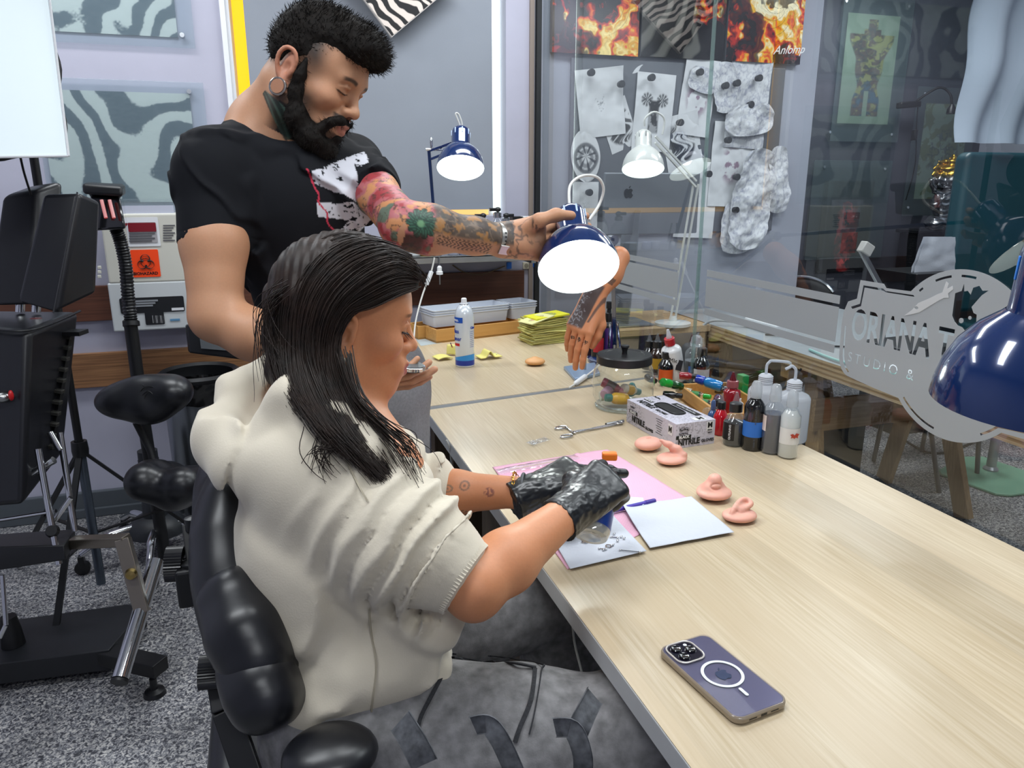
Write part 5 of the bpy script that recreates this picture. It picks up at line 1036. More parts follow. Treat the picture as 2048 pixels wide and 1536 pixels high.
p = atY(1052, 531, WY-.006); t = thing('wall_socket', 'small cream wall socket under the right end of the steel shelf', 'socket', p); ob('plate', MB().box(p, (.032, .012, .032)), mat('socket_cream', '#cfc9b5', .4), t, smooth=0, bevel=.002); ob('recess', MB().lathe([(.010, 0), (.010, .002), (0, .002)], p+V(0, -.006, 0), rot('X', 90), 20), mat('socket_dark', '#8d8775', .5), t)
p = atY(1018, 531, WY-.004); solo('blue_tape', MB().box(p, (.024, .004, .03)), m_blab, 'bit of blue tape on the wall below the steel shelf', 'tape', smooth=0)
p = atY(1062, 529, WY-.004); solo('blue_tape', MB().box(p, (.028, .004, .025)), m_blab, 'bit of blue tape right of the cream wall socket', 'tape', smooth=0)
# rack of upright bottles behind the rubber hand
for px, py, hp, wp, lab, body, tx in ((1195, 722, 100, 26, 'black spray bottle with red emblem behind the rubber hand', m_capb, 'r'), (1215, 718, 112, 24, 'purple-labelled black bottle behind the blue lamp arm', m_capb, 'p'), (1172, 712, 96, 26, 'white bottle with dark label behind the rubber thumb', m_white, 'd')):
    t, r, hb, h, R = bottle(px, py, hp, wp, lab, body, 'spray', 'round', nm='spray_bottle')
    if tx == 'r': lab_patch(r*1.02, hb*.3, hb*.72, CAMA-50, CAMA+50, mat('emblem_red', '#b3262c', .4), parent=t)
    elif tx == 'p': lab_patch(r*1.02, hb*.05, hb*.85, CAMA-80, CAMA+80, mat('label_purple', '#53307e', .4), parent=t)
    else: lab_patch(r*1.02, hb*.05, hb*.3, CAMA-80, CAMA+80, mat('label_maroon', '#3a2226', .4), parent=t)
# ============================================================ BEYOND THE GLASS
m_ply = woodmat('plywood_edge', '#cdb38f', '#9f8260', 1, .55, 'Y', 9, c3='#b99c76'); m_wtop = mat('desk_top_grey', '#9a9fa3', .35, nscale=12, noise=.05)
t = thing('plywood_desk', 'long plywood-edged desk on sawhorses beyond the glass partition', 'desk', (2.2, 2.0, 0))
pe0 = onz(1240, 590); pe1 = onz(1700, 739); pdv = nrm(pe0-pe1); p_far = pe1+pdv*((3.3-pe1[1])/pdv[1]); p_near = pe1+pdv*((.1-pe1[1])/pdv[1])
for k in range(7):
    z = .75-.0085*(k+.5); b = MB().prism([(p_near[0]+.001*(k % 2), p_near[1]), (2.75, p_near[1]), (2.75, p_far[1]), (p_far[0]+.001*(k % 2), p_far[1])], (0, 0, z-.0042), (1, 0, 0), (0, 1, 0), .0083)
    ob('ply_layer', b, m_ply if k % 2 == 0 else woodmat('plywood_edge_dark', '#a98a63', '#8a6d4c', 1, .55, 'Y', 9), t, smooth=0)
ob('desktop', MB().prism([(p_near[0]+.001, p_near[1]), (2.75, p_near[1]), (2.75, p_far[1]), (p_far[0]+.001, p_far[1])], (0, 0, .75), (1, 0, 0), (0, 1, 0), .001), m_wtop, t, smooth=0)
DZ = .7515
m_pine = woodmat('pine', '#c19f74', '#9f7d55', 1, .6, 'Z', 3.5, c3='#ad8a60'); m_pinex = woodmat('pine_x', '#c19f74', '#9f7d55', 1, .6, 'X', 3.5, c3='#ad8a60')
def sawhorse(cx, cy, lab, w=.62):
    t = thing('sawhorse', lab, 'sawhorse', (cx, cy, 0)); zt = .685
    ob('top_beam', MB().box((cx, cy, zt-.03), (w+.1, .05, .06)), m_pinex, t, smooth=0, bevel=.003); ob('apron', MB().box((cx, cy-.125, .5), (w, .02, .13)), m_pinex, t, smooth=0, bevel=.003)
    for sx in (-1, 1):
        for sy in (-1, 1): lg = ob('leg', MB().bar((cx+sx*w*.42, cy+sy*.03, zt-.01), (cx+sx*(w*.5), cy+sy*.22, .006), .028, .075, (0, 1, 0)), m_pine, t, smooth=0, bevel=.002)
    ob('bolt', MB().lathe([(.010, 0), (.010, .006), (.006, .009), (0, .009)], (cx-w*.42, cy-.075, zt-.12), rot('X', 90), 14), m_chrome, t)
sawhorse(2.33, 2.4, 'pine sawhorse under the plywood desk, the nearer one', .75); sawhorse(2.3, 3.05, 'pine sawhorse under the far end of the plywood desk')
t = thing('storage_crate', 'dark grey crate standing under the plywood desk', 'crate', (2.35, 2.75, 0)); ob('crate_body', MB().box((2.35, 2.75, .17), (.5, .18, .34)), mat('crate_dark', '#2d3036', .6), t, smooth=0, bevel=.01); ob('crate_rim', MB().box((2.35, 2.75, .345), (.53, .2, .02)), mat('crate_rim', '#3a3e46', .5), t, smooth=0, bevel=.004)
# things on the plywood desk
p = onz(1392, 606, DZ); t = thing('power_block', 'white power block with a grey cable on the edge of the plywood desk', 'power strip', (2.0, 2.75, DZ)); ob('block', MB().box((2.02, 2.7, DZ+.022), (.06, .22, .042)), m_white, t, smooth=0, bevel=.006)
ob('cord', MB().tube(bez([(1.98, 2.78, DZ+.02), (1.86, 2.9, DZ+.01), (1.80, 2.9, .62), (1.80, 2.85, .3), (1.85, 2.8, .02)], 10), .006, 10), mat('cord_grey', '#a9acb0', .4), t)
def sheetbox(nm, lab, cat, c, size, m, ang=0, z=DZ): return solo(nm, MB().box((c[0], c[1], z+size[2]/2), size, rot('Z', ang)), m, lab, cat, smooth=0, bevel=min(size)*.2)
m_pap = mat('paper_white', '#d3d6d9', .7)
sheetbox('paper_sheet', 'white sheet of paper on the plywood desk seen through the logo lettering', 'paper', (2.12, 1.9), (.21, .297, .002), m_pap, 12)
sheetbox('paper_sheet', 'second white sheet on the plywood desk, right behind the letter N', 'paper', (2.2, 1.55), (.21, .297, .002), m_pap, -20)
sheetbox('paper_sheet', 'white sheet on the plywood desk nearest the camera', 'paper', (2.15, 1.2), (.297, .21, .002), m_pap, 8)
sheetbox('black_tray', 'flat black tray on the plywood desk behind the letter R', 'tray', (2.3, 2.2), (.25, .22, .03), m_capb, 5)
sheetbox('sketchbook', 'dark sketchbook lying on the plywood desk', 'book', (2.45, 1.85), (.2, .28, .02), mat('book_dark', '#24262b', .5), 15)
cable('desk_cable', [(1.93, 2.3, DZ+.006), (1.9, 2.1, DZ+.008), (1.95, 1.9, DZ+.006), (1.9, 1.7, DZ+.006), (1.95, 1.5, DZ+.006)], .005, mat('cord_teal', '#9fc7c2', .4), 'pale green cable looping along the front edge of the plywood desk')
cable('desk_cable', [(1.95, 2.6, DZ+.006), (2.05, 2.5, DZ+.01), (2.0, 2.38, DZ+.006), (2.1, 2.3, DZ+.006)], .004, m_cableb, 'black cable curled beside the white power block')
cable('hanging_cable', [(1.86, 2.25, .70), (1.84, 2.3, .62), (1.83, 2.45, .5), (1.86, 2.5, .2), (1.9, 2.5, .01)], .004, m_cableb, 'black cable hanging below the plywood desk edge')
# back desk with all-in-one computer and white lamp
t = thing('back_desk', 'narrow wooden desk against the back wall beyond the glass', 'desk', (1.75, 3.1, 0)); ob('desktop', MB().box((1.57, 3.12, .735), (.62, .44, .03)), m_ply, t, smooth=0, bevel=.002)
for x in (1.30, 1.84):
    for y in (2.93, 3.30): ob('leg', MB().box((x, y, .36), (.04, .04, .72)), m_pine, t, smooth=0)
Yc = 3.05; i0 = atY(1208, 345, Yc); i1 = atY(1400, 338, Yc); i2 = atY(1215, 428, Yc)
m_alu = mat('aluminium', '#8d9299', .35, .6)
t = thing('desktop_computer', 'silver all-in-one computer seen from behind through the glass, with a fruit logo', 'computer', ((i0[0]+i1[0])/2, Yc, DZ)); hh = i0[2]-i2[2]+.09
ob('screen_back', MB().box(((i0[0]+i1[0])/2, Yc, i0[2]-hh/2), (i1[0]-i0[0], .014, hh)), m_alu, t, smooth=0, bevel=.005)
lc = atY(1257, 385, Yc-.0078); apple((lc[0], lc[1], lc[2]), (1, 0, 0), (0, 0, 1), .043, mat('logo_dark', '#22252a', .25, .4), t, .0008)
fx = (i0[0]+i1[0])/2-.08; ob('stand', MB().bar((fx, Yc+.02, i0[2]-hh*.6), (fx-.04, Yc+.02, DZ+.005), .16, .006, (1, 0, 0)), m_alu, t, smooth=0); ob('foot', MB().box((fx-.03, Yc, DZ+.004), (.2, .2, .006)), m_alu, t, smooth=0)
Yw = 2.85; wc = atY(1286, 338, Yw); wk = 42*float((wc-C0)@fw)/1500; wb = V(wc[0]+.16, Yw+.12, .75)
t = thing('white_desk_lamp', 'cream white desk lamp with slotted neck standing behind the glass', 'lamp', wb); lamp_head(t, wc, nrm(up*.98+fw*.16+rt*.04), wk, m_wenamel, lit=False, inner=m_inner)  # no bulb here, only the lining's painted glow
tp_ = wc+V(0, 0, wk*1.93); ob('cord', MB().tube(bez([tp_, tp_+V(.0, 0, .03), tp_+V(.04, 0, .055), tp_+V(.085, 0, .03), tp_+V(.08, 0, -.03)], 8), .004, 8), m_cablew, t)
ej = atY(1392, 368, Yw+.05); bj = atY(1352, 530, Yw+.1)
for o_ in (-.012, .012):
    ob('upper_arm', MB().bar(wc+V(.05, 0, wk*1.35+o_), ej+V(0, 0, o_), .008, .008), m_wenamel, t, smooth=0); ob('lower_arm', MB().bar(ej+V(o_, 0, 0), V(bj[0]+o_, bj[1], .78), .008, .008), m_wenamel, t, smooth=0)
ob('base', MB().lathe([(.08, .0), (.08, .012), (.02, .02), (.015, .04), (0, .04)], V(bj[0], bj[1], .7515 if bj[0] > 1.88 else .7505), None, 30), m_wenamel, t)
# dark wall pictures (recess)
YD = 4.39
def frm(lab, corners, pr_, fn, caps, nx=160, ny=240):
    q = [atY(x, y, YD-.02) for x, y in corners]; x0, x1 = q[0][0], q[1][0]; z0, z1 = q[2][2], q[0][2]; r0 = [atY(x, y, YD-.02) for x, y in pr_]
    return plate('framed_print', lab, x0, x1, z0, z1, r0[0][0], r0[1][0], r0[2][2], r0[0][2], fn, YD, [(atY(x, y, YD-.02)[0], atY(x, y, YD-.02)[2]) for x, y in caps], nx, ny, m_acr2, m_print)
m_acr2 = glassmat('acrylic_plate_grey', (.8, .86, .87), .14, 0, body=.2, bodycol=(.36, .42, .44))
def torso(u, v):
    u = u/1.5
    w = fbm(np.stack([u, v], -1)*26, 4, 3); hw = .075+.045*sstep(.05, .2, v)-.02*sstep(.0, -.1, v)+.02*sstep(-.1, -.2, v); hw = np.where(v > .22, .025+.02*(v < .25), hw); leg = (v < -.13) & (np.abs(u) < .012)
    inside = sstep(.004, -.004, np.abs(u)-hw)*(v < .31)*(v > -.29); inside = np.where(leg, 0, inside)
    n = fbm(np.stack([u, v], -1)*22+w[..., None]*3, 4, 8); c = mixc(C('#7d4a3c'), C('#c9b35c'), sstep(.42, .6, n)); c = mixc(c, C('#3d6a86'), sstep(.0, -.12, v)*sstep(.4, .5, w)); c = mixc(c, C('#3a3038'), sstep(.08, .02, np.abs(w-.5))*.7)
    return mixc(np.ones(u.shape+(3,))*C('#b7bb9d'), c*.9, inside)
frm('tall framed body suit tattoo print on the dark wall beyond the glass', [(1692, -20), (1832, -5), (1643, 282), (1792, 287)], [(1700, 24), (1804, 35), (1674, 246)], torso, [(1693, 2), (1818, 13), (1660, 264), (1783, 269)])
def redfig(u, v):
    w = fbm(np.stack([u, v], -1)*20, 4, 3); c = mixc(C('#0f1015'), C('#4a4a50'), sstep(.5, .7, fbm(np.stack([u*30, v*4], -1), 3, 1))*.6); r = np.hypot((u-.01)/.10, (v+.05)/.26)+(w-.5)*.8
    rf = mixc(C('#7a1c1c'), C('#ee5552'), sstep(.4, .6, w)); return mixc(c, rf, sstep(1., .8, r)*sstep(.3, .45, fbm(np.stack([u, v], -1)*40, 3, 6)))
q = [(1630, 320), (1785, 330), (1618, 520), (1770, 520)]; frm('dark framed print of a red sculptural figure low on the dark wall', q, [(1652, 362), (1752, 366), (1652, 545)], redfig, [(1649, 334), (1770, 338)])
def portrait(u, v):
    w = fbm(np.stack([u, v], -1)*18, 4, 13); n = fbm(np.stack([u, v], -1)*14+w[..., None]*2, 4, 2); c = mixc(C('#b9bba0'), C('#8f8b52'), sstep(.5, .56, n)); return mixc(c, C('#46443f'), sstep(.07, .02, np.abs(w-.5))*sstep(.2, .1, np.hypot(u, v))*.8)
frm('framed yellowish portrait drawing behind the silver statue', [(1838, 172), (1962, 180), (1800, 432), (1920, 432)], [(1856, 206), (1944, 212), (1826, 398)], portrait, [(1850, 187), (1958, 193), (1816, 415)])
def bw(u, v): n = fbm(np.stack([u*40, v*16], -1), 4, 3); return mixc(C('#17191d'), C('#c9ccd0'), sstep(.5, .62, n))
q0 = atY(1965, 78, YD-.02); t = thing('small_canvas', 'small black and white canvas at the top right of the dark wall', 'picture', V(q0[0]+.12, YD-.02, q0[2])); painted('print', (q0[0]+.13, YD-.03, q0[2]+.17), (1, 0, 0), (0, 0, 1), .26, .34, bw, m_print, 90, 120, t); ob('frame', MB().box((q0[0]+.13, YD-.014, q0[2]+.17), (.262, .028, .342)), m_black, t, smooth=0)
# console under the pictures with statue, gooseneck clamp lamp
Ys = 4.05
p = atY(1905, 462, Ys); t = thing('black_console', 'black shelf cabinet against the dark wall under the silver statue', 'cabinet', (p[0], 4.12, 0)); ob('cabinet_body', MB().box((p[0]+.22, 4.12, p[2]/2-.01), (.75, .46, p[2]-.02)), mat('cabinet_black', '#15171b', .35), t, smooth=0, bevel=.004); ob('cabinet_top', MB().box((p[0]+.22, 4.12, p[2]-.012), (.79, .5, .022)), mat('cabinet_black', '#15171b'), t, smooth=0, bevel=.003)
CONZ = p[2]
g0_ = atY(1800, 210, 4.3); g = [atY(1826, 208, 4.3), atY(1850, 190, 4.28), atY(1880, 175, 4.24), atY(1900, 188, 4.2), atY(1904, 212, 4.18)]
t = thing('gooseneck_lamp', 'black clip-on gooseneck lamp bending over the silver statue', 'lamp', g0_); ob('neck', MB().tube(bez(g, 8), .008, 10), m_black, t); ob('clip', MB().bar(atY(1797, 211, 4.3), atY(1838, 208, 4.3), .05, .04), m_black, t, bevel=.008); ob('lamp_cup', MB().lathe([(.03, -.03), (.028, .0), (.012, .03), (0, .032)], g[-1]+V(0, 0, -.02), None, 20), m_black, t)
ob('cord', MB().tube(bez([atY(1836, 212, 4.3), atY(1833, 255, 4.3), atY(1830, 330, 4.3), atY(1812, 400, 4.3)], 8), .004, 8), m_black, t); ob('switch', MB().box(atY(1829, 270, 4.3), (.03, .03, .07)), m_black, t, bevel=.004)
# teal padded screen, white fabric, chairs
m_teal = mat('teal_leather', '#0c4650', .4, bump=.1, nscale=8)
q = atY(1946, 303, 3.3); q2 = atY(1895, 600, 3.3)
t = thing('teal_treatment_chair', 'large dark teal padded chair back standing beyond the glass at the right', 'chair', (q[0]+.45, 3.35, 0)); ob('backrest', MB().prism([(q[0]+.42+a_, q[2]-.45+b_) for a_, b_ in rrect(.84, .9, .05)], (0, 3.42, 0), (1, 0, 0), (0, 0, 1), .10), m_teal, t, bevel=.03, smooth=60, segs=4)
ob('seat', MB().prism([(q[0]+.42+a_, 3.1+b_) for a_, b_ in rrect(.8, .5, .06)], (0, 0, .48), (1, 0, 0), (0, 1, 0), .12), m_teal, t, bevel=.03, smooth=60, segs=4); ob('pedestal', MB().lathe([(.25, 0), (.25, .03), (.06, .06), (.06, .48)], (q[0]+.42, 3.15, 0), None, 28), m_black, t)
wf = MB(); q = atY(1962, -40, 3.25); P = np.array([[(q[0]+a_*1.1+.0, 3.25+.03*math.sin(a_*25+b_*3)+.02*math.sin(b_*9), q[2]-b_*(.78-.25*a_*0)) for b_ in np.linspace(0, 1, 20)] for a_ in np.linspace(0, 1, 50)]); P[..., 0] -= .10*np.linspace(0, 1, 20)[None, :]*0
wf.grid(P); P2 = P[::-1]+np.array([0, .004, 0]); wf.grid(P2)
o = solo('fabric_diffuser', wf, mat('diffuser_fabric', '#b9c6d6', .8, trans=0), 'pale blue-white fabric light diffuser hanging at the top right beyond the glass', 'light diffuser', smooth=80)
t = thing('diffuser_stand', 'black light stand carrying the fabric diffuser at the right', 'stand', (q[0]+1.15, 3.32, 0)); ob('pole', MB().tube([(q[0]+1.15, 3.32, .0), (q[0]+1.15, 3.32, 2.6)], .014, 12), m_black, t); ob('crossbar', MB().tube([(q[0]+.02, 3.29, q[2]), (q[0]+1.15, 3.31, q[2])], .01, 10), m_black, t)
def shellchair(c, rz, lab, s=1.):
    t = thing('shell_chair', lab, 'chair', c, rz); m_ch = mat('chair_dark', '#2c2b2f', .5); P = []
    for a_ in np.linspace(-1, 1, 25): P.append([(.23*math.sin(a_*1.25)*(1-.12*b_), .05+.16-.2*math.cos(a_*1.15)+.03*b_, .46+.38*b_*(1-.22*abs(a_)**3)) for b_ in np.linspace(0, 1, 9)])
    P = np.array(P); P[..., 1] = -P[..., 1]+.1; o = ob('backrest', MB().grid(P), m_ch, t, world=False, smooth=80); s_ = o.modifiers.new('th', 'SOLIDIFY'); s_.thickness = .012
    ob('back_frame', MB().tube([P[i, -1] for i in range(25)], .009, 8), m_chrome, t, world=False); ob('seat', MB().lathe([(0, .44), (.2, .44), (.22, .455), (.21, .47), (0, .465)], (0, .05, 0), None, 28), m_ch, t, world=False, bevel=.003)
    for sx in (-1, 1):
        for sy in (-1, 1): ob('leg', MB().tube([(sx*.15, .05+sy*.14, .44), (sx*.2, .05+sy*.2, 0)], .01, 10), m_chrome, t, world=False)
    return t
cx = atY(1566, 560, 3.75); shellchair((cx[0], 3.6, 0), math.radians(0), 'dark rounded chair with a chrome rim beyond the plywood desk')
p = dep(1748, 540, 2.55); t = thing('phone_clamp', 'small silver clamp arm standing on the plywood desk before the dark wall', 'clamp', V(2.25, 1.95, DZ)); a = atY(1722, 500, 2.15); b = atY(1770, 590, 2.15); ob('arm', MB().bar(a, b, .014, .018), m_steel, t, bevel=.002); ob('clamp_head', MB().box(a+V(.02, 0, .004), (.045, .03, .04), rot('Y', 28)), mat('clamp_grey', '#b9b6b3', .4), t, bevel=.004); ob('foot', MB().tube([b, V(b[0]+.02, b[1], DZ)], .01, 10), m_steel, t)
ts = MB(); a = [atY(1853, 474, 3.2), atY(1912, 474, 3.2), atY(1912, 545, 3.2), atY(1828, 545, 3.2)]; P = np.array([[a[0]*(1-u)*(1-v)+a[1]*u*(1-v)+a[2]*u*v+a[3]*(1-u)*v+np.array([0, .012*vnoise(np.array([u*6, v*6])), 0]) for v in np.linspace(0, 1, 14)] for u in np.linspace(0, 1, 14)]); ts.grid(P); ts.grid(P[::-1]+np.array([0, .02, 0]))
t = thing('side_cabinet', 'low dark cabinet carrying the white tissue beside the teal chair', 'cabinet', (a[3][0]+.1, 3.25, 0)); ob('cabinet_body', MB().box((a[3][0]+.12, 3.28, a[3][2]/2), (.34, .3, a[3][2])), mat('cabinet_black', '#15171b'), t, smooth=0, bevel=.004)
solo('tissue_stack', ts, m_towel, 'textured white tissue standing up left of the teal chair back', 'tissue', smooth=60)
# floor items
p0 = onz(1980, 945, 0); t = thing('floor_lamp_base', 'pale green flat base plate with a grey pole on the floor beyond the glass', 'stand', p0)
q = [onz(x, y, 0) for x, y in ((1876, 945), (1925, 918), (1965, 918), (2075, 955), (2095, 985), (2020, 995), (1990, 992), (1880, 952))]
ob('base_plate', MB().prism([(a_[0], a_[1]) for a_ in q], (0, 0, .001), (1, 0, 0), (0, 1, 0), .014), mat('mint_paint', '#7fae93', .4), t, bevel=.004); ob('pole', MB().tube([p0+V(0, 0, .015), p0+V(0, 0, .6)], .022, 16), mat('pole_grey', '#a5a9ad', .35, .4), t); ob('collar', MB().lathe([(.034, 0), (.034, .008), (.024, .02)], p0+V(0, 0, .014), None, 24), mat('pole_grey', '#a5a9ad'), t)
a = onz(1878, 985, 0); t = thing('metal_chair', 'chair on slim grey metal legs standing by the mint floor plate', 'chair', a); ob('leg', MB().tube([a, atY(1862, 862, a[1]+.02)], .011, 10), mat('pole_dark', '#5d6066', .35, .6), t); ob('leg', MB().tube([a+V(.34, .1, 0), a+V(.3, .12, .44)], .011, 10), mat('pole_dark', '#5d6066'), t); ob('leg', MB().tube([a+V(.02, .42, 0), a+V(.0, .36, .44)], .011, 10), mat('pole_dark', '#5d6066'), t); ob('leg', MB().tube([a+V(.36, .45, 0), a+V(.32, .4, .44)], .011, 10), mat('pole_dark', '#5d6066'), t); ob('seat', MB().box(a+V(.16, .22, .455), (.42, .42, .03)), mat('seat_maroon', '#3d2a2c', .5), t, bevel=.01)
cable('floor_cable', [onz(1790, 870, 0)+V(0, 0, .006), onz(1850, 905, 0)+V(0, 0, .006), onz(1900, 905, 0)+V(0, 0, .006), onz(1950, 885, 0)+V(0, 0, .006)], .006, m_cableb, 'black cable curving over the floor behind the mint plate')
# ============================================================ LEFT SIDE OF THE ROOM
m_lea = mat('black_leather', '#15161b', .36, coat=.15, coatr=.3, bump=.12, nscale=120, bdist=.0008); m_bmet = mat('black_metal', '#101114', .45); m_thread = mat('seam_thread', '#2c2d33', .7)
def hullpad(nm, front, back, parent, m=None, bev=.02, seg=4, lab=None, label=None):
    """padded block: front polygon and back polygon (world points, same count)"""
    n = len(front); b = MB().add(list(front)+list(back), [tuple(range(n-1, -1, -1)), tuple(range(n, 2*n))]+[(i, (i+1) % n, (i+1) % n+n, i+n) for i in range(n)])
    me_ = ob(nm, b, m or m_lea, parent, smooth=70, bevel=bev, segs=seg, label=label); return me_
def dp(pts, d): return [dep(x, y, (d[i] if hasattr(d, '__len__') else d)) for i, (x, y) in enumerate(pts)]
# --- tattoo client chair ---
t = thing('treatment_chair', 'black leather adjustable tattoo chair on a black steel base at the left', 'chair', (-.75, 2.2, 0))
TL, TR, BR, BL = (84, 386), (160, 384), (112, 628), (30, 606)
f = dp([TL, TR, BR, BL], 1.98); ex_ = dep(196, 588, 2.06)-dep(112, 628, 1.98); bk_ = [p+ex_ for p in f]; bk_[1] = dep(203, 402, 2.06); bk_[0] = bk_[1]+(f[0]-f[1])
hullpad('armrest_cushion', f, bk_, t, bev=.014)
f2 = dp([(2, 392), (72, 380), (62, 612), (-30, 615)], 2.1); hullpad('armrest_cushion', f2, [p+ex_*.7 for p in f2], t, bev=.014)
# recess in the side of the cushion
c_ = dep(158, 505, 2.045); u_ = nrm(dep(176, 430, 2.06)-dep(146, 585, 2.03)); fn_ = nrm(np.cross(ex_, u_)); sd = nrm(ex_)
nrm_side = nrm(np.cross(u_, sd)); 
if nrm_side@(C0-c_) < 0: nrm_side = -nrm_side
oval = [c_+nrm_side*.004+u_*(.097*math.sin(a))+sd*(.016*math.cos(a)) for a in np.linspace(0, 2*math.pi, 33)[:-1]]
ob('hand_hole', MB().add([o_+nrm_side*.004 for o_ in oval]+[o_-nrm_side*.03 for o_ in oval], [tuple(range(32))]+[(i, (i+1) % 32, (i+1) % 32+32, i+32) for i in range(32)]), mat('hole_black', '#050506', .6), t); ob('hand_hole_rim', MB().tube([o_+nrm_side*.004 for o_ in oval], .0055, 10, closed=True), m_lea, t)
ob('seam', MB().tube([f[1]*.93+f[0]*.07, f[2]*.93+f[3]*.07], .002, 6), m_thread, t)
fr_ = dp([(-60, 652), (58, 662), (48, 1012), (-60, 1020)], 1.95); bk2 = dp([(-30, 620), (160, 622), (128, 905), (-30, 960)], [2.15, 2.2, 2.22, 2.15]); hullpad('seat_block', fr_, bk2, t, bev=.018)
ob('piping', MB().tube(bez([fr_[0], fr_[1]+np.array([0, 0, .002]), bk2[1]], 6), .0035, 8), m_lea, t)
for px in (42, 74): ob('support_rod', MB().tube([dep(px-2, 625, 2.12), dep(px, 590, 2.12)], .012, 14), m_chrome, t)
rk0 = dep(137, 672, 2.16); rk1 = dep(100, 900, 2.12)
ob('ratchet_bar', MB().bar(rk0, rk1, .02, .012), m_bmet, t, smooth=0)
for k in range(11):
    q = rk0*(1-k/10.5)+rk1*(k/10.5); ob('ratchet_tooth', MB().bar(q+rt*-.012-fw*.02, q+rt*.022-up*.006-fw*.02, .016, .010), mat('tooth_steel', '#5d5c58', .4, .8), t, smooth=0, bevel=.001)
ob('top_bracket', MB().box(dep(143, 665, 2.14), (.07, .05, .012), rot('Z', -17)), m_bmet, t, smooth=0); ob('red_plate', MB().ell(dep(70, 638, 2.08), (.018, .012, .004)), mat('dark_red_plate', '#5a1018', .3), t)
ob('lever', MB().ell(dep(4, 795, 1.94), (.022, .016, .014)), m_steel, t); ob('lever_tip', MB().ell(dep(22, 791, 1.93), (.006, .010, .014)), mat('red_plastic', '#c01a20', .35), t)
for a, b, r, d in (((108, 920), (44, 957), .012, 2.0), ((76, 898), (118, 1128), .010, 1.98), ((120, 865), (150, 1062), .010, 2.1), ((142, 995), (110, 1040), .008, 2.0), ((0, 1040), (112, 1022), .006, 2.0), ((100, 865), (120, 900), .010, 2.05), ((5, 1150), (12, 1250), .007, 1.95), ((12, 1250), (0, 1275), .007, 1.95)):
    ob('linkage_rod', MB().tube([dep(*a, d), dep(*b, d)], r*.85, 12), m_chrome, t)
ob('knob', MB().lathe([(.014, -.012), (.018, 0), (.014, .012), (0, .012)], dep(105, 1062, 1.98), rot('X', 60), 12), m_capb, t)
hullpad('deck', dp([(-60, 1095), (128, 1090), (132, 1120), (-60, 1150)], 1.97), dp([(-60, 1072), (150, 1058), (152, 1088), (-60, 1100)], 2.2), t, m_bmet, .003, 2)
# base plate on the floor
q = [onz(-80, 1290, .09), onz(255, 1205+115, .09), onz(300, 1240, .09), onz(262, 1208, .09), onz(-80, 1265, .09)]
zb_ = .095; q = [onz(-140, 1345, zb_), onz(218, 1300, zb_), onz(290, 1215, zb_), onz(255, 1208, zb_), onz(-140, 1262, zb_)]
ob('base_plate', MB().prism([(p[0], p[1]) for p in q], (0, 0, .03), (1, 0, 0), (0, 1, 0), .065), mat('base_black', '#191b20', .5, nscale=30, noise=.1), t, smooth=0, bevel=.003)
a = onz(210, 1308, .07); b = onz(322, 1335, .07); ob('foot_bar', MB().bar(a, b, .055, .04), m_bmet, t, smooth=0, bevel=.002); ob('levelling_foot', MB().lathe([(.03, 0), (.026, .012), (.01, .018), (.01, .05), (0, .05)], onz(310, 1388, 0), None, 20), m_capb, t)
ob('steel_arm', MB().bar(dep(145, 1085, 2.08), dep(254, 1080, 2.04), .034, .028), mat('satin_steel', '#8d857b', .35, .9), t, smooth=0, bevel=.002); ob('steel_arm', MB().bar(dep(246, 1078, 2.04), dep(286, 1225, 2.02), .036, .034, (0, 1, 0)), mat('satin_steel', '#8d857b'), t, smooth=0, bevel=.002)
ob('brass_bolt', MB().lathe([(.012, -.01), (.016, 0), (.012, .012), (0, .014)], dep(262, 1148, 2.0), rot('X', 80), 14), mat('brass', '#a8925c', .3, 1.), t)
ob('cross_tube', MB().tube([dep(312, 1122, 2.12), dep(240, 1358, 1.90)], .021, 24), m_chrome, t); ob('tube_cap', MB().lathe([(.0215, -.001), (.0215, .006), (0, .006)], dep(239.5, 1361, 1.90), np.array(Vector(dep(240, 1358, 1.90)-dep(312, 1122, 2.12)).to_track_quat('Z', 'Y').to_matrix()), 24), m_bmet, t)
ob('foot_pedal_tube', MB().lathe([(.03, 0), (.026, .05), (.02, .09), (0, .09)], onz(5, 1330, .096)+V(.0, .1, 0), None, 24), m_bmet, t)
# --- softbox ---
m_soft = mat('softbox_fabric', '#e9f3f6', .8, emit='#dff3fa', es=.28, bump=.1, nscale=3, bdist=.02)  # unlit softbox; a faint glow in the fabric brightens it
tr, br, bl_, tl_ = dep(94, -40, 1.92), dep(137, 312, 1.92), dep(-260, 318, 1.75), dep(-260, -60, 1.75)
pl = onz(205, 1182, 0)
t = thing('softbox', 'large white fabric softbox with black rim on a black tripod stand at the top left', 'softbox', pl)
cb = (tr+br+bl_+tl_)/4; nb_ = nrm(np.cross(tr-br, bl_-br));
if nb_@fw < 0: nb_ = -nb_
P = np.array([[br*(1-u)*(1-v)+bl_*u*(1-v)+tl_*u*v+tr*(1-u)*v-nb_*.012*math.sin(math.pi*u)*math.sin(math.pi*v) for v in np.linspace(0, 1, 12)] for u in np.linspace(0, 1, 12)]); ob('diffuser_front', MB().grid(P), m_soft, t, smooth=80)
ctr = cb+nb_*.42+V(.05, 0, .0); outer = [tr, br, bl_, tl_]; inner = [p*.25+ctr*.75 for p in outer]
bb_ = MB(); mids = []
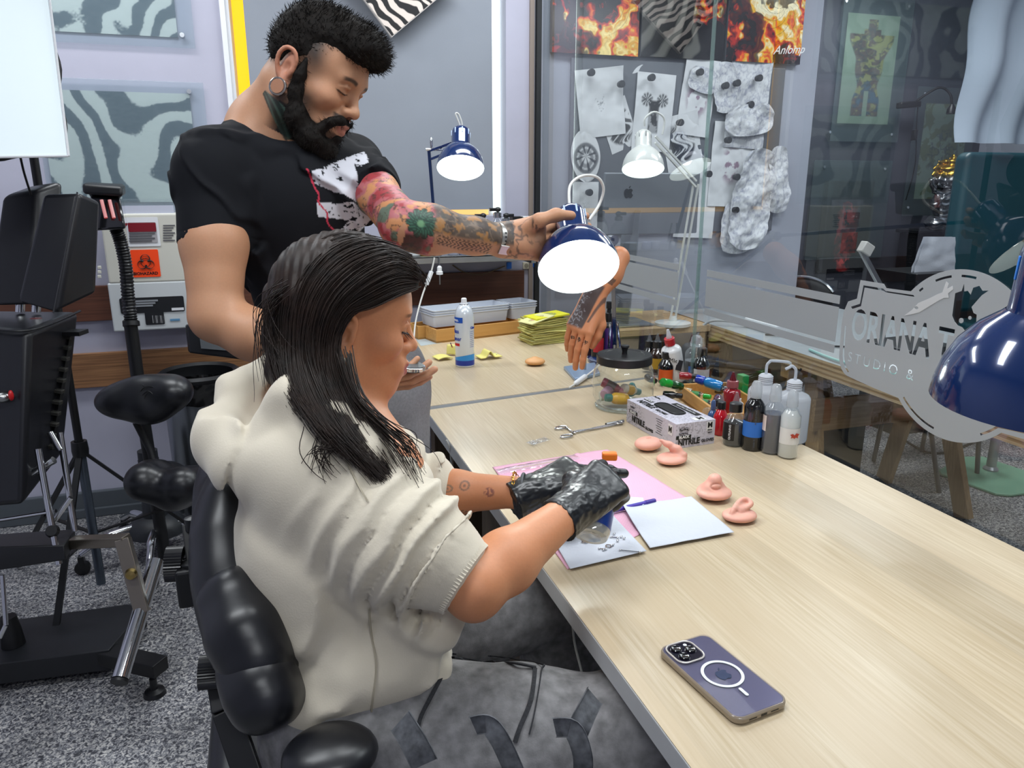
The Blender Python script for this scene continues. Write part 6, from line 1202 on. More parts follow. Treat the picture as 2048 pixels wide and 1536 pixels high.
for i in range(4):
    a, b = outer[i], outer[(i+1) % 4]; a2, b2 = inner[i], inner[(i+1) % 4]
    P = np.array([[(a*(1-u)+b*u)*(1-v)+(a2*(1-u)+b2*u)*v+nrm((a+b)/2-cb)*(.02+.008*math.sin(u*17+i))*math.sin(math.pi*min(1, v*1.6))**.6*math.sin(math.pi*u)**.3 for v in np.linspace(0, 1, 10)] for u in np.linspace(0, 1, 20)]); bb_.grid(P)
ob('black_shell', bb_, mat('shell_fabric', '#1f1d22', .8), t, smooth=80)
rim = MB().tube([p for p in bez([tr, br], 2)], .0035, 6); ob('white_edge', rim, m_white, t); ob('white_edge', MB().tube([br, bl_], .0035, 6), m_white, t)
hubp = V(pl[0], pl[1], 0)
ob('pole', MB().tube([hubp+V(0, 0, .03), hubp+V(0, 0, .55)], .015, 14), mat('pole_bluegrey', '#59626e', .25, .7), t); ob('pole', MB().tube([hubp+V(0, 0, .5), hubp+V(0, 0, 1.75)], .0125, 14), m_bmet, t)
ob('tilt_arm', MB().tube([hubp+V(0, 0, 1.7), ctr], .012, 10), m_bmet, t)
for ang, L_ in ((20, .42), (140, .42), (262, .42)):
    e_ = hubp+V(math.cos(math.radians(ang))*L_, math.sin(math.radians(ang))*L_, .02); ob('leg', MB().bar(hubp+V(0, 0, .52), e_, .018, .010), m_bmet, t, smooth=0); ob('leg_brace', MB().bar(hubp+V(0, 0, .22), (hubp+V(0, 0, .52))*.45+e_*.55, .012, .006), m_bmet, t, smooth=0); ob('rubber_foot', MB().ell(e_, (.012, .012, .012)), m_capb, t)
ob('collar', MB().lathe([(.024, 0), (.026, .02), (.024, .05), (0, .05)], hubp+V(0, 0, .5), None, 18), m_capb, t)
ob('cord', MB().tube(bez([dep(40, 310, 2.0), dep(48, 345, 2.05), dep(62, 390, 2.1)], 6), .003, 6), m_cableb, t)
# --- tall heater / lamp head on corrugated column ---
K = lambda x, y, d=2.5: dep(x, y, d)
pb = K(281, 800, 2.62)*V(1, 1, 0)+V(.012, .0, 0); t = thing('heat_lamp', 'black standing lamp with corrugated neck and clear-fronted head behind the leather chair', 'lamp', pb)
K = lambda x, y, d=2.5: dep(x, y, d)
ob('column', MB().tube([K(281, 800, 2.62), K(262, 655, 2.58), K(258, 640, 2.57)], .0215, 20), m_bmet, t); ob('column', MB().tube([pb, K(281, 800, 2.62)], .0215, 20), m_bmet, t); ob('collar', MB().tube([K(263, 652, 2.57), K(262, 643, 2.57)], .027, 20), m_bmet, t)
pth = bez([K(262, 642, 2.57), K(256, 590, 2.56), K(251, 530, 2.54), K(240, 480, 2.52), K(228, 448, 2.5)], 26); ob('corrugated_neck', MB().tube(pth, [.0205+.0022*math.sin(i*2.2) for i in range(len(pth))], 20), m_capb, t, smooth=80)
ob('neck_top', MB().tube([K(228, 452, 2.5), K(224, 436, 2.5)], [.028, .026], 20), m_bmet, t)
hd = dp([(180, 392), (240, 396), (252, 458), (186, 462)], 2.42); hd2 = dp([(172, 385), (246, 388), (256, 452), (190, 455)], 2.62); hullpad('lamp_head', hd, hd2, t, mat('head_black', '#15161a', .12, coat=1), .008, 3)
hullpad('head_cap', dp([(164, 366), (244, 372), (246, 394), (166, 388)], 2.4), dp([(170, 364), (250, 368), (252, 390), (172, 386)], 2.64), t, m_bmet, .01, 3)
for dx in (0, 16): ob('glow_tube', MB().tube([dep(203+dx, 400, 2.40), dep(212+dx, 436, 2.40)], .0055, 10), mat('glow_tube', '#b0a5a5', .2, emit='#ff4840', es=.35), t)
# --- saddle stool with backrest ---
sp = onz(322, 1108, 0); sp = V(sp[0], sp[1], 0)
t = thing('saddle_stool', 'black leather saddle stool with an embossed crest on its backrest', 'stool', sp)
b_ = onz(315, 1098, .12)
SD = 2.42
hb_ = MB().lathe([(.105, .10), (.10, .13), (.075, .155), (.045, .165), (.040, .24), (.034, .25), (.034, .42)], (0, 0, 0), None, 36); ob('base_hub', hb_, mat('hub_plastic', '#23262b', .5), t, world=False, smooth=50)
for k in range(5):
    a = math.radians(-90+72*k); e = V(math.cos(a)*.26, math.sin(a)*.26, .075); ob('leg', MB().tube(bez([V(math.cos(a)*.07, math.sin(a)*.07, .13), V(math.cos(a)*.17, math.sin(a)*.17, .12), e], 6), [.017]*7+[.013]*6, 12), m_chrome, t, world=False)
    cst = ob('castor', MB().lathe([(.022, -.011), (.026, -.009), (.026, .009), (.022, .011), (0, .011)], e+V(0, 0, -.049), rot('X', 90)@rot('Y', 0), 22), m_capb, t, world=False); ob('castor_fork', MB().box(e+V(0, 0, -.02), (.02, .03, .04)), m_capb, t, world=False, bevel=.004)
# --- trash bin ---
tb = atY(415, 900, 3.06); tbx = tb[0]
t = thing('pedal_bin', 'stainless pedal bin with black liner and open black lid under the lower rail', 'bin', (tbx, 3.06, 0)); zr = atY(415, 775, 2.85)[2]
ob('bin_body', MB().lathe([(.125, 0), (.13, .01), (.135, zr-.06), (.135, zr-.05)], (0, 0, 0), None, 40), mat('bin_steel', '#8a8f94', .28, .95), t, world=False, smooth=40); lin = MB(); n = 48; P = []
for i in range(n+1):
    a = 2*math.pi*i/n; P.append([((.137+.012*vnoise(np.array([i % n*.9, j*2.0]))+.004*j)*math.cos(a), (.137+.012*vnoise(np.array([i % n*.9, j*2.]))+.004*j)*math.sin(a), zr-.075+.018*j-(.02*vnoise(np.array([i % n*.5, 3.])) if j == 0 else 0)) for j in range(5)])
ob('bin_liner', lin.grid(np.array(P)), mat('liner_black', '#0c0c0d', .18, coat=.6), t, world=False, smooth=80); ob('rim', MB().lathe([(.150, zr-.03), (.155, zr-.02), (.155, zr+.01), (.14, zr+.02), (.125, zr+.01), (.125, zr-.03), (.150, zr-.03)], (0, 0, 0), None, 40), m_capb, t, world=False, smooth=50)
ob('lid', MB().add(*(lambda q: (q, [(0, 1, 2, 3), (7, 6, 5, 4), (0, 4, 5, 1), (1, 5, 6, 2), (2, 6, 7, 3), (3, 7, 4, 0)]))([p for p in dp([(372, 650), (500, 655), (500, 722), (378, 706)], 2.86)]+[p for p in dp([(370, 648), (500, 650), (500, 718), (376, 704)], 2.9)])), m_capb, t, bevel=.008, segs=3); ob('lid_pad', MB().add(dp([(398, 664), (500, 690), (500, 705), (402, 697)], 2.85), [(0, 1, 2, 3)]), mat('lid_grey', '#55595d', .6), t)
ob('red_label', MB().box((.11, -.085, zr-.105), (.05, .004, .07), rot('Z', 40)), mat('label_red', '#a5121e', .4), t, world=False, smooth=0)
# --- sharps container and dispenser on the wall ---
m_beige = mat('beige_plastic', '#cfcec4', .45); YS = WY-.12
def wb(x0, y0, x1, y1, Y=YS): a = atY(x0, y0, Y); b = atY(x1, y1, Y); return a[0], b[0], b[2], a[2]
x0, x1, z0, z1 = wb(198, 428, 398, 562); t = thing('sharps_container', 'beige wall sharps container with an orange biohazard label', 'container', ((x0+x1)/2, WY-.06, z0))
ob('housing', MB().box(((x0+x1)/2, WY-.06-.0, (z0+z1)/2), (x1-x0, .12, z1-z0)), m_beige, t, smooth=0, bevel=.008, segs=3)
e = .001; f = lambda x, y: atY(x, y, YS-e)
def panel2(nm, x0, y0, x1, y1, m, dy=0., par=None, r=.004):
    a = atY(x0, y0, YS-e-dy); b = atY(x1, y1, YS-e-dy); w = abs(b[0]-a[0]); h = abs(a[2]-b[2]); return ob(nm, MB().prism([(p[0], p[1]) for p in rrect(w, h, min(r, w*.3, h*.3), 4)], ((a[0]+b[0])/2, YS-dy, (a[2]+b[2])/2), (1, 0, 0), (0, 0, 1), .0015), m, par or t, smooth=0)
panel2('window_bezel', 250, 435, 322, 492, m_white, .001); panel2('window_insert', 255, 445, 316, 485, mat('insert_grey', '#a6a4a8', .4), .003); panel2('red_insert', 255, 446, 313, 463, mat('insert_red', '#7c1726', .4), .005)
for k in range(4): panel2('small_print', 258, 466+k*5, 310-6*(k % 2), 467.5+k*5, mat('print_grey', '#5b5b60', .5), .005, r=.0001)
for k in range(7): panel2('small_print', 326, 450+k*5, 350-3*(k % 3), 451.5+k*5, mat('print_grey', '#5b5b60'), .001, r=.0001)
m_or = mat('orange_label', '#ff4a12', .5); panel2('biohazard_label', 260, 500, 322, 553, m_or, .001)
bc = atY(291.5, 525, YS-.004); ob('biohazard_ring', MB().tube([bc+V(.0165*math.cos(a), -.001, .0165*math.sin(a)) for a in np.linspace(0, 2*math.pi, 30)[:-1]], .0011, 6, closed=True), m_txtk, t)
for a0 in (90, 210, 330):
    c2 = bc+V(.0155*math.cos(math.radians(a0)), -.001, .0155*math.sin(math.radians(a0))); arcp = [c2+V(.0155*math.cos(math.radians(a0+a)), 0, .0155*math.sin(math.radians(a0+a))) for a in np.linspace(-158+20, 158-20, 26)]; ob('biohazard_crescent', MB().tube([c2+V(.0155*math.cos(math.radians(a0+a)), 0, .0155*math.sin(math.radians(a0+a))) for a in np.linspace(-205+60, 145, 30)], [.0005+.0022*math.sin(math.pi*i/29)**.5*0+.0018*abs(math.cos(math.pi*i/29)) for i in range(30)], 6), m_txtk, t)
txt('BIOHAZARD', .0155, atY(291.5, 547, YS-.003), (1, 0, 0), (0, 0, 1), m_txtk, t, bold=.0004)
xa, xb, za, zb2 = wb(235, 398, 350, 430, WY-.09); ob('clear_tray', MB().box(((xa+xb)/2, WY-.05, (za+zb2)/2), (xb-xa, .09, zb2-za)), m_clear, t, smooth=0, bevel=.003); ob('tray_front', MB().box(((xa+xb)/2, WY-.108, za+.02), (xb-xa, .004, .035)), mat('tray_lilac', '#c2c6d6', .3), t, smooth=0)
for k in range(3): ob('hinge', MB().box(atY(199, 535+k*9, YS-.002), (.012, .012, .012)), m_beige, t, smooth=0, bevel=.002)
x0, x1, z0, z1 = wb(214, 567, 402, 655); t = thing('wall_dispenser', 'pale wall bracket holding a black box below the sharps container', 'dispenser', ((x0+x1)/2, WY-.06, z0)); ob('bracket', MB().box(((x0+x1)/2, WY-.06, (z0+z1)/2), (x1-x0, .12, z1-z0)), mat('bracket_white', '#c9ced0', .4), t, smooth=0, bevel=.006, segs=3)
m_bx = mat('boxed_black', '#14161b', .5); panel2('box_front', 238, 597, 370, 622, m_bx, .001, r=.006); panel2('box_front', 288, 618, 330, 648, m_bx, .0012, r=.004)
for k in range(3): panel2('small_print', 270, 601+k*5, 316-5*k, 602.5+k*5, mat('print_pale', '#8c9096', .5), .003, r=.0001)
panel2('sticker', 343, 616, 368, 620, m_white, .003, r=.0005)
for k in range(8): panel2('barcode_bar', 305+k*3, 631, 306.4+k*3+(k % 3)*.5, 646, m_white, .0035, r=.0001)
panel2('blue_mark', 340, 638, 360, 641, mat('print_blue', '#5e8fb4', .5), .001, r=.0008)
# ============================================================ ORGANIC SHAPES: smooth-blended volumes meshed by sparse surface nets
def frame(z, y=None):
    z = nrm(z); y = np.array((0, 0, 1.) if y is None else y, float); y = y-z*(y@z)
    if np.linalg.norm(y) < 1e-4: y = np.array((0, 1., 0))-z*z[1]
    y = nrm(y); return np.stack([np.cross(y, z), y, z], 1)
class Sdf:
    def __init__(s, M=None): s.P = []; s.M = np.eye(4) if M is None else np.array(M, float)
    def T(s, p): return s.M[:3, :3]@np.array(p, float)+s.M[:3, 3]
    def R(s, R): return s.M[:3, :3]@np.asarray(R)
    def sc(s): return abs(np.linalg.det(s.M[:3, :3]))**(1/3)
    def cap(s, a, b, r1, r2=None, k=.01, op=1, flat=None, fdir=None, cut=None):
        """tapered capsule; flat: cross-section squash along fdir"""
        q = s.sc(); r2 = r1 if r2 is None else r2; fd = None if fdir is None else nrm(s.M[:3, :3]@np.array(fdir, float))
        s.P.append(('c', s.T(a), s.T(b), r1*q, r2*q, k*q, op, flat, fd, None if cut is None else (s.T(cut[0]), nrm(s.M[:3, :3]@np.array(cut[1], float))))); return s
    def ell(s, c, r, R=None, k=.01, op=1):
        q = s.sc(); RR = (s.M[:3, :3]/q)@(np.eye(3) if R is None else np.asarray(R)); s.P.append(('e', s.T(c), RR, np.array(r, float)*q, None, k*q, op)); return s
    def box(s, c, h, R=None, rd=.01, k=.005, op=1):
        q = s.sc(); RR = (s.M[:3, :3]/q)@(np.eye(3) if R is None else np.asarray(R)); s.P.append(('b', s.T(c), RR, np.array(h, float)*q, rd*q, k*q, op)); return s
    def half(s, c, n, k=.004, op=-1):
        """half-space (cuts away the side n points to when op=-1)"""
        s.P.append(('h', s.T(c), nrm(s.M[:3, :3]@np.array(n, float)), None, None, k, op)); return s
    def chain(s, pts, rs, k=.01, op=1, flat=None, fdir=None):
        for i in range(len(pts)-1): s.cap(pts[i], pts[i+1], rs[i], rs[i+1], k, op, flat, fdir)
        return s
    def warp(s, fn, k=0): s.P.append(('w', fn)); return s
def _d(p, X):
    if p[0] == 'c' and p[9] is not None: return np.maximum(_dd(p, X), (X-p[9][0])@p[9][1])
    return _dd(p, X)
def _dd(p, X):
    t = p[0]
    if t == 'c':
        a, b, r1, r2 = p[1:5]; ab = b-a; L2 = max(ab@ab, 1e-12); ap = X-a; h = np.clip(ap@ab/L2, 0, 1); v = ap-h[..., None]*ab
        if p[7] is not None:
            f = v@p[8]; v = v+p[8]*(f*(1/p[7]-1))[..., None]; return (np.sqrt((v*v).sum(-1))-(r1+(r2-r1)*h))*(.5+.5*p[7])
        return np.sqrt((v*v).sum(-1))-(r1+(r2-r1)*h)
    if t == 'e':
        q = (X-p[1])@p[2]; k0 = np.sqrt(((q/p[3])**2).sum(-1)); k1 = np.sqrt(((q/p[3]**2)**2).sum(-1)); return k0*(k0-1)/np.maximum(k1, 1e-9)
    if t == 'b':
        q = np.abs((X-p[1])@p[2])-(p[3]-p[4]); return np.sqrt((np.maximum(q, 0)**2).sum(-1))+np.minimum(q.max(-1), 0)-p[4]
    if t == 'h': return -((X-p[1])@p[2])
def field(P, X):
    d = np.full(X.shape[:-1], 1e3)
    for p in P:
        if p[0] == 'w': d = d+p[1](X, d); continue
        e = _d(p, X); k = max(p[5], 1e-6)
        if p[6] == 1: h = np.maximum(k-np.abs(d-e), 0)/k; d = np.minimum(d, e)-h*h*k*.25
        elif p[6] == -1: h = np.maximum(k-np.abs(d+e), 0)/k; d = np.maximum(d, -e)+h*h*k*.25
    return d
def bound(p):
    if p[0] == 'c': return (p[1]+p[2])/2, np.linalg.norm(p[1]-p[2])/2+max(p[3], p[4])
    if p[0] == 'e': return p[1], p[3].max()
    if p[0] == 'b': return p[1], np.linalg.norm(p[3])
    return None
def surface(S, h, B=14, smooth=2, margin=.02):
    P = S.P if isinstance(S, Sdf) else S
    bs = [bound(p) if p[0] != 'w' else None for p in P]
    add = [(p, b) for p, b in zip(P, bs) if b is not None and p[6] == 1]
    lo = np.min([b[0]-b[1] for _, b in add], 0)-.02; hi = np.max([b[0]+b[1] for _, b in add], 0)+.02
    bl = B*h; n = np.ceil((hi-lo)/bl).astype(int); g = np.stack(np.meshgrid(*[np.arange(k) for k in n], indexing='ij'), -1).reshape(-1, 3)
    cen = lo+(g+.5)*bl; rad = bl*.5*1.733
    dmin = np.full(len(g), 1e3)
    for p, b in add: dmin = np.minimum(dmin, np.linalg.norm(cen-b[0], axis=1)-b[1])
    g = g[dmin < rad+.03]; cen = lo+(g+.5)*bl
    f0 = field(P, cen); act = np.abs(f0) < rad*1.25+margin; g = g[act]; cen = cen[act]
    V_ = []; K_ = []; Q_ = []
    N = n*B+4; st = np.array([N[1]*N[2], N[2], 1])
    r1 = np.arange(B+2)
    off = np.stack(np.meshgrid(r1, r1, r1, indexing='ij'), -1)-1   # corners -1..B
    for gi, c in zip(g, cen):
        o = gi*B; X = lo+(off+o)*h
        PL = []
        for p, b in zip(P, bs):
            if b is None or p[6] == -1 or np.linalg.norm(c-b[0])-b[1] < rad*1.15+h*2+max(p[5], .004)+margin: PL.append(p)
        if not PL: continue
        d = field(PL, X); s = d < 0
        if s.all() or not s.any(): continue
        # cells -1..B-1 (need own 0..B-1 for verts; faces for edges starting at 0..B-1)
        cs = s[:-1, :-1, :-1].astype(int); cnt = sum(s[i:i+B+1, j:j+B+1, k:k+B+1].astype(int) for i in (0, 1) for j in (0, 1) for k in (0, 1))
        own = np.zeros_like(cnt, bool); own[1:, 1:, 1:] = True
        cell = np.argwhere((cnt > 0) & (cnt < 8) & own)
        if len(cell) == 0: continue
        acc = np.zeros((len(cell), 3)); num = np.zeros(len(cell)); i, j, k = cell.T
        for a in range(8):
            for ax in range(3):
                if (a >> ax) & 1: continue
                b = a | (1 << ax); A = (i+(a & 1), j+((a >> 1) & 1), k+((a >> 2) & 1)); Bc = (i+(b & 1), j+((b >> 1) & 1), k+((b >> 2) & 1))
                da = d[A]; db = d[Bc]; m = (da < 0) != (db < 0); t_ = np.where(m, da/np.where(m, da-db, 1), 0)
                q = np.stack([A[0], A[1], A[2]], 1).astype(float); q[:, ax] += t_; acc[m] += q[m]; num += m
        v = acc/num[:, None]; V_.append(lo+(v-1+o)*h); K_.append(((cell-1+o+1)@st))
        for ax in range(3):
            sl = [slice(1, B+1)]*3; s2 = [slice(1, B+1)]*3; s2[ax] = slice(2, B+2)
            # corners 0..B-1 -> index 1..B ; +1 along ax
            sA = s[tuple(sl)]; sB = s[tuple(s2)]; e = np.argwhere(sA != sB)
            if len(e) == 0: continue
            fl = sA[tuple(e.T)]; cc = e+o+1; u = (ax+1) % 3; w = (ax+2) % 3; eu = np.zeros(3, int); eu[u] = 1; ew = np.zeros(3, int); ew[w] = 1
            q = np.stack([(cc-eu-ew)@st, (cc-ew)@st, cc@st, (cc-eu)@st], 1); q[~fl] = q[~fl][:, ::-1]; Q_.append(q)
    V_ = np.concatenate(V_); K_ = np.concatenate(K_); Q = np.concatenate(Q_); o = np.argsort(K_); Ks = K_[o]
    ix = np.clip(np.searchsorted(Ks, Q), 0, len(Ks)-1); ok = (Ks[ix] == Q).all(1); Fc = o[ix[ok]]
    for _ in range(smooth):
        a = np.zeros_like(V_); c = np.zeros(len(V_))
        for i in range(4): np.add.at(a, Fc[:, i], V_[Fc[:, (i+1) % 4]]+V_[Fc[:, (i+3) % 4]]); np.add.at(c, Fc[:, i], 2)
        V_ = V_*.5+.5*a/np.maximum(c, 1)[:, None]
    return V_, Fc
def organic(name, S, h, m, parent=None, colf=None, label=None, world=True, smooth=2):
    v, f = surface(S, h, smooth=smooth); c = colf(v) if colf is not None else None
    off = np.zeros(3); p = parent
    if world:
        while p is not None: off += np.array(p.location); p = p.parent
    me = mesh(name, v-off, f, 180, c); o = ob(name, me, m, parent, label=label); return o
def mat4(R, t, s=1.): M = np.eye(4); M[:3, :3] = np.array(R)*s; M[:3, 3] = t; return M
def onto(v, a, b):
    """parameter along a segment and distance from it"""
    ab = b-a; h = (v-a)@ab/(ab@ab); return h, np.linalg.norm(v-a-np.clip(h, 0, 1)[:, None]*ab, axis=1)
# --- saddle stool cushions
st_ = bpy.data.objects['saddle_stool']
S = Sdf(); c = dep(290, 795, 2.42); Rb = frame(nrm(-fw+up*.1-rt*.25)); 
S.ell(c, (.125, .075, .05), np.stack([rt, up, -fw], 1)@rot('Z', 8), k=.03); S.ell(c-rt*.10-up*.012, (.055, .05, .04), None, k=.05); S.ell(c+rt*.02-up*.035, (.06, .05, .042), None, k=.05); S.ell(c+rt*.10+up*.02, (.05, .06, .045), None, k=.05)
organic('backrest', S, .005, m_lea, st_)
cr = MB(); cb_ = dep(296, 792, 2.362)
for pts in ([(-.035, .0), (-.02, .03), (.0, .038), (.02, .03), (.03, .01)], [(-.03, -.01), (0, .02), (.03, -.02)], [(-.02, -.03), (.0, -.045), (.02, -.03), (.03, -.01)], [(0, .02), (-.012, -.01), (.0, -.035)], [(-.04, .03), (-.03, .045), (-.02, .04)], [(.02, .045), (.035, .04), (.038, .02)]):
    cr.tube(bez([cb_+rt*x+up*y*.8+fw*(.010*(x/.04)**2+.01*(y/.04)**2) for x, y in pts], 5), .0012, 5)
ob('crest', cr, mat('leather_crease', '#0a0a0d', .5), st_)
S = Sdf(); q = dep(352, 965, 2.42)
S.cap(q-rt*.07-fw*.06+up*.01, q-rt*.07+fw*.10+up*.01, .062, .05, k=.03); S.cap(q+rt*.05-fw*.06+up*.0, q+rt*.09+fw*.1+up*.0, .06, .05, k=.04); S.cap(q-fw*.02-up*.03, q+fw*.1-up*.03, .06, .06, k=.05); S.cap(q-rt*.09+up*.03, q-rt*.05+up*.035, .035, .03, k=.04)
organic('seat', S, .005, m_lea, st_)
ob('post', MB().tube([V(sp[0], sp[1], .2), V(sp[0]+.0, sp[1], q[2]-.05)], .036, 20), m_capb, st_)
ob('backrest_stem', MB().tube([dep(272, 845, 2.46), dep(300, 900, 2.5), dep(330, 1000, 2.48)], .011, 12), m_bmet, st_)
# --- silicone body-part models on the table
m_sil = mat('silicone_skin', '#e6ab98', .45, sss=.3); m_sil2 = mat('silicone_tan', '#d9a36b', .45, sss=.25)
def disc(S, c, rx, ry, ang, h=.012): R = rot('Z', ang); S.ell(c+V(0, 0, .004), (rx, ry, h), R, k=.004); S.ell(c+V(0, 0, .001), (rx*.96, ry*.96, .004), R, k=.002); return R
def sil(nm, lab, px, py, build, m=m_sil, z=TZ):
    c = onz(px, py, z); S = Sdf(); build(S, c); o = organic(nm, S, .0013, m, None); vs = np.zeros(len(o.data.vertices)*3, np.float32); o.data.vertices.foreach_get('co', vs); vs = vs.reshape(-1, 3); b = V(c[0], c[1], z+.0005); vs = vs-b-[0, 0, vs[:, 2].min()-b[2]]; o.data.vertices.foreach_set('co', vs.ravel()); o.data.update(); o.location = tuple(b); return tag(o, lab, 'body part model')
def nav(S, c): disc(S, c, .036, .03, 20, .015); S.ell(c+V(.004, .0, .019), (.010, .0035, .006), rot('Z', 10), k=.003, op=-1)
sil('silicone_navel', 'pink silicone navel model nearest the glove box front corner', 1296, 899, nav)
def tong(S, c): disc(S, c, .038, .031, 15, .011); S.chain([c+V(.022, -.004, .012), c+V(.012, .006, .024), c+V(-.004, .014, .034), c+V(-.017, .022, .042)], [.013, .0125, .0095, .005], k=.008, flat=.6, fdir=(0, .4, 1))
sil('silicone_tongue', 'pink silicone tongue model right below the navel model', 1343, 926, tong)
def nose(S, c):
    disc(S, c, .036, .033, 0, .012); S.cap(c+V(-.006, .014, .006), c+V(0, 0, .03), .012, .014, k=.016); S.ell(c+V(-.012, -.002, .014), (.011, .012, .012), None, k=.01); S.ell(c+V(.013, .004, .013), (.010, .012, .012), None, k=.01)
    S.ell(c+V(-.006, -.014, .022), (.011, .006, .007), rot('Z', -10), k=.003, op=-1); S.ell(c+V(-.004, -.012, .021), (.0095, .004, .0055), rot('Z', -10), k=.002)
sil('silicone_nose', 'tall pink silicone eye-and-nose model at the right of the paper towels', 1427, 998, nose)
def ear(S, c):
    disc(S, c, .034, .028, 0, .010); pts = [c+V(-.02, -.004, .012), c+V(-.008, .003, .022), c+V(.01, .012, .028), c+V(.024, .014, .026), c+V(.027, .004, .022), c+V(.014, -.002, .018), c+V(-.004, -.006, .014)]; S.chain(bez(pts, 3), [.0042]*19, k=.003)
    S.ell(c+V(.006, .004, .018), (.018, .007, .006), rot('Z', 25), k=.005)
sil('silicone_ear', 'pink silicone ear model, rightmost of the pink models', 1478, 1040, ear)
def tan_(S, c): disc(S, c, .036, .032, 0, .013); S.ell(c+V(0, 0, .012), (.012, .012, .008), None, k=.01)
o = sil('silicone_navel', 'small tan silicone disc with tiny jewels on the far table', 1070, 730, tan_, m_sil2)
for k in range(4): ob('stud', MB().ell((.004*k-.006, -.002+.004*(k % 2), .024), (.0016,)*3, None, 8, 6), m_chrome, o, world=False)
def sear(S, c): S.ell(c+V(0, 0, .03), (.022, .012, .034), k=.01); S.chain([c+V(.016, -.012, .02), c+V(.02, -.014, .045), c+V(0, -.014, .062), c+V(-.018, -.012, .045), c+V(-.012, -.012, .015)], [.005]*5, k=.004); S.ell(c+V(.002, -.016, .034), (.010, .006, .014), k=.004, op=-1)
for px, py, lab in ((742, 512, 'tan silicone ear standing on the steel shelf just above the dark hair'), (765, 516, 'second tan silicone ear on the steel shelf, right of the first')): sil('silicone_ear', lab, px, py, sear, m_sil2, szt)
# --- silver elephant-headed statue
m_sv = mat('statue_silver', '#9a9a98', .22, 1., vcol=True, bump=.3, nscale=60, bdist=.004); m_sv.node_tree.nodes['Principled BSDF'].inputs['Metallic'].default_value = .9
sb = atY(1884, 460, 4.0); S = Sdf(mat4(np.eye(3), V(sb[0], 4.0, CONZ)))
S.ell((0, 0, .06), (.13, .10, .06), k=.03); S.cap((-.10, -.03, .05), (.08, -.06, .05), .04, .035, k=.02); S.ell((0, .0, .18), (.085, .07, .10), k=.04); S.cap((-.07, 0, .24), (-.13, -.03, .17), .03, .024, k=.02); S.cap((-.13, -.03, .17), (-.11, -.08, .23), .022, .018, k=.015); S.cap((.07, 0, .24), (.12, -.04, .17), .03, .024, k=.02); S.cap((-.11, 0, .27), (-.16, -.01, .33), .02, .016, k=.015)
S.ell((.01, -.02, .34), (.065, .06, .07), k=.03); S.cap((.02, -.07, .33), (.04, -.09, .24), .024, .014, k=.015); S.cap((.04, -.09, .24), (.0, -.09, .2), .014, .01, k=.01); S.ell((-.06, 0, .34), (.035, .015, .055), rot('Y', 12), k=.012); S.ell((.09, 0, .34), (.035, .015, .055), rot('Y', -12), k=.012)
S.ell((.01, .0, .40), (.075, .06, .04), k=.02); S.ell((.01, .0, .445), (.04, .04, .035), k=.015); S.cap((.01, 0, .47), (.01, 0, .51), .012, .006, k=.01); S.ell((-.01, .03, .37), (.11, .012, .11), k=.01)
S.warp(lambda X, d: -.004*np.sin(X[..., 2]*160+np.sin(X[..., 0]*90)))
t = organic('deity_statue', S, .006, m_sv, None, lambda v: mixc(np.ones((len(v), 3))*C('#96979a'), C('#c29a3a'), sstep(CONZ+.35, CONZ+.37, v[:, 2])))
t.data.transform(Matrix.Translation((-sb[0], -4.0, -CONZ))); t.location = (sb[0], 4.0, CONZ); tag(t, 'silver seated elephant-headed statue with a gold crown on the black console', 'statue')
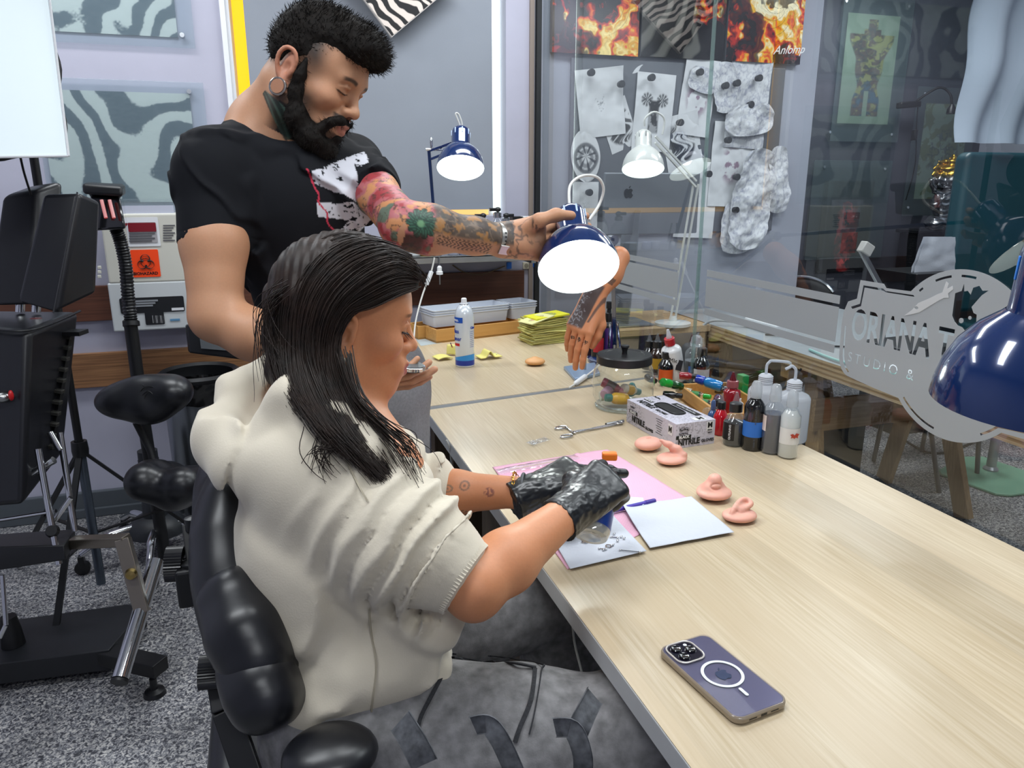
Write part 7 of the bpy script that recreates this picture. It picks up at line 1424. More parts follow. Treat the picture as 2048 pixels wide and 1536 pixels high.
# ============================================================ PEOPLE: shared anatomy
def rotm(yaw, pitch, roll):
    y = V(math.cos(yaw)*math.cos(pitch), -math.sin(yaw)*math.cos(pitch), -math.sin(pitch)); x = nrm(np.cross(y, (0, 0, 1))); z = np.cross(x, y); c, s = math.cos(roll), math.sin(roll)
    return np.stack([x*c+z*s, y, z*c-x*s], 1)
def head(S, fem=False):
    """local: +X the person's right, +Y forward, +Z up, eyes at z=0"""
    S.ell((0, -.012, .040), (.074, .089, .080), k=.01)
    S.ell((0, .030, -.010), (.061, .062, .080), k=.03)
    S.ell((0, .040, .035), (.060, .055, .055), k=.03)
    jw = .050 if fem else .055
    for x in (1, -1):
        S.cap((x*jw, .000, -.058), (x*.016, .076, -.100), .016 if fem else .019, .015, k=.03)
        S.cap((x*jw*1.05, -.008, -.02), (x*jw, -.002, -.058), .018, .017, k=.02)
        S.ell((x*.042, .060, -.028), (.022, .026, .020), k=.025)
    S.ell((0, .078, -.100), (.020, .017, .015), k=.02)
    S.ell((0, .060, -.075), (.034, .034, .034), k=.02)
    S.cap((-.034, .082, .020), (.034, .082, .020), .010 if fem else .013, k=.018)
    for x in (1, -1): S.ell((x*.032, .100, .001), (.020, .014, .013), k=.014, op=-1)
    S.cap((0, .088, .012), (0, .108, -.024), .0085, .0095, k=.012)
    S.ell((0, .1115, -.031), (.0115, .0105, .0095) if fem else (.0125, .0115, .0105), k=.008)
    for x in (1, -1):
        S.ell((x*.0125, .100, -.034), (.0075, .010, .0075), k=.006)
        S.ell((x*.0065, .107, -.0425), (.004, .006, .0035), k=.003, op=-1)
        S.ell((x*.032, .0775, .000), (.0145, .0135, .0125), k=.003)
    # lids, brows
        S.chain([(x*.018, .087, .003), (x*.025, .0925, .0075), (x*.036, .0915, .0075), (x*.046, .082, .002)], [.0022, .0030, .0030, .002], k=.003)
        S.chain([(x*.019, .0885, -.0035), (x*.030, .0925, -.0075), (x*.045, .083, -.0035)], [.0018]*3, k=.003)
    # mouth
    S.ell((0, .088, -.064), (.030, .018, .022), k=.02)
    S.chain([(-.024, .090, -.066), (-.010, .104, -.0600), (0, .1055, -.0615), (.010, .104, -.0600), (.024, .090, -.066)], [.0025, .0058, .0056, .0058, .0025], k=.004)
    S.chain([(-.021, .090, -.069), (0, .1035, -.0745), (.021, .090, -.069)], [.0035, .0078, .0035], k=.004)
    S.chain([(-.024, .094, -.0672), (0, .1135, -.0675), (.024, .094, -.0672)], [.0011, .0011, .0011], k=.002, op=-1)
    for x in (1, -1):   # ears
        c = V(x*.0745, -.012, -.014); o = V(x*.012, -.004, 0)
        S.ell(c+o*.2, (.006, .019, .030), rot('Z', -x*18), k=.006)
        rim = [c+V(x*.004, .014, -.004), c+V(x*.008, .015, .016), c+V(x*.012, .006, .030), c+V(x*.015, -.010, .030), c+V(x*.015, -.019, .014), c+V(x*.011, -.017, -.006), c+V(x*.006, -.008, -.022)]
        S.chain(bez(rim, 3), list(np.linspace(.0035, .0042, 19)), k=.003); S.ell(c+V(x*.004, .003, -.029), (.006, .009, .010), k=.006)
        S.ell(c+V(x*.009, .002, -.003), (.006, .008, .011), k=.004, op=-1); S.cap(c+V(x*.006, .013, -.004), c+V(x*.005, .012, -.010), .0045, .0045, k=.004)
FL = [(.043, .026, .021), (.047, .030, .022), (.043, .028, .021), (.034, .021, .019)]; FX = [.030, .0105, -.0095, -.028]; FR = [.0088, .0090, .0085, .0075]
def hand(S, curls, thumb, spread=(6, 1, -4, -9), g=0., k=.003, sgn=1):
    """local: +X toward the thumb, +Y distal, +Z back of the hand; curls: 4 x (mcp,pip,dip) degrees; g = extra thickness (glove)"""
    for i in range(4): S.cap((FX[i]*.62*sgn, .004, -.002), (FX[i]*sgn, .083-.003*abs(i-1.2), 0), .0125+g, .0105+g, k=.014)
    S.ell((.016*sgn, .038, -.010), (.022+g, .034+g, .014+g), k=.012); S.ell((-.02*sgn, .036, -.008), (.014+g, .034+g, .012+g), k=.01); S.cap((0, -.03, 0), (0, .01, -.001), .024+g, .022+g, k=.02, flat=.75, fdir=(0, 0, 1))
    tips = []
    for i in range(4):
        p = V(FX[i]*sgn, .083-.003*abs(i-1.2), 0); a = 0; sp_ = math.radians(spread[i])*sgn; r = FR[i]+g
        for j in range(3):
            a += math.radians(curls[i][j]); d = V(math.sin(sp_)*math.cos(a), math.cos(sp_)*math.cos(a), -math.sin(a)); q = p+d*FL[i][j]; S.cap(p, q, r*(1.02-.06*j), r*(.96-.08*j), k=k); p = q
        tips.append(p)
    S.chain([V(*t)*V(sgn, 1, 1) for t in thumb], [.0135+g, .0118+g, .0105+g, .0088+g][:len(thumb)], k=.008); return tips
def strands(name, guides, n, m, parent, r=.0009, jit=.006, pts=14, seed=1, taper=.35, sides=4, frizz=.0):
    """hair strands interpolated between ordered guide curves (each a list of world points)"""
    G = np.array([[q for q in bez(g, 6)] for g in guides]); ng, L = G.shape[:2]; rs = np.random.RandomState(seed); b = MB(); ti = np.linspace(0, L-1, pts)
    for _ in range(n):
        s = rs.rand()*(ng-1); i = min(int(s), ng-2); f = s-i; g = G[i]*(1-f)+G[i+1]*f; lo = rs.randn(3)*jit*.5; hi = rs.randn(3)*jit; e = 1-rs.rand()*.16; st = rs.rand()*.04
        q = []
        ph = rs.rand()*6
        for k, t in enumerate(ti):
            u = st+(t/(L-1))*(e-st); x = u*(L-1); a = int(x); a = min(a, L-2); p = g[a]*(1-(x-a))+g[a+1]*(x-a); q.append(p+lo*(1-u)+hi*u**1.5+frizz*np.array([math.sin(ph+u*9), math.cos(ph*2+u*8), math.sin(ph*3+u*7)])*u)
        rr = [r*(1 if k < pts*.6 else 1-(1-taper)*(k-pts*.6)/(pts*.4)) for k in range(pts)]; b.tube(q, rr, sides, cap=False)
    return ob(name, b, m, parent, smooth=180)
m_skin = mat('skin', '#c58d69', .5, vcol=True, sss=.12, bump=.12, nscale=260, bdist=.0006, noise=.03)
m_hairb = mat('dark_brown_hair', '#21150f', .48, spec=.3, noise=.5, nscale=45)
def loc(M, v): return (v-M[:3, 3])@M[:3, :3]/abs(np.linalg.det(M[:3, :3]))**(2/3)
def face_color(c, L, fem):
    x, y, z = L.T; fr = y > .02
    lip = sstep(1., .75, np.sqrt((x/.027)**2+((z+.0675+.0015*np.cos(x*120))/.0135)**2))*(y > .085)
    c = mixc(c, C('#a34a50' if fem else '#a8605a'), lip*(.8 if fem else .6))
    ck = np.exp(-(((np.abs(x)-.045)/.02)**2+((z+.03)/.02)**2+((y-.06)/.03)**2)); c = mixc(c, C('#c06a55'), ck*.18)
    for s in (1, -1):
        bx = (x*s-.033)/.017; bz = z-(.0215 if fem else .020)-.003*(1-bx**2); br = sstep(1.15, .8, np.abs(bx))*sstep(.0056 if not fem else .0034, .002, np.abs(bz))*(y > .06); c = mixc(c, C('#241813'), br*(.9 if not fem else .7))
        lx = (x*s-.032)/.0165; lz = z+.0048+.0028*(1-lx**2); ls = sstep(1.1, .85, np.abs(lx))*sstep(.0018, .0007, np.abs(lz))*(y > .07); c = mixc(c, C('#120c0a'), ls)
    n = sstep(.0045, .003, np.hypot(np.abs(x)-.0065, z+.0425))*(y > .095); return mixc(c, C('#5a2a22'), n*.8)
def inloops(loops, u, v):
    """even-odd test of points against closed 2-d outlines"""
    ins = np.zeros(u.shape, bool)
    for l in loops:
        for (x0, y0), (x1, y1) in zip(l, l[1:]+l[:1]):
            if y0 == y1: continue
            c = (y0 > v) != (y1 > v); ins ^= c & (u < (x1-x0)*(v-y0)/(y1-y0)+x0)
    return ins
# ============================================================ SEATED WOMAN
MW = mat4(rotm(math.radians(-1.3), math.radians(12.2), math.radians(.8)), V(.1051, 1.1285, 1.1763), .94)
wroot = thing('person', 'seated person with long dark hair, cream hoodie, grey jeans and black gloves', 'person', (.0, 1.05, 0))
Sh = Sdf(MW); head(Sh, True)
shR = dep(640, 955, 1.01); elR = dep(950, 1172, .97); wrR = dep(1148, 1016, 1.12)
shL = dep(735, 915, 1.30); elL = dep(850, 985, 1.33); wrL = dep(1062, 984, 1.30)
nb = dep(655, 850, 1.13); chest = V(.085, 1.08, .93); pel = V(.06, 1.02, .635)
S = Sdf(); S.P = Sh.P
S.cap(MW[:3, :3]@V(0, -.03, -.06)+MW[:3, 3], nb+V(.01, 0, 0), .050, .052, k=.03)
S.cap(nb, chest, .07, .11, k=.05); S.cap(chest, pel, .11, .125, k=.05); S.cap(nb, shR, .05, .045, k=.04); S.cap(nb, shL, .05, .045, k=.04)
S.chain([shR, elR], [.045, .037], k=.02); fd = nrm(wrR-elR); mid = elR+(wrR-elR)*.28
S.chain([elR, mid, wrR], [.037, .0405, .0245], k=.02)
S.ell(elR+V(-.004, -.0, -.012), (.028, .03, .03), k=.02)
S.chain([shL, elL], [.044, .037], k=.02); S.chain([elL, elL+(wrL-elL)*.28, wrL], [.036, .037, .0245], k=.02)
kneeR = V(.46, .80, .625); kneeL = V(.47, 1.17, .62); hipR = V(.09, .93, .62); hipL = V(.09, 1.12, .62)
S.cap(hipR, kneeR, .075, .05, k=.03); S.cap(hipL, kneeL, .075, .05, k=.03); S.cap(kneeR, V(.47, .80, .12), .05, .035, k=.02); S.cap(kneeL, V(.48, 1.17, .12), .05, .035, k=.02)
# hands
yR = nrm(dep(1215, 962, 1.17)-wrR); zR = nrm(-fw*.75+up*.45-yR*0); zR = nrm(zR-yR*(zR@yR)); xR = np.cross(yR, zR)
HR = mat4(np.stack([xR, yR, zR], 1), wrR+yR*.012, .95); thumbR = [(.024, .016, -.010), (.044, .042, -.022), (.046, .066, -.034), (.038, .088, -.044)]
if (xR@up) < 0: sR = -1
else: sR = 1
curlR = [(38, 62, 30), (46, 70, 36), (52, 72, 38), (56, 74, 40)]
Sg = Sdf(HR); hand(Sg, curlR, thumbR, sgn=sR); S.P += Sg.P
yL = nrm(dep(1185, 925, 1.34)-wrL); zL = nrm(-fw*.55+up*.75); zL = nrm(zL-yL*(zL@yL)); xL = np.cross(yL, zL); HL = mat4(np.stack([xL, yL, zL], 1), wrL+yL*.012, .95); curlL = [(6, 12, 8), (14, 22, 12), (40, 52, 26), (50, 60, 30)]; thumbL = [(.024, .016, -.010), (.042, .045, -.016), (.040, .072, -.022), (.030, .096, -.026)]
sL = -1 if (xL@up) > 0 else 1
Sg = Sdf(HL); hand(Sg, curlL, thumbL, sgn=sL); S.P += Sg.P
def wcol(v):
    c = np.ones((len(v), 3))*C('#cc8a62'); c = c*(1+.05*(fbm(v*22, 3, 4)[:, None]-.5)); L = loc(MW, v); hd = (L[:, 2] > -.13) & (np.abs(L[:, 0]) < .1) & (np.abs(L[:, 1]) < .14); c[hd] = face_color(c[hd], L[hd], True)
    # tattoos on the left forearm: axis + upward face
    ax = nrm(wrL-elL); Lf = np.linalg.norm(wrL-elL); s = (v-elL)@ax/Lf; u3 = nrm(up-ax*(up@ax)); t = (v-elL-((v-elL)@ax)[:, None]*ax)@u3; dd = np.linalg.norm(v-elL-((v-elL)@ax)[:, None]*ax, axis=1)
    arm = (dd < .05) & (s > -.1) & (s < 1.1)
    def mark(s0, t0, w, h, seed, col, dens=.5, ring=False):
        nonlocal c
        q = np.hypot((s-s0)*Lf/w, (t-t0)/h); n = vnoise(np.stack([s*Lf*400, t*400], -1)+seed, seed); m = (sstep(1., .8, q)*sstep(dens, dens+.12, n)) if not ring else sstep(.22, .08, np.abs(q-.8))+sstep(.35, .2, q); c = mixc(c, C(col), np.where(arm, m, 0)*.7)
    mark(.27, .012, .010, .007, 1, '#5b5f55', ring=True); mark(.30, -.016, .010, .006, 2, '#5b5f55', ring=True); mark(.42, .016, .009, .009, 3, '#4f4a45', ring=True); mark(.64, .004, .010, .009, 4, '#5e2a3c', .35); mark(.36, -.030, .014, .004, 5, '#4a3c34', .45); mark(1.0, .004, .003, .008, 6, '#3c3230', .4)
    return c
body = organic('body', S, .0024, m_skin, wroot, wcol)
# gloves
m_nit = mat('nitrile_glove', '#17191d', .33, spec=.6, bump=.25, nscale=70, bdist=.002)
def glove(M, curls, thumb, sg, wr, yy, lab, seed):
    G = Sdf(M); hand(G, curls, thumb, g=.0020, k=.0035, sgn=sg); q = .95
    G.cap((0, -.056, -.001), (0, -.012, -.001), .0355, .0305, k=.01, cut=((0, -.050, 0), (0, -1, 0))); 
    Mi = M
    def wr_(X, d):
        L = loc(Mi, X.reshape(-1, 3)).reshape(X.shape); n = fbm(L*np.array([90, 45, 90])+seed, 3, seed); return -.0030*(np.abs(n-.5)*2)**.7*sstep(.10, .0, L[..., 1])-.0010*n+.0006*np.sin(L[..., 1]*500)*sstep(-.035, -.045, L[..., 1])
    G.warp(wr_); return organic('glove', G, .0018, m_nit, wroot, label=lab)
glove(HR, curlR, thumbR, sR, wrR, yR, 'black nitrile glove on the near hand gripping the can', 3); glove(HL, curlL, thumbL, sL, wrL, yL, 'black nitrile glove on the far hand', 8)
# hoodie ------------------------------------------------
m_hood = mat('hoodie_fleece', '#d3cab8', .92, sheen=.3, bump=.25, nscale=420, bdist=.0012)
H = Sdf()
H.cap(nb+V(-.015, -.0, -.03), V(.065, 1.06, .86), .085, .125, k=.06, flat=.86, fdir=(1, 0, 0)); H.cap(V(.07, 1.04, .88), V(.08, .99, .715), .125, .135, k=.06)
H.ell(V(.06, 1.05, .86), (.12, .15, .16), k=.06); H.cap(V(.06, .915, .715), V(.15, .90, .735), .07, .05, k=.05); H.cap(V(.10, 1.10, .70), V(.15, 1.10, .71), .08, .06, k=.05); H.cap(V(.15, .90, .76), V(.19, .90, .80), .05, .035, k=.04)
H.cap(nb+V(-.02, -.05, -.05), shR+V(-.01, .02, -.0), .075, .072, k=.05); H.cap(nb+V(-.02, .05, -.05), shL+V(-.01, 0, 0), .07, .065, k=.05)
aR = nrm(elR-shR); cufR = elR-aR*.028
H.chain([shR+V(-.005, .0, 0), shR+(elR-shR)*.5-up*.008, cufR-aR*.035], [.074, .080, .064], k=.03)
H.cap(cufR-aR*.05, cufR+aR*.02, .055, .0495, k=.012, cut=(cufR+aR*.012, aR))
aL = nrm(elL-shL); fL = nrm(wrL-elL); cufL = elL+fL*.045; H.chain([shL, elL+up*.004], [.066, .064], k=.03); H.cap(elL, cufL-fL*.01, .062, .052, k=.02, cut=(cufL-fL*.012, fL)); H.cap(cufL-fL*.02, cufL, .045, .042, k=.004, cut=(cufL, fL))
P = np.array([[(lambda r_: cufR-aR*.052+aR*t_*.066+(cu1*math.cos(a)+cu2*math.sin(a))*r_)((.0575-.006*t_)*(1 if 0 < i < 6 else .93)+.0009*math.sin(a*72)) for i, t_ in enumerate((0, 0, .25, .5, .75, 1, 1))] for a in np.linspace(0, 2*math.pi, 361) for cu1 in [nrm(np.cross(aR, up))] for cu2 in [np.cross(aR, cu1)]])
ob('sleeve_cuff', MB().grid(P), m_hood, wroot, smooth=60)
# hood lying on the shoulders: thick rolls
hc = dep(520, 850, 1.10)
H.chain([dep(700, 850, 1.20), dep(600, 775, 1.20), dep(535, 760, 1.17), dep(480, 800, 1.12), dep(465, 880, 1.06), dep(500, 930, 1.02), dep(560, 930, 1.0)], [.03, .04, .045, .045, .045, .042, .04], k=.03)
H.chain([dep(540, 900, 1.12), dep(500, 860, 1.12), dep(455, 870, 1.09)], [.05, .045, .03], k=.03)
H.chain([dep(560, 915, 1.03), dep(545, 860, 1.03), dep(590, 805, 1.02), dep(660, 840, 1.0), dep(730, 900, .99), dep(790, 955, 1.0)], [.034, .04, .036, .03, .03, .028], k=.02)
H.chain([dep(700, 850, 1.22), dep(790, 900, 1.2), dep(830, 960, 1.14), dep(820, 985, 1.08)], [.035, .03, .02, .02], k=.02)
H.ell(nb+V(.075, -.0, .02), (.055, .05, .07), k=.012, op=-1)
# folds: ridged creases following sleeve, back and hood
def folds(X, d):
    shp = X.shape; P = X.reshape(-1, 3); near = np.abs(d.reshape(-1)) < .05; out = np.zeros(len(P)); Q = P[near]
    if len(Q):
        h, r = onto(Q, shR, elR); sl = sstep(.115, .085, r)*sstep(.0, .22, h)*sstep(1.0, .9, h)
        w = fbm(Q*9, 3, 2); w2 = fbm(Q*6+5, 3, 7); ang = (Q-shR)@up*14+w2*5
        bunch = np.sin((h*(10+7*h))*3.0+ang+w*7); o = -sl*(.004+.011*h)*np.maximum(0, bunch)**1.0+sl*.010*h*sstep(.75, 1., -bunch)
        hl, rl = onto(Q, shL, elL); ll = sstep(.1, .075, rl); o = o-ll*.008*np.sin(hl*16+ang+w*8)
        tor = sstep(.10, .13, r)*sstep(.09, .12, rl)
        a = nrm(V(.35, -.1, .85)); f1 = np.abs(fbm(np.stack([Q@nrm(V(.9, .2, -.45))*7+w*1.3, Q@a*2.2, Q[:, 1]*3], -1), 3, 21)-.5)*2; o = o+tor*(.021*(sstep(.2, .0, f1))-.008*w)
        q2 = Q-V(.0, .92, .72); f2 = np.sin(q2[:, 0]*36+q2[:, 2]*60+w*9); o = o-.006*f2*tor*np.exp(-(((Q[:, 2]-.70)/.07)**2))
        rib = sstep(-.052, -.046, (Q-cufR)@aR)*sstep(.075, .07, r); e1 = nrm(np.cross(aR, up)); e2 = np.cross(aR, e1); an = np.arctan2((Q-cufR)@e1, (Q-cufR)@e2); o = np.where(rib > .5, -.0008*np.sin(an*75), o)
        ribL = sstep(-.024, -.020, (Q-cufL)@fL)*sstep(.065, .06, np.linalg.norm(Q-cufL, axis=1)); e1 = nrm(np.cross(fL, up)); e2 = np.cross(fL, e1); an = np.arctan2((Q-cufL)@e1, (Q-cufL)@e2); o = np.where(ribL > .5, -.0007*np.sin(an*60), o)
        out[near] = o
    return out.reshape(shp[:-1])
H.warp(folds)
hoo = organic('hoodie', H, .0040, m_hood, wroot, smooth=3)
# t-shirt print peeking out
ob('tshirt', MB().add([dep(775, 880, 1.085), dep(800, 905, 1.08), dep(838, 975, 1.06), dep(815, 960, 1.045), dep(790, 935, 1.045)], [(0, 1, 2, 3, 4)]), mat('orange_shirt', '#d68417', .8), wroot, smooth=0)
# jeans ------------------------------------------------
m_jean = mat('washed_jeans', '#7d7c7d', .85, noise=.36, nscale=48, bump=.4, bscale=500, bdist=.0008, detail=7); J = Sdf()
J.cap(V(.05, .94, .62), V(.05, 1.10, .62), .115, .115, k=.05); J.chain([hipR+V(.02, -.01, -.01), hipR+(kneeR-hipR)*.55+V(0, -.01, -.02), kneeR+V(0, 0, -.015)], [.105, .098, .083], k=.03); J.chain([hipL, kneeL], [.10, .078], k=.03); J.chain([kneeR, V(.48, .80, .35), V(.49, .80, .06)], [.08, .078, .085], k=.03); J.chain([kneeL, V(.49, 1.17, .35), V(.5, 1.17, .06)], [.08, .078, .085], k=.03)
J.warp(lambda X, d: -.006*np.abs(fbm(X*np.array([9, 14, 16]), 3, 3)-.5)*2-.004*np.sin(X[..., 0]*40+fbm(X*8, 2, 5)*12)*sstep(.25, .5, X[..., 0]))
jo = organic('jeans', J, .0045, m_jean, wroot, smooth=3)
m_jdark = mat('jeans_seam', '#26272b', .85, noise=.5, nscale=300); m_jst = mat('jeans_strap', '#55575c', .85, noise=.45, nscale=90)
bpy.context.view_layer.update()
def on_mesh(o, x, y, lift=.002):
    """drop a pixel ray on an already built surface to lay trim on it"""
    dvec = nrm(ray(x, y)); ofs = Vector(C0)-(o.parent.location if o.parent else Vector()); hit, p, n, _ = o.ray_cast(ofs, Vector(dvec)); 
    if not hit: return None
    p = np.array(p)+(np.array(o.parent.location) if o.parent else 0); return p+np.array(n)*lift, np.array(n)
def ribbon(nm, o, pix, w, m, th=.003, parent=None):
    pp_ = [on_mesh(o, x, y) for x, y in pix]; pp_ = [q for q in pp_ if q is not None]
    if len(pp_) < 2: return
    pts = bez([q[0] for q in pp_], 5); ns = bez([q[1] for q in pp_], 5); L = []
    for i, p in enumerate(pts):
        d = nrm(pts[min(i+1, len(pts)-1)]-pts[max(i-1, 0)]); n = nrm(ns[i]); s = nrm(np.cross(d, n)); L.append([p-s*w/2-n*.001, p-s*w/2+n*th, p+s*w/2+n*th, p+s*w/2-n*.001])
    ob(nm, MB().grid(np.array(L)), m, parent or wroot, smooth=50)
for px_ in ([(905, 1318), (960, 1322), (1020, 1328), (1072, 1338)], [(1070, 1340), (1062, 1400), (1040, 1455), (1030, 1485)], [(900, 1306), (980, 1310), (1078, 1330), (1082, 1345), (1070, 1420), (1058, 1470)]):
    ribbon('pocket_seam', jo, px_, .006 if px_[0][0] != 900 else .002, m_jdark, .0015)
m_hseam = mat('hoodie_seam', '#a89f8c', .9)
for px_ in ([(668, 862), (690, 915), (712, 965), (738, 1005)], [(738, 1215), (744, 1270), (752, 1330), (745, 1400), (738, 1455)]): ribbon('hoodie_seam', hoo, px_, .0022, m_hseam, .0012)
ribbon('side_seam', jo, [(890, 1345), (862, 1395), (840, 1440), (835, 1480)], .005, m_jdark, .0015)
def strap(pix, d0, w=.022, nm='strap'):
    pts = bez([dep(x, y, d) for (x, y), d in zip(pix, d0)], 6); L = []
    for i, p in enumerate(pts):
        d = nrm(pts[min(i+1, len(pts)-1)]-pts[max(i-1, 0)]); s = nrm(np.cross(d, fw)); n = np.cross(s, d); L.append([p-s*w/2-n*.0015, p-s*w/2+n*.0015, p+s*w/2+n*.0015, p+s*w/2-n*.0015])
    ob(nm, MB().grid(np.array(L)), m_jst, wroot, smooth=50)
strap([(945, 1452), (975, 1450), (1000, 1480), (1030, 1545)], [.845, .835, .83, .83]); strap([(800, 1440), (830, 1490), (850, 1530)], [.84, .82, .82], .03); strap([(1108, 1455), (1145, 1460), (1165, 1510), (1165, 1560)], [.85, .84, .835, .84]); strap([(1190, 1390), (1165, 1440), (1150, 1475)], [.90, .87, .87], .026, 'pocket_flap')
for y_, nm in ((.80, 'shoe'), (1.17, 'shoe')): Sq = Sdf(); Sq.cap(V(.50, y_, .055), V(.66, y_, .04), .048, .038, k=.02); Sq.cap(V(.48, y_, .08), V(.5, y_, .05), .045, .045, k=.02); Sq.half(V(0, 0, .003), V(0, 0, -1)); organic(nm, Sq, .006, m_capb, wroot)
# hair ---------------------------------------------------
hdp = lambda *a: [dep(x, y, d) for x, y, d in a]
GD = [hdp((832, 572, 1.115), (795, 588, 1.068), (745, 612, 1.045), (700, 628, 1.035), (672, 690, 1.03), (690, 770, 1.015), (738, 865, .985), (805, 980, .965)),
      hdp((838, 553, 1.12), (790, 530, 1.06), (722, 562, 1.028), (668, 620, 1.02), (648, 700, 1.022), (660, 780, 1.005), (712, 880, .96), (792, 985, .95)),
      hdp((825, 520, 1.12), (760, 500, 1.06), (685, 530, 1.025), (630, 600, 1.015), (612, 700, 1.015), (640, 790, .99), (690, 880, .945), (765, 960, .94)),
      hdp((790, 497, 1.12), (720, 483, 1.065), (650, 515, 1.03), (602, 590, 1.02), (592, 690, 1.02), (606, 780, .985), (650, 860, .94), (705, 915, .935)),
      hdp((745, 480, 1.12), (680, 472, 1.08), (612, 508, 1.05), (570, 590, 1.04), (562, 680, 1.035), (572, 760, 1.0), (610, 820, .96), (640, 850, .94)),
      hdp((720, 475, 1.14), (650, 473, 1.12), (590, 515, 1.09), (552, 590, 1.08), (545, 670, 1.07), (552, 740, 1.04), (580, 790, 1.0), (600, 810, .98)),
      hdp((740, 478, 1.18), (660, 475, 1.18), (595, 520, 1.17), (560, 600, 1.16), (555, 680, 1.14), (570, 750, 1.11), (600, 790, 1.08), (620, 800, 1.06))]
HS = Sdf(); hl = lambda x, y, z: tuple(MW[:3, :3]@V(x, y, z)+MW[:3, 3])
Hh = Sdf(MW); Hh.ell((0, -.022, .044), (.0775, .0985, .080), k=.01); Hh.ell((0, -.045, .01), (.076, .076, .09), k=.02)
Hh.ell((0, .085, -.03), (.08, .075, .075), k=.01, op=-1)
Hh.ell((.090, .006, -.022), (.034, .038, .034), k=.006, op=-1); Hh.ell((.07, .07, .0), (.05, .035, .04), k=.008, op=-1)
HS.P = Hh.P[:]
for g in GD[1:]:
    gp = [p+fw*(.024 if i_ < 4 else .036)-rt*(.012 if g is GD[1] else .003) for i_, p in enumerate(g)]; rr_ = [.012, .014, .015, .016, .018, .020, .017, .005]; HS.chain(gp[1:], rr_[1:], k=.02)
HS.warp(lambda X, d: -.0012*np.sin((X@rt)*420+fbm(X*7, 2, 2)*8))
hairo = organic('hair', HS, .0032, m_hairb, wroot, smooth=1)
strands('hair_strands', GD, 3000, m_hairb, hairo, r=.0007, jit=.0055, pts=22, seed=5)
strands('hair_strands', [hdp((684, 725, 1.022), (698, 775, 1.01), (722, 835, .99), (770, 900, .965), (825, 985, .955)), hdp((690, 700, 1.0), (720, 800, .975), (790, 860, .96), (838, 890, .97), (842, 925, .98))], 60, m_hairb, hairo, r=.0007, jit=.012, pts=18, seed=6)
strands('hair_strands', [hdp((560, 600, 1.05), (530, 640, 1.04), (540, 700, 1.03), (565, 760, 1.0)), hdp((600, 560, 1.03), (540, 600, 1.03), (535, 690, 1.02), (560, 780, 1.0))], 50, m_hairb, hairo, r=.0005, jit=.016, pts=14, seed=8)
strands('hair_strands', [hdp((640, 850, .95), (625, 900, .935), (650, 940, .93), (680, 960, .93)), hdp((700, 880, .945), (670, 900, .935), (640, 890, .93), (622, 930, .93))], 26, m_hairb, hairo, r=.0006, jit=.010, pts=14, seed=9)
strands('hair_strands', [hdp((800, 540, 1.07), (825, 545, 1.09), (842, 560, 1.10), (846, 580, 1.11)), hdp((780, 505, 1.07), (820, 520, 1.10), (842, 545, 1.12), (850, 565, 1.12))], 30, m_hairb, hairo, r=.0005, jit=.006, pts=10, seed=10)
# lashes, earring, bracelet
ob('eyelashes', MB().tube(bez([hl(.047, .082, -.004), hl(.036, .094, -.0075), hl(.022, .094, -.0065)], 4), .0011, 6), mat('lash_black', '#0c0908', .6), wroot)
for k in range(9): a = hl(.046-.0026*k, .086+.009*math.sin(k/8*2.6), -.0065); b = hl(.050-.0026*k, .094+.010*math.sin(k/8*2.6), -.0145); ob('eyelashes', MB().tube([a, b], [.0007, .0002], 5), mat('lash_black', '#0c0908'), wroot) if k % 2 == 0 else None
ec = np.array(hl(.083, -.010, -.046)); ob('earring', MB().tube([ec+np.array([0, 0, -.002])+V(.0, .005*math.cos(a), .0075*math.sin(a)-.008)+rt*.004*math.cos(a) for a in np.linspace(0, 2*math.pi, 20)[:-1]], .0011, 8, closed=True), m_chrome, wroot); ob('earring_charm', MB().prism([(-.006, .002), (0, .001), (.001, .006), (.003, .001), (.007, .003), (.002, -.002), (.003, -.008), (0, -.003)], ec+V(0, 0, -.024)-fw*.003, rt, up, .0012), m_chrome, wroot)
bc = elL+(wrL-elL)*.88; bx = nrm(wrL-elL); b1 = nrm(np.cross(bx, up)); b2 = np.cross(bx, b1); m_gold = mat('gold', '#c9963a', .25, 1.)
ch = MB()
for k in range(30): a = 2*math.pi*k/30; p = bc+b1*math.cos(a)*.034+b2*math.sin(a)*.034+bx*.006*math.sin(a); tdir_ = nrm(-b1*math.sin(a)+b2*math.cos(a)); nn = nrm(b1*math.cos(a)+b2*math.sin(a)); s2 = bx if k % 2 else nn; ch.tube([p+tdir_*.0042*math.cos(q)+s2*.0024*math.sin(q) for q in np.linspace(0, 2*math.pi, 9)[:-1]], .0008, 5, closed=True)
ob('gold_bracelet', ch, m_gold, wroot); ob('grey_band', MB().tube([bc+bx*.010+b1*math.cos(a)*.0315+b2*math.sin(a)*.0315 for a in np.linspace(0, 2*math.pi, 40)[:-1]], .0028, 8, closed=True), mat('band_grey', '#55585c', .6), wroot)
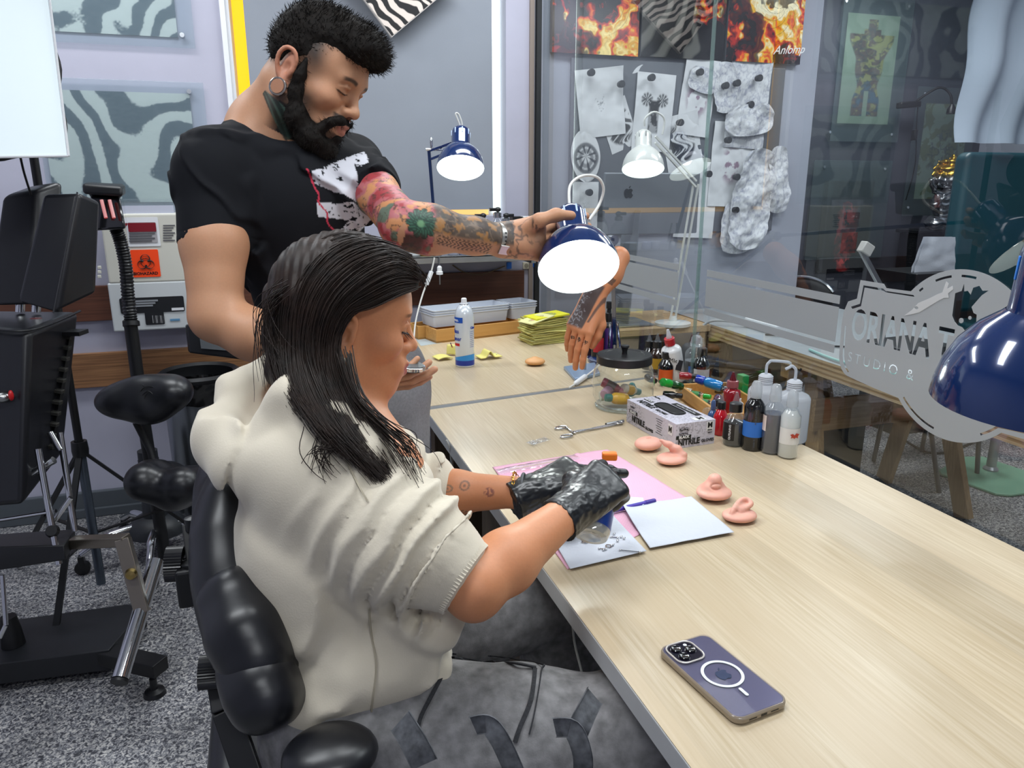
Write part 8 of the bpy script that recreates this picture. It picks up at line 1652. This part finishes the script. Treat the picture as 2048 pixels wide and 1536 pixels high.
# can in her hand, and orange tip
cc0 = dep(1181, 1074, 1.17); cdir = nrm(dep(1200, 990, 1.20)-cc0+fw*.015); Rc = np.array(Vector(cdir).to_track_quat('Z', 'Y').to_matrix()); r = .029
t = thing('water_bottle_small', 'small clear-bottomed bottle with a blue label held upside down in the gloved hand', 'bottle', cc0)
ob('base_shell', MB().shell([(0.0001, .006), (r*.45, .004), (r*.6, 0), (r*.9, .001), (r, .008), (r, .03)], (0, 0, 0), Rc, 36), glassmat('bottle_clear', (.9, .93, .95), .5, .02, body=.45, bodycol=(.7, .76, .8), gain=2), t, world=False); ob('bottom_metal', MB().lathe([(0, .006), (r*.5, .010), (r*.92, .013), (r*.92, .016), (0, .016)], (0, 0, 0), Rc, 36), m_chrome, t, world=False)
ob('label', MB().lathe([(r*1.0, .014), (r*1.01, .015), (r*1.01, .085), (0, .088)], (0, 0, 0), Rc, 40), mat('label_navy', '#173f96', .3, coat=.4), t, world=False)
sd_ = nrm(-fw-cdir*(-fw@cdir)); sx = np.cross(cdir, sd_); pb_ = sd_*(r*1.03)+cdir*.030+sx*-.004
ob('barcode_panel', MB().prism([(-.009, -.005), (.009, -.005), (.009, .005), (-.009, .005)], pb_, sx, cdir, .0005), m_txtw, t, world=False, smooth=0)
for k in range(9): ob('barcode_bar', MB().prism([(-.0004, -.004), (.0004+.0004*(k % 2), -.004), (.0004+.0004*(k % 2), .004), (-.0004, .004)], pb_+sx*(-.0075+.0018*k)+sd_*.0007, sx, cdir, .0003), m_txtk, t, world=False, smooth=0)
p = dep(1219, 912, 1.30); solo('orange_cap', MB().box(p, (.026, .016, .014), rot('Z', -20)), mat('orange_plastic', '#f07a1e', .35), 'small bright orange piece held between the gloved fingertips', 'cap', smooth=0, bevel=.003)
# ============================================================ HER CHAIR
t = thing('office_chair', 'black leather chair with curved padded backrest and ribbed knobs under the seated person', 'chair', (.0, 1.0, 0))
S = Sdf(); bp = [dep(500, 970, 1.16), dep(470, 1010, 1.12), dep(455, 1080, 1.09), dep(460, 1160, 1.06), dep(480, 1240, 1.03), dep(505, 1290, 1.0)]; bw_ = [dep(520, 985, 1.28), dep(500, 1050, 1.25), dep(500, 1150, 1.22), dep(520, 1250, 1.2)]
S.chain([p for p in bp], [.030, .038, .040, .041, .041, .036], k=.04); S.chain([p+V(.0, .05, 0) for p in bp], [.026, .034, .036, .037, .037, .033], k=.04); S.chain([p+V(-.0, .16, .01) for p in bp[:5]], [.03, .036, .038, .038, .036], k=.06)
organic('backrest', S, .005, m_lea, t)
S = Sdf(); S.chain([dep(478, 1215, 1.0), dep(492, 1262, .975), dep(512, 1305, .965)], [.036, .043, .036], k=.02); S.chain([dep(470, 1255, .985)+V(0, .1, 0), dep(520, 1330, .965)+V(0, .1, 0)], [.04, .042], k=.04); Rb_ = frame(nrm(dep(520, 1330, .98)-dep(470, 1200, 1.02)), fw); S.box(dep(498, 1262, 1.0), (.043, .05, .085), Rb_, .035, k=.03); organic('side_bolster', S, .004, m_lea, t)
S = Sdf(); S.chain([dep(505, 1335, .97), dep(522, 1370, .955), dep(535, 1395, .95)], [.034, .038, .032], k=.02); S.chain([dep(510, 1350, .97)+V(0, .12, 0), dep(545, 1420, .95)+V(0, .12, 0)], [.03, .034], k=.03); S.box(dep(528, 1368, .975), (.038, .05, .055), Rb_, .03, k=.03); organic('lumbar_pad', S, .004, m_lea, t)
ob('seam', MB().tube(bez([q-fw*.034-rt*.012 for q in bp[1:]], 6), .0012, 6), m_thread, t)
S = Sdf(); c = V(.07, 1.0, .50); S.box(c, (.22, .22, .045), None, .04, k=.02); S.ell(dep(660, 1510, .93), (.06, .05, .03), k=.05); organic('seat', S, .006, m_lea, t)
def knob(x, y, d, r=.021):
    c_ = dep(x, y, d); R_ = np.array(Vector(nrm(rt+fw*.25)).to_track_quat('Z', 'Y').to_matrix()); b = MB(); n = 36; prof = [(0, -.012), (1, -.012), (1, .012), (0, .012)]
    vs = []; fs = []
    for z_ in (-.012, .012):
        for k in range(n*2): a = math.pi*k/n; rr = r*(1 if k % 2 else .93); vs.append(c_+R_@V(rr*math.cos(a), rr*math.sin(a), z_))
    m = n*2; fs = [(k, (k+1) % m, (k+1) % m+m, k+m) for k in range(m)]+[tuple(range(m))[::-1], tuple(range(m, 2*m))]; b.add(vs, fs); ob('ribbed_knob', b, m_capb, t, smooth=0)
    ob('knob_shaft', MB().tube([c_, c_+rt*.045+fw*.01], .008, 12), m_chrome, t)
knob(350, 1128, 1.12, .026); knob(418, 1344, 1.0, .022)
ob('frame_bar', MB().bar(dep(385, 1050, 1.15), dep(398, 1150, 1.12), .03, .02), m_bmet, t, smooth=0, bevel=.002); ob('mount_block', MB().box(dep(392, 1165, 1.12), (.05, .04, .06)), m_bmet, t, smooth=0, bevel=.004); ob('mount_arm', MB().bar(dep(370, 1140, 1.12), dep(430, 1140, 1.10), .03, .03), m_bmet, t, smooth=0, bevel=.002)
ob('mount_bolt', MB().lathe([(.01, 0), (.01, .02), (0, .022)], dep(385, 1060, 1.14), None, 14), m_capb, t)
ob('frame_bar', MB().bar(dep(436, 1330, 1.02), dep(452, 1420, .99), .035, .012, (0, 1, 0)), m_bmet, t, smooth=0, bevel=.002); ob('frame_bar', MB().bar(dep(452, 1420, .99), dep(500, 1560, .97), .035, .012, (0, 1, 0)), m_bmet, t, smooth=0, bevel=.002)
ob('gas_rod', MB().tube([dep(452, 1325, .99), dep(462, 1385, .985)], .007, 12), m_chrome, t)
for x, y in ((434, 1277), (455, 1372)): ob('screw', MB().ell(dep(x, y, 1.0), (.006, .006, .006)), m_chrome, t)
ob('seat_post', MB().lathe([(.03, .12), (.03, .44), (.06, .46)], (.07, 1.0, 0), None, 24), m_bmet, t)
for k in range(5): a = math.radians(72*k+20); ob('base_leg', MB().bar((.07, 1.0, .12), (.07+.28*math.cos(a), 1.0+.28*math.sin(a), .08), .04, .03), m_bmet, t, smooth=0, bevel=.003); ob('castor', MB().ell((.07+.28*math.cos(a), 1.0+.28*math.sin(a), .03), (.028, .02, .029)), m_capb, t)
for k in range(12): ob('zip', MB().box(dep(474+k*.7, 1262+k*3.0, .945), (.006, .002, .002)), m_capb, t, smooth=0) if k % 3 == 0 else None
# ============================================================ STANDING MAN
MM = mat4(rotm(math.radians(34.2), math.radians(28.1), math.radians(8.7)), V(.1199, 1.6527, 1.5804), 1.0)
mroot = thing('person', 'standing bearded person in a black t-shirt with tattooed arm, holding the lit lamp', 'person', (.15, 1.66, 0))
ml = lambda x, y, z: MM[:3, :3]@V(x, y, z)+MM[:3, 3]
Sm = Sdf(MM); head(Sm, False)
mr_s = dep(425, 345, 1.45); mr_e = dep(432, 632, 1.43); mr_w = dep(686, 762, 1.44)
ml_s = dep(705, 330, 1.68); ml_e = dep(808, 452, 1.45); ml_w = dep(1008, 480, 1.545)
mnb = dep(540, 268, 1.58); mch = dep(585, 430, 1.62); mpel = V(.14, 1.66, .98)
S = Sdf(); S.P = Sm.P
S.cap(ml(0, -.035, -.05), mnb, .062, .068, k=.03); S.cap(ml(.03, .0, -.08), mnb+rt*.03-fw*.02, .035, .045, k=.03); S.cap(mnb, mr_s, .055, .05, k=.04); S.cap(mnb, ml_s, .055, .05, k=.04)
S.cap(mnb, mch, .08, .12, k=.05); S.cap(mch, mpel, .12, .12, k=.06)
S.chain([mr_s, mr_s+(mr_e-mr_s)*.5, mr_e], [.055, .060, .047], k=.02); f_ = mr_w-mr_e; S.chain([mr_e, mr_e+f_*.28, mr_w], [.044, .046, .029], k=.025)
S.chain([ml_s, ml_s+(ml_e-ml_s)*.5, ml_e], [.044, .044, .0425], k=.02); f_ = ml_w-ml_e; S.chain([ml_e, ml_e+f_*.25, ml_e+f_*.7, ml_w], [.043, .0455, .034, .027], k=.025)
# right hand, palm up
yv = nrm(dep(838, 766, 1.46)-mr_w); zv = nrm(-up*.9-fw*.35); zv = nrm(zv-yv*(zv@yv)); xv = np.cross(yv, zv); HMr = mat4(np.stack([xv, yv, zv], 1), dep(688, 762, 1.44)+yv*.0, 1.0)
sg_ = 1 if xv@(-fw) < 0 else -1
Sg = Sdf(HMr); hand(Sg, [(8, 14, 10), (10, 16, 10), (14, 18, 10), (18, 20, 12)], [(.024, .016, -.010), (.040, .045, -.026), (.036, .075, -.034), (.028, .098, -.036)], sgn=sg_, spread=(2, 0, -2, -4)); S.P += Sg.P
# left hand round the lamp neck: explicit joints
lw = ml_w; pm = dep(1058, 478, 1.56)
S.cap(lw, pm, .030, .034, k=.02, flat=.8, fdir=tuple(fw)); S.cap(lw+up*.004, dep(1070, 452, 1.545), .026, .022, k=.02); S.cap(lw-up*.006, dep(1072, 500, 1.56), .025, .020, k=.02); S.ell(dep(1050, 490, 1.535), (.03, .022, .026), k=.02)
S.chain([dep(1045, 462, 1.53), dep(1078, 441, 1.505), dep(1112, 430, 1.515), dep(1143, 431, 1.53)], [.018, .0135, .0125, .0095], k=.01)
S.chain([dep(1078, 462, 1.585), dep(1104, 452, 1.625), dep(1140, 440, 1.655), dep(1172, 432, 1.65)], [.0125, .0108, .0098, .0085], k=.006)
S.chain([dep(1082, 480, 1.59), dep(1108, 474, 1.64), dep(1146, 462, 1.665), dep(1176, 452, 1.655)], [.0125, .0108, .0098, .0085], k=.005)
S.chain([dep(1080, 500, 1.59), dep(1098, 500, 1.645), dep(1130, 492, 1.68), dep(1158, 484, 1.675)], [.012, .0105, .0095, .008], k=.005)
S.chain([dep(1072, 512, 1.58), dep(1086, 518, 1.63), dep(1108, 516, 1.66), dep(1130, 510, 1.665)], [.011, .0095, .0085, .0075], k=.005)
# legs (mostly hidden)
for sx in (-1, 1): a = mpel+rt*sx*.09; S.chain([a, V(a[0]-.02, a[1]+.04, .5), V(a[0]-.04, a[1]+.1, .1)], [.08, .055, .04], k=.03)
L_wing = None
def mcol(v):
    c = np.ones((len(v), 3))*C('#bf8d6c'); c = c*(1+.06*(fbm(v*20, 3, 14)[:, None]-.5)); L = loc(MM, v); hd = (L[:, 2] > -.135) & (np.abs(L[:, 0]) < .1) & (np.abs(L[:, 1]) < .14)
    lh = L[hd]; ch = face_color(c[hd], lh, False); x, y, z = lh.T
    fade = sstep(-.045, .035, z+ .35*np.maximum(0, -y-.03))*sstep(.070, .028, y+ .3*np.maximum(0, z-.02))*sstep(.035, .06, np.abs(x)+np.maximum(0, .02-y)*2); hl_ = sstep(.072, .062, y-(.06-z)*.0)*0
    ear = sstep(.0765, .0785, np.abs(x))*(np.abs(z+.014) < .045); ch = mixc(ch, C('#1b1613'), fade*.93*(1-ear)); ch = mixc(ch, C('#b8665a'), ear*.35); ch = mixc(ch, C('#17120f'), sstep(.055, .068, z)*sstep(.085, .07, y)); 
    bd = sstep(-.02, -.05, z)*sstep(.072, .04, y-.35*np.maximum(0, -z-.085))*(np.abs(x) > .0)*sstep(-.03, -.0, y)*(1-ear); mask = np.sqrt((x/.03)**2+((z+.067)/.017)**2) > 1; bd2 = sstep(-.075, -.085, z)*mask*(y > .0); ms = sstep(.008, .005, np.abs(z+.051))*sstep(.034, .028, np.abs(x))*(y > .08); ch = mixc(ch, C('#17110e'), np.clip(bd*.0+bd2*.85+ms*.9+bd*.85, 0, 1)); c[hd] = ch
    # left (tattooed) arm
    def seg(a, b): ax = nrm(b-a); Ls = np.linalg.norm(b-a); q = v-a; s = q@ax; pr = q-s[:, None]*ax; u3 = nrm(up-ax*(up@ax)); u4 = np.cross(ax, u3); return s/Ls, pr@u3, pr@u4, np.linalg.norm(pr, axis=1), Ls
    su, tu, wu, du, Lu = seg(ml_s, ml_e); sf, tf, wf2, df, Lf = seg(ml_e, ml_w)
    up_arm = (du < .075) & (su > .0) & (su < 1.12) & (v[:, 0] > ml_s[0]-.02); fo = (df < .066) & (sf > -.05) & (sf < 1.02)
    n1 = fbm(v*34, 4, 31); n2 = fbm(v*60, 3, 33); ink = C('#2c3330')
    col = mixc(np.ones_like(c)*C('#b3606a'), C('#c98a5a'), sstep(.52, .6, n1)); col = mixc(col, C('#9c2438'), sstep(.46, .36, n1)); col = mixc(col, C('#4e6a5c'), sstep(.56, .62, fbm(v*26+9, 3, 37))); col = mixc(col, C('#20201f'), sstep(.035, .012, np.abs(n2-.5))*.8)
    am = np.where(up_arm | (fo & (sf < .22)), 1., 0.); c = mixc(c, col, am*.9)
    fc = dep(857, 430, 1.42); fc = dep(842, 442, 1.40); q = v-fc; a1 = q@rt; a2 = q@up; rr = np.hypot(a1, a2); th = np.arctan2(a2, a1); pet = .021+.008*np.abs(np.sin(th*5.5))**.6; fm = sstep(.0015, -.0015, rr-pet)*am*0+sstep(.0015, -.0015, rr-pet)*((up_arm | fo)); g = mixc(np.ones_like(c)*C('#3d6a55'), C('#1c2c26'), sstep(.25, .7, np.abs(np.sin(th*11+rr*200)))*.8); g = mixc(g, C('#6d9a72'), sstep(.008, .005, np.hypot(a1+.002, a2+.002))); c = mixc(c, g, fm); c = mixc(c, C('#161c1a'), sstep(.0016, .0006, np.abs(rr-pet))*(up_arm | fo)*.9)
    band = fo*sstep(.18, .24, sf)*sstep(-.022, -.012, tf); bc_ = mixc(np.ones_like(c)*C('#4a4640'), C('#2b2b2b'), sstep(.45, .55, n1)); bc_ = mixc(bc_, C('#a9783f'), sstep(.60, .66, n2)*.8); bc_ = mixc(bc_, C('#8d7a68'), sstep(.04, .01, np.abs(fbm(v*48, 3, 41)-.5))*.5); c = mixc(c, bc_, band*.93)
    scr = fo*sstep(.22, .26, sf)*sstep(.84, .8, sf)*sstep(.010, .007, np.abs(tf+.027)); c = mixc(c, C('#2b2320'), scr*sstep(.5, .9, np.abs(np.sin(sf*Lf*330+np.sin(tf*700)*1.4)))*.85)
    elb = fo*sstep(.2, .1, sf)*sstep(-.018, -.028, tf); c = mixc(c, C('#26251f'), elb*.85)
    hw = np.linalg.norm(v-ml_w, axis=1); hb = (hw < .085) & (sf > 1.0); c = mixc(c, C('#35363a'), np.where(hb, 1, 0)*sstep(.05, .02, np.abs(fbm(v*42, 3, 51)-.5))*.7*sstep(.09, .05, hw)); c = mixc(c, C('#2b2c2e'), np.where(hb, 1, 0)*sstep(.020, .012, np.linalg.norm(v-dep(1078, 446, 1.5), axis=1))*sstep(.5, .8, np.abs(np.sin((v@rt)*420)))*.8)
    # neck wing tattoo
    w0 = dep(538, 196, 1.5); w1 = dep(588, 266, 1.5); ax = nrm(w1-w0); q = v-w0; s = (q@ax)/np.linalg.norm(w1-w0); s2 = nrm(np.cross(ax, fw)); t_ = q@s2; wd = .005+.019*np.clip(s, 0, 1); m = (s > 0)*(s < 1.05)*sstep(.0, -.002, np.abs(t_)-wd)*(q@fw < .08); wc = mixc(np.ones_like(c)*C('#486055'), C('#1b2320'), sstep(.3, .8, np.abs(np.sin((t_/np.maximum(wd, 1e-4))*3.5+s*5)))*.8); c = mixc(c, wc, m*.92)
    return c
organic('body', S, .0026, m_skin, mroot, mcol)
# hair top and beard ---------------------------------------
m_hairm = mat('man_hair', '#15110e', .75, spec=.2, noise=.4, nscale=80)
Hm = Sdf(MM); Hm.ell((0, -.008, .064), (.073, .089, .066), k=.01); Hm.ell((0, .065, .092), (.056, .042, .034), k=.03); Hm.cap((-.035, .088, .088), (.035, .088, .088), .024, .024, k=.02); Hm.ell((0, -.022, .03), (.0762, .0855, .07), k=.01)
Hm.ell((0, .122, .026), (.064, .050, .042), k=.012, op=-1); Hm.ell((.088, .0, -.03), (.03, .055, .055), k=.01, op=-1); Hm.ell((-.088, .0, -.03), (.03, .055, .055), k=.01, op=-1); Hm.half((0, 0, .002), (0, .32, -1), k=.01)
Hm.warp(lambda X, d: -.010*np.clip(fbm(loc(MM, X.reshape(-1, 3)).reshape(X.shape)*np.array([42, 36, 42]), 3, 3)-.35, 0, 1)-.003*fbm(X*160, 2, 5))
mh = organic('hair', Hm, .0026, m_hairm, mroot, smooth=1)
Bd = Sdf(MM)
for x in (1, -1): Bd.chain([(x*.067, .014, .022), (x*.067, .012, -.016), (x*.060, .014, -.050), (x*.050, .032, -.088), (x*.030, .064, -.112), (0, .084, -.118)], [.003, .008, .014, .020, .024, .025], k=.014); Bd.chain([(x*.002, .1045, -.0535), (x*.018, .102, -.0545), (x*.031, .090, -.066), (x*.032, .080, -.085)], [.0045, .0062, .007, .010], k=.006)
Bd.ell((0, .098, -.0885), (.012, .010, .010), k=.008); Bd.ell((0, .106, -.066), (.0225, .02, .0105), k=.004, op=-1)
Bd.warp(lambda X, d: -.007*np.clip(fbm(X*75, 3, 13)-.4, 0, 1)-.0025*fbm(X*230, 2, 15))
bdo = organic('beard', Bd, .0024, m_hairm, mroot, smooth=1)
def fuzz(nm, o, n, ln, r, seed, dirf, par):
    me = o.data; nv = len(me.vertices); co = np.zeros(nv*3, np.float32); me.vertices.foreach_get('co', co); co = co.reshape(-1, 3)+np.array(mroot.location); no = np.zeros(nv*3, np.float32); me.vertex_normals.foreach_get('vector', no); no = no.reshape(-1, 3); rs = np.random.RandomState(seed); b = MB()
    for i in rs.randint(0, nv, n):
        p = co[i]-no[i]*.002; d = nrm(no[i]*.7+dirf(p)*.8+rs.randn(3)*.35); l = ln*(.5+rs.rand()); q = p+d*l; d2 = nrm(d+rs.randn(3)*.3+dirf(p)*.4); b.tube([p, q, q+d2*l*.6], [r, r*.8, r*.2], 3, cap=False)
    ob(nm, b, m_hairm, par, smooth=180)
fuzz('hair_tufts', mh, 5200, .0075, .00055, 3, lambda p: MM[:3, :3]@V(.0, .55, .35), mh); fuzz('beard_hairs', bdo, 3000, .006, .0004, 5, lambda p: MM[:3, :3]@V(0, .1, -.6), bdo)
# ear plug, septum ring
pc_ = ml(.083, -.010, -.056); R_ = frame(nrm(MM[:3, 0]*1+V(0, 0, 0)-fw*.2)); ob('ear_tunnel', MB().tube([pc_+R_@V(.0155*math.cos(a), .0155*math.sin(a), 0) for a in np.linspace(0, 2*math.pi, 32)[:-1]], .0028, 10, closed=True), mat('tunnel_steel', '#b9aea8', .2, .9), mroot); ob('ear_plug', MB().lathe([(0, -.003), (.013, -.003), (.014, 0), (.013, .003), (0, .003)], pc_, R_, 30), mat('plug_skin_tone', '#a8775c', .35, coat=.5), mroot)
ob('nose_ring', MB().tube([ml(0, .112, -.0445)+MM[:3, :3]@V(.004*math.cos(a), 0, .004*math.sin(a)-.001) for a in np.linspace(math.pi, 2*math.pi, 12)], .0008, 6), m_chrome, mroot)
# t-shirt ----------------------------------------------------
m_tee = mat('tshirt_black', '#14161b', .85, vcol=True, spec=.25, bump=.15, nscale=500, bdist=.0006)
Ts = Sdf(); Ts.cap(mnb-up*.035+fw*.01, mch, .088, .135, k=.06, flat=.8, fdir=tuple(nrm(V(.56, -.83, 0)))); Ts.cap(mch, mpel+V(0, 0, -.02), .135, .150, k=.06, flat=.82, fdir=tuple(nrm(V(.56, -.83, 0)))); Ts.ell(dep(560, 400, 1.56), (.13, .11, .13), k=.06); Ts.ell(dep(660, 370, 1.58), (.08, .06, .08), k=.05)
Ts.cap(mnb-up*.02, mr_s, .060, .066, k=.05); Ts.cap(mnb-up*.02, ml_s, .058, .062, k=.05)
ad = nrm(mr_e-mr_s); hemR = dep(425, 493, 1.44); Ts.cap(mr_s, hemR+ad*.03, .068, .0655, k=.04, cut=(hemR, nrm(ad*.8-up*.5))); al_ = nrm(ml_e-ml_s); hemL = ml_s+al_*.165; Ts.cap(ml_s, hemL+al_*.03, .058, .055, k=.04, cut=(hemL, al_))
Ts.ell(ml(0, -.03, -.13), (.088, .085, .05), np.array(MM[:3, :3]), k=.008, op=-1)
def tf_(X, d):
    P = X.reshape(-1, 3); w = fbm(P*7, 3, 61); f = np.abs(fbm(np.stack([P@rt*9+w*2, P@up*3, P@fw*4], -1), 3, 62)-.5)*2; o = -.010*sstep(.2, .0, f)+.003*w; h, r_ = onto(P, mr_s, hemR); f2 = np.abs(fbm(np.stack([P@rt*12+P@up*9, P@up*6-P@rt*4, P@fw*8], -1), 2, 64)-.5)*2; o = o-.006*sstep(.22, 0, f2)*sstep(.1, .08, r_); 
    st = sstep(.0016, .0006, np.abs((P-hemR)@nrm(ad*.8-up*.5)+.018))*sstep(.10, .085, r_); return (o+.0012*st).reshape(X.shape[:-1])
Ts.warp(tf_)
po = dep(680, 470, 1.5); ex2 = nrm(ml_s-mr_s); ex2[2] = 0; ex2 = nrm(ex2); pu = nrm(up+rt*-.13); tl = text_loops('ORIANA', .150, 1.0, .007, .92); TW = max(p[0] for l in tl for p in l); tl = [l for l in tl if max(p[0] for p in l) > TW*.45]
def tcol(v):
    c = np.ones((len(v), 3))*C('#0d0f15'); q = v-dep(668, 292, 1.5); a = q@pu; ri = nrm(rt*.75+fw*.35+up*.15); b = q@ri     # a: up along the print, b: across
    u = TW+a; w = .088-b*.95; near = (np.abs(b) < .2) & (a > -.33) & (a < .05) & ((v-mch)@fw < .06)
    ins = np.zeros(len(v), bool); ins[near] = inloops(tl, u[near], w[near]); n = fbm(v*150, 3, 71); n2 = fbm(v*30, 3, 72); g = ins & ~((n > .62) & (n2 > .5)) ; c[g] = C('#c9cad2')
    rl = dep(622, 345, 1.5); s = (v-rl)@nrm(-up+rt*.33); t_ = (v-rl)@nrm(rt+up*.33)-.003*np.sin(s*170)*sstep(.02, .06, s); m = (s > 0) & (s < .17) & (np.abs(t_) < .0016) & ((v-mch)@fw < .0); c[m] = C('#b8354a'); return c
organic('tshirt', Ts, .0028, m_tee, mroot, tcol, smooth=2)
m_sweat = mat('grey_sweatpants', '#8a8c90', .9, noise=.12, nscale=200, bump=.2, bdist=.001)
Pt = Sdf(); Pt.cap(mpel+V(-.05, 0, -.03), mpel+V(.06, -.01, -.03), .125, .125, k=.05)
for sx in (-1, 1): a = mpel+rt*sx*.085+V(.0, 0, -.08); Pt.chain([a, V(a[0]+.01, a[1], .5), V(a[0]-.02, a[1]+.06, .09)], [.105, .09, .08], k=.04)
Pt.warp(lambda X, d: -.006*np.abs(fbm(X*np.array([12, 12, 7]), 3, 81)-.5)*2); organic('trousers', Pt, .006, m_sweat, mroot, smooth=2)
for sx in (-1, 1): a = mpel+rt*sx*.085+V(-.02, .06, 0); Sq = Sdf(); b_ = V(a[0], a[1], .05); Sq.cap(b_, b_+V(.10, -.13, -.012), .048, .036, k=.02); Sq.cap(b_+V(0, 0, .04), b_, .045, .045, k=.02); Sq.half(V(0, 0, .003), V(0, 0, -1)); organic('shoe', Sq, .006, m_capb, mroot)
# watch on the left wrist
wa = nrm(ml_w-ml_e); wc_ = ml_e+(ml_w-ml_e)*.965; w1 = nrm(np.cross(wa, up)); w2 = np.cross(wa, w1); m_wst = mat('watch_steel', '#b3b1ad', .35, .8); L_ = []
for k in range(49): a = 2*math.pi*k/48; r_ = .0315; p = wc_+w1*math.cos(a)*r_+w2*math.sin(a)*r_; n_ = nrm(w1*math.cos(a)+w2*math.sin(a)); L_.append([p-wa*.0115, p-wa*.0115+n_*.003, p+wa*.0115+n_*.003, p+wa*.0115])
ob('watch_band', MB().grid(np.array(L_)), m_wst, mroot, smooth=40)
for k in range(5):
    for s_ in (-1, 1):
        dpx = dep(1000+s_*4.5, 463+k*8.5, 1.50); q = dpx-wc_; q = q-wa*(q@wa); q = nrm(q); p = wc_+q*.0348+wa*s_*.0045; ob('band_slot', MB().box(p, (.003, .0025, .002), np.stack([wa, np.cross(q, wa), q], 1)), m_capb, mroot, smooth=0)
q = nrm(dep(1004, 512, 1.50)-wc_); q = nrm(q-wa*(q@wa)); ob('clasp', MB().box(wc_+q*.0345, (.026, .022, .005), np.stack([wa, np.cross(q, wa), q], 1)), m_wst, mroot, smooth=0, bevel=.001); 
# small tin held in the other hand, nail
hc_ = dep(822, 733, 1.43); t = thing('small_tin', 'small dark silver-edged tin held on the open palm behind the seated person\'s nose', 'tin', hc_); ob('tin_body', MB().lathe([(0, -.005), (.026, -.005), (.028, -.003), (.028, .002), (.026, .003), (.0, .003)], (0, 0, 0), frame(nrm(up*.95-fw*.3+rt*.12)), 36, 1, 1), m_chrome, t, world=False, smooth=40); ob('tin_top', MB().lathe([(0, .003), (.024, .003), (.024, .0045), (0, .0045)], (0, 0, 0), frame(nrm(up*.95-fw*.3+rt*.12)), 36), mat('tin_grey', '#4a5052', .4), t, world=False)
# ============================================================ RUBBER DISPLAY HAND (tattooed practice hand)
m_rub = mat('rubber_skin', '#d08a5c', .42, vcol=True, sss=.15)
d_ = 2.12; rw = dep(1192, 585, d_); ra = dep(1248, 518, d_+.03); yv = nrm(dep(1143, 695, d_)-rw); zv = nrm(-fw*.8-rt*.5); zv = nrm(zv-yv*(zv@yv)); xv = np.cross(yv, zv); sh_ = 1 if xv@rt > 0 else -1
S = Sdf(); S.chain([dep(1236, 516, d_+.03), dep(1218, 548, d_+.01), rw], [.034, .033, .027], k=.03); Mh = mat4(np.stack([xv, yv, zv], 1), rw+yv*.02, 1.16); Sg = Sdf(Mh); hand(Sg, [(14, 12, 8), (18, 14, 8), (22, 16, 10), (26, 18, 10)], [(.024, .022, -.012), (.036, .05, -.026), (.036, .078, -.032), (.032, .104, -.036)], sgn=sh_, spread=(1, 0, -1.5, -3)); S.P += Sg.P
def rcol(v):
    c = np.ones((len(v), 3))*C('#cf8a60'); L = loc(Mh, v); n = fbm(v*90, 3, 91); m = (L[:, 2] > 0)*sstep(.024, .020, np.abs(L[:, 0]*sh_+.006+.12*(L[:, 1]-.03)))*sstep(-.04, -.03, L[:, 1])*sstep(.085, .075, L[:, 1]); dk = mixc(np.ones_like(c)*C('#33383e'), C('#8c939c'), sstep(.05, .01, np.abs(n-.5))*(L[:, 0]*sh_ < .002)*.9); c = mixc(c, dk, m*.92)
    m2 = sstep(.004, .002, np.abs(L[:, 0]*sh_-.026+.2*(L[:, 1]-.02)))*(L[:, 2] > -.005)*(L[:, 1] > -.09)*(L[:, 1] < .06); c = mixc(c, C('#3a3d40'), m2*.8); m3 = (L[:, 1] < -.045)*(L[:, 1] > -.11)*(L[:, 2] > 0)*sstep(.52, .58, fbm(v*40, 3, 95)); c = mixc(c, C('#4a4644'), m3*.8)
    for k, x_ in enumerate(FX[:3]): fm = (np.hypot(L[:, 0]-x_*sh_, (L[:, 1]-.105)) < .005)*(L[:, 2] > -.006)*(np.abs(np.sin(L[:, 1]*900)) > .45); c[fm] = C('#2a2623')
    return c
t = thing('rubber_hand', 'tattooed tan rubber practice hand and forearm hanging fingers-down above the far table', 'practice hand', dep(1165, 650, d_)); organic('hand', S, .0022, m_rub, t, rcol)
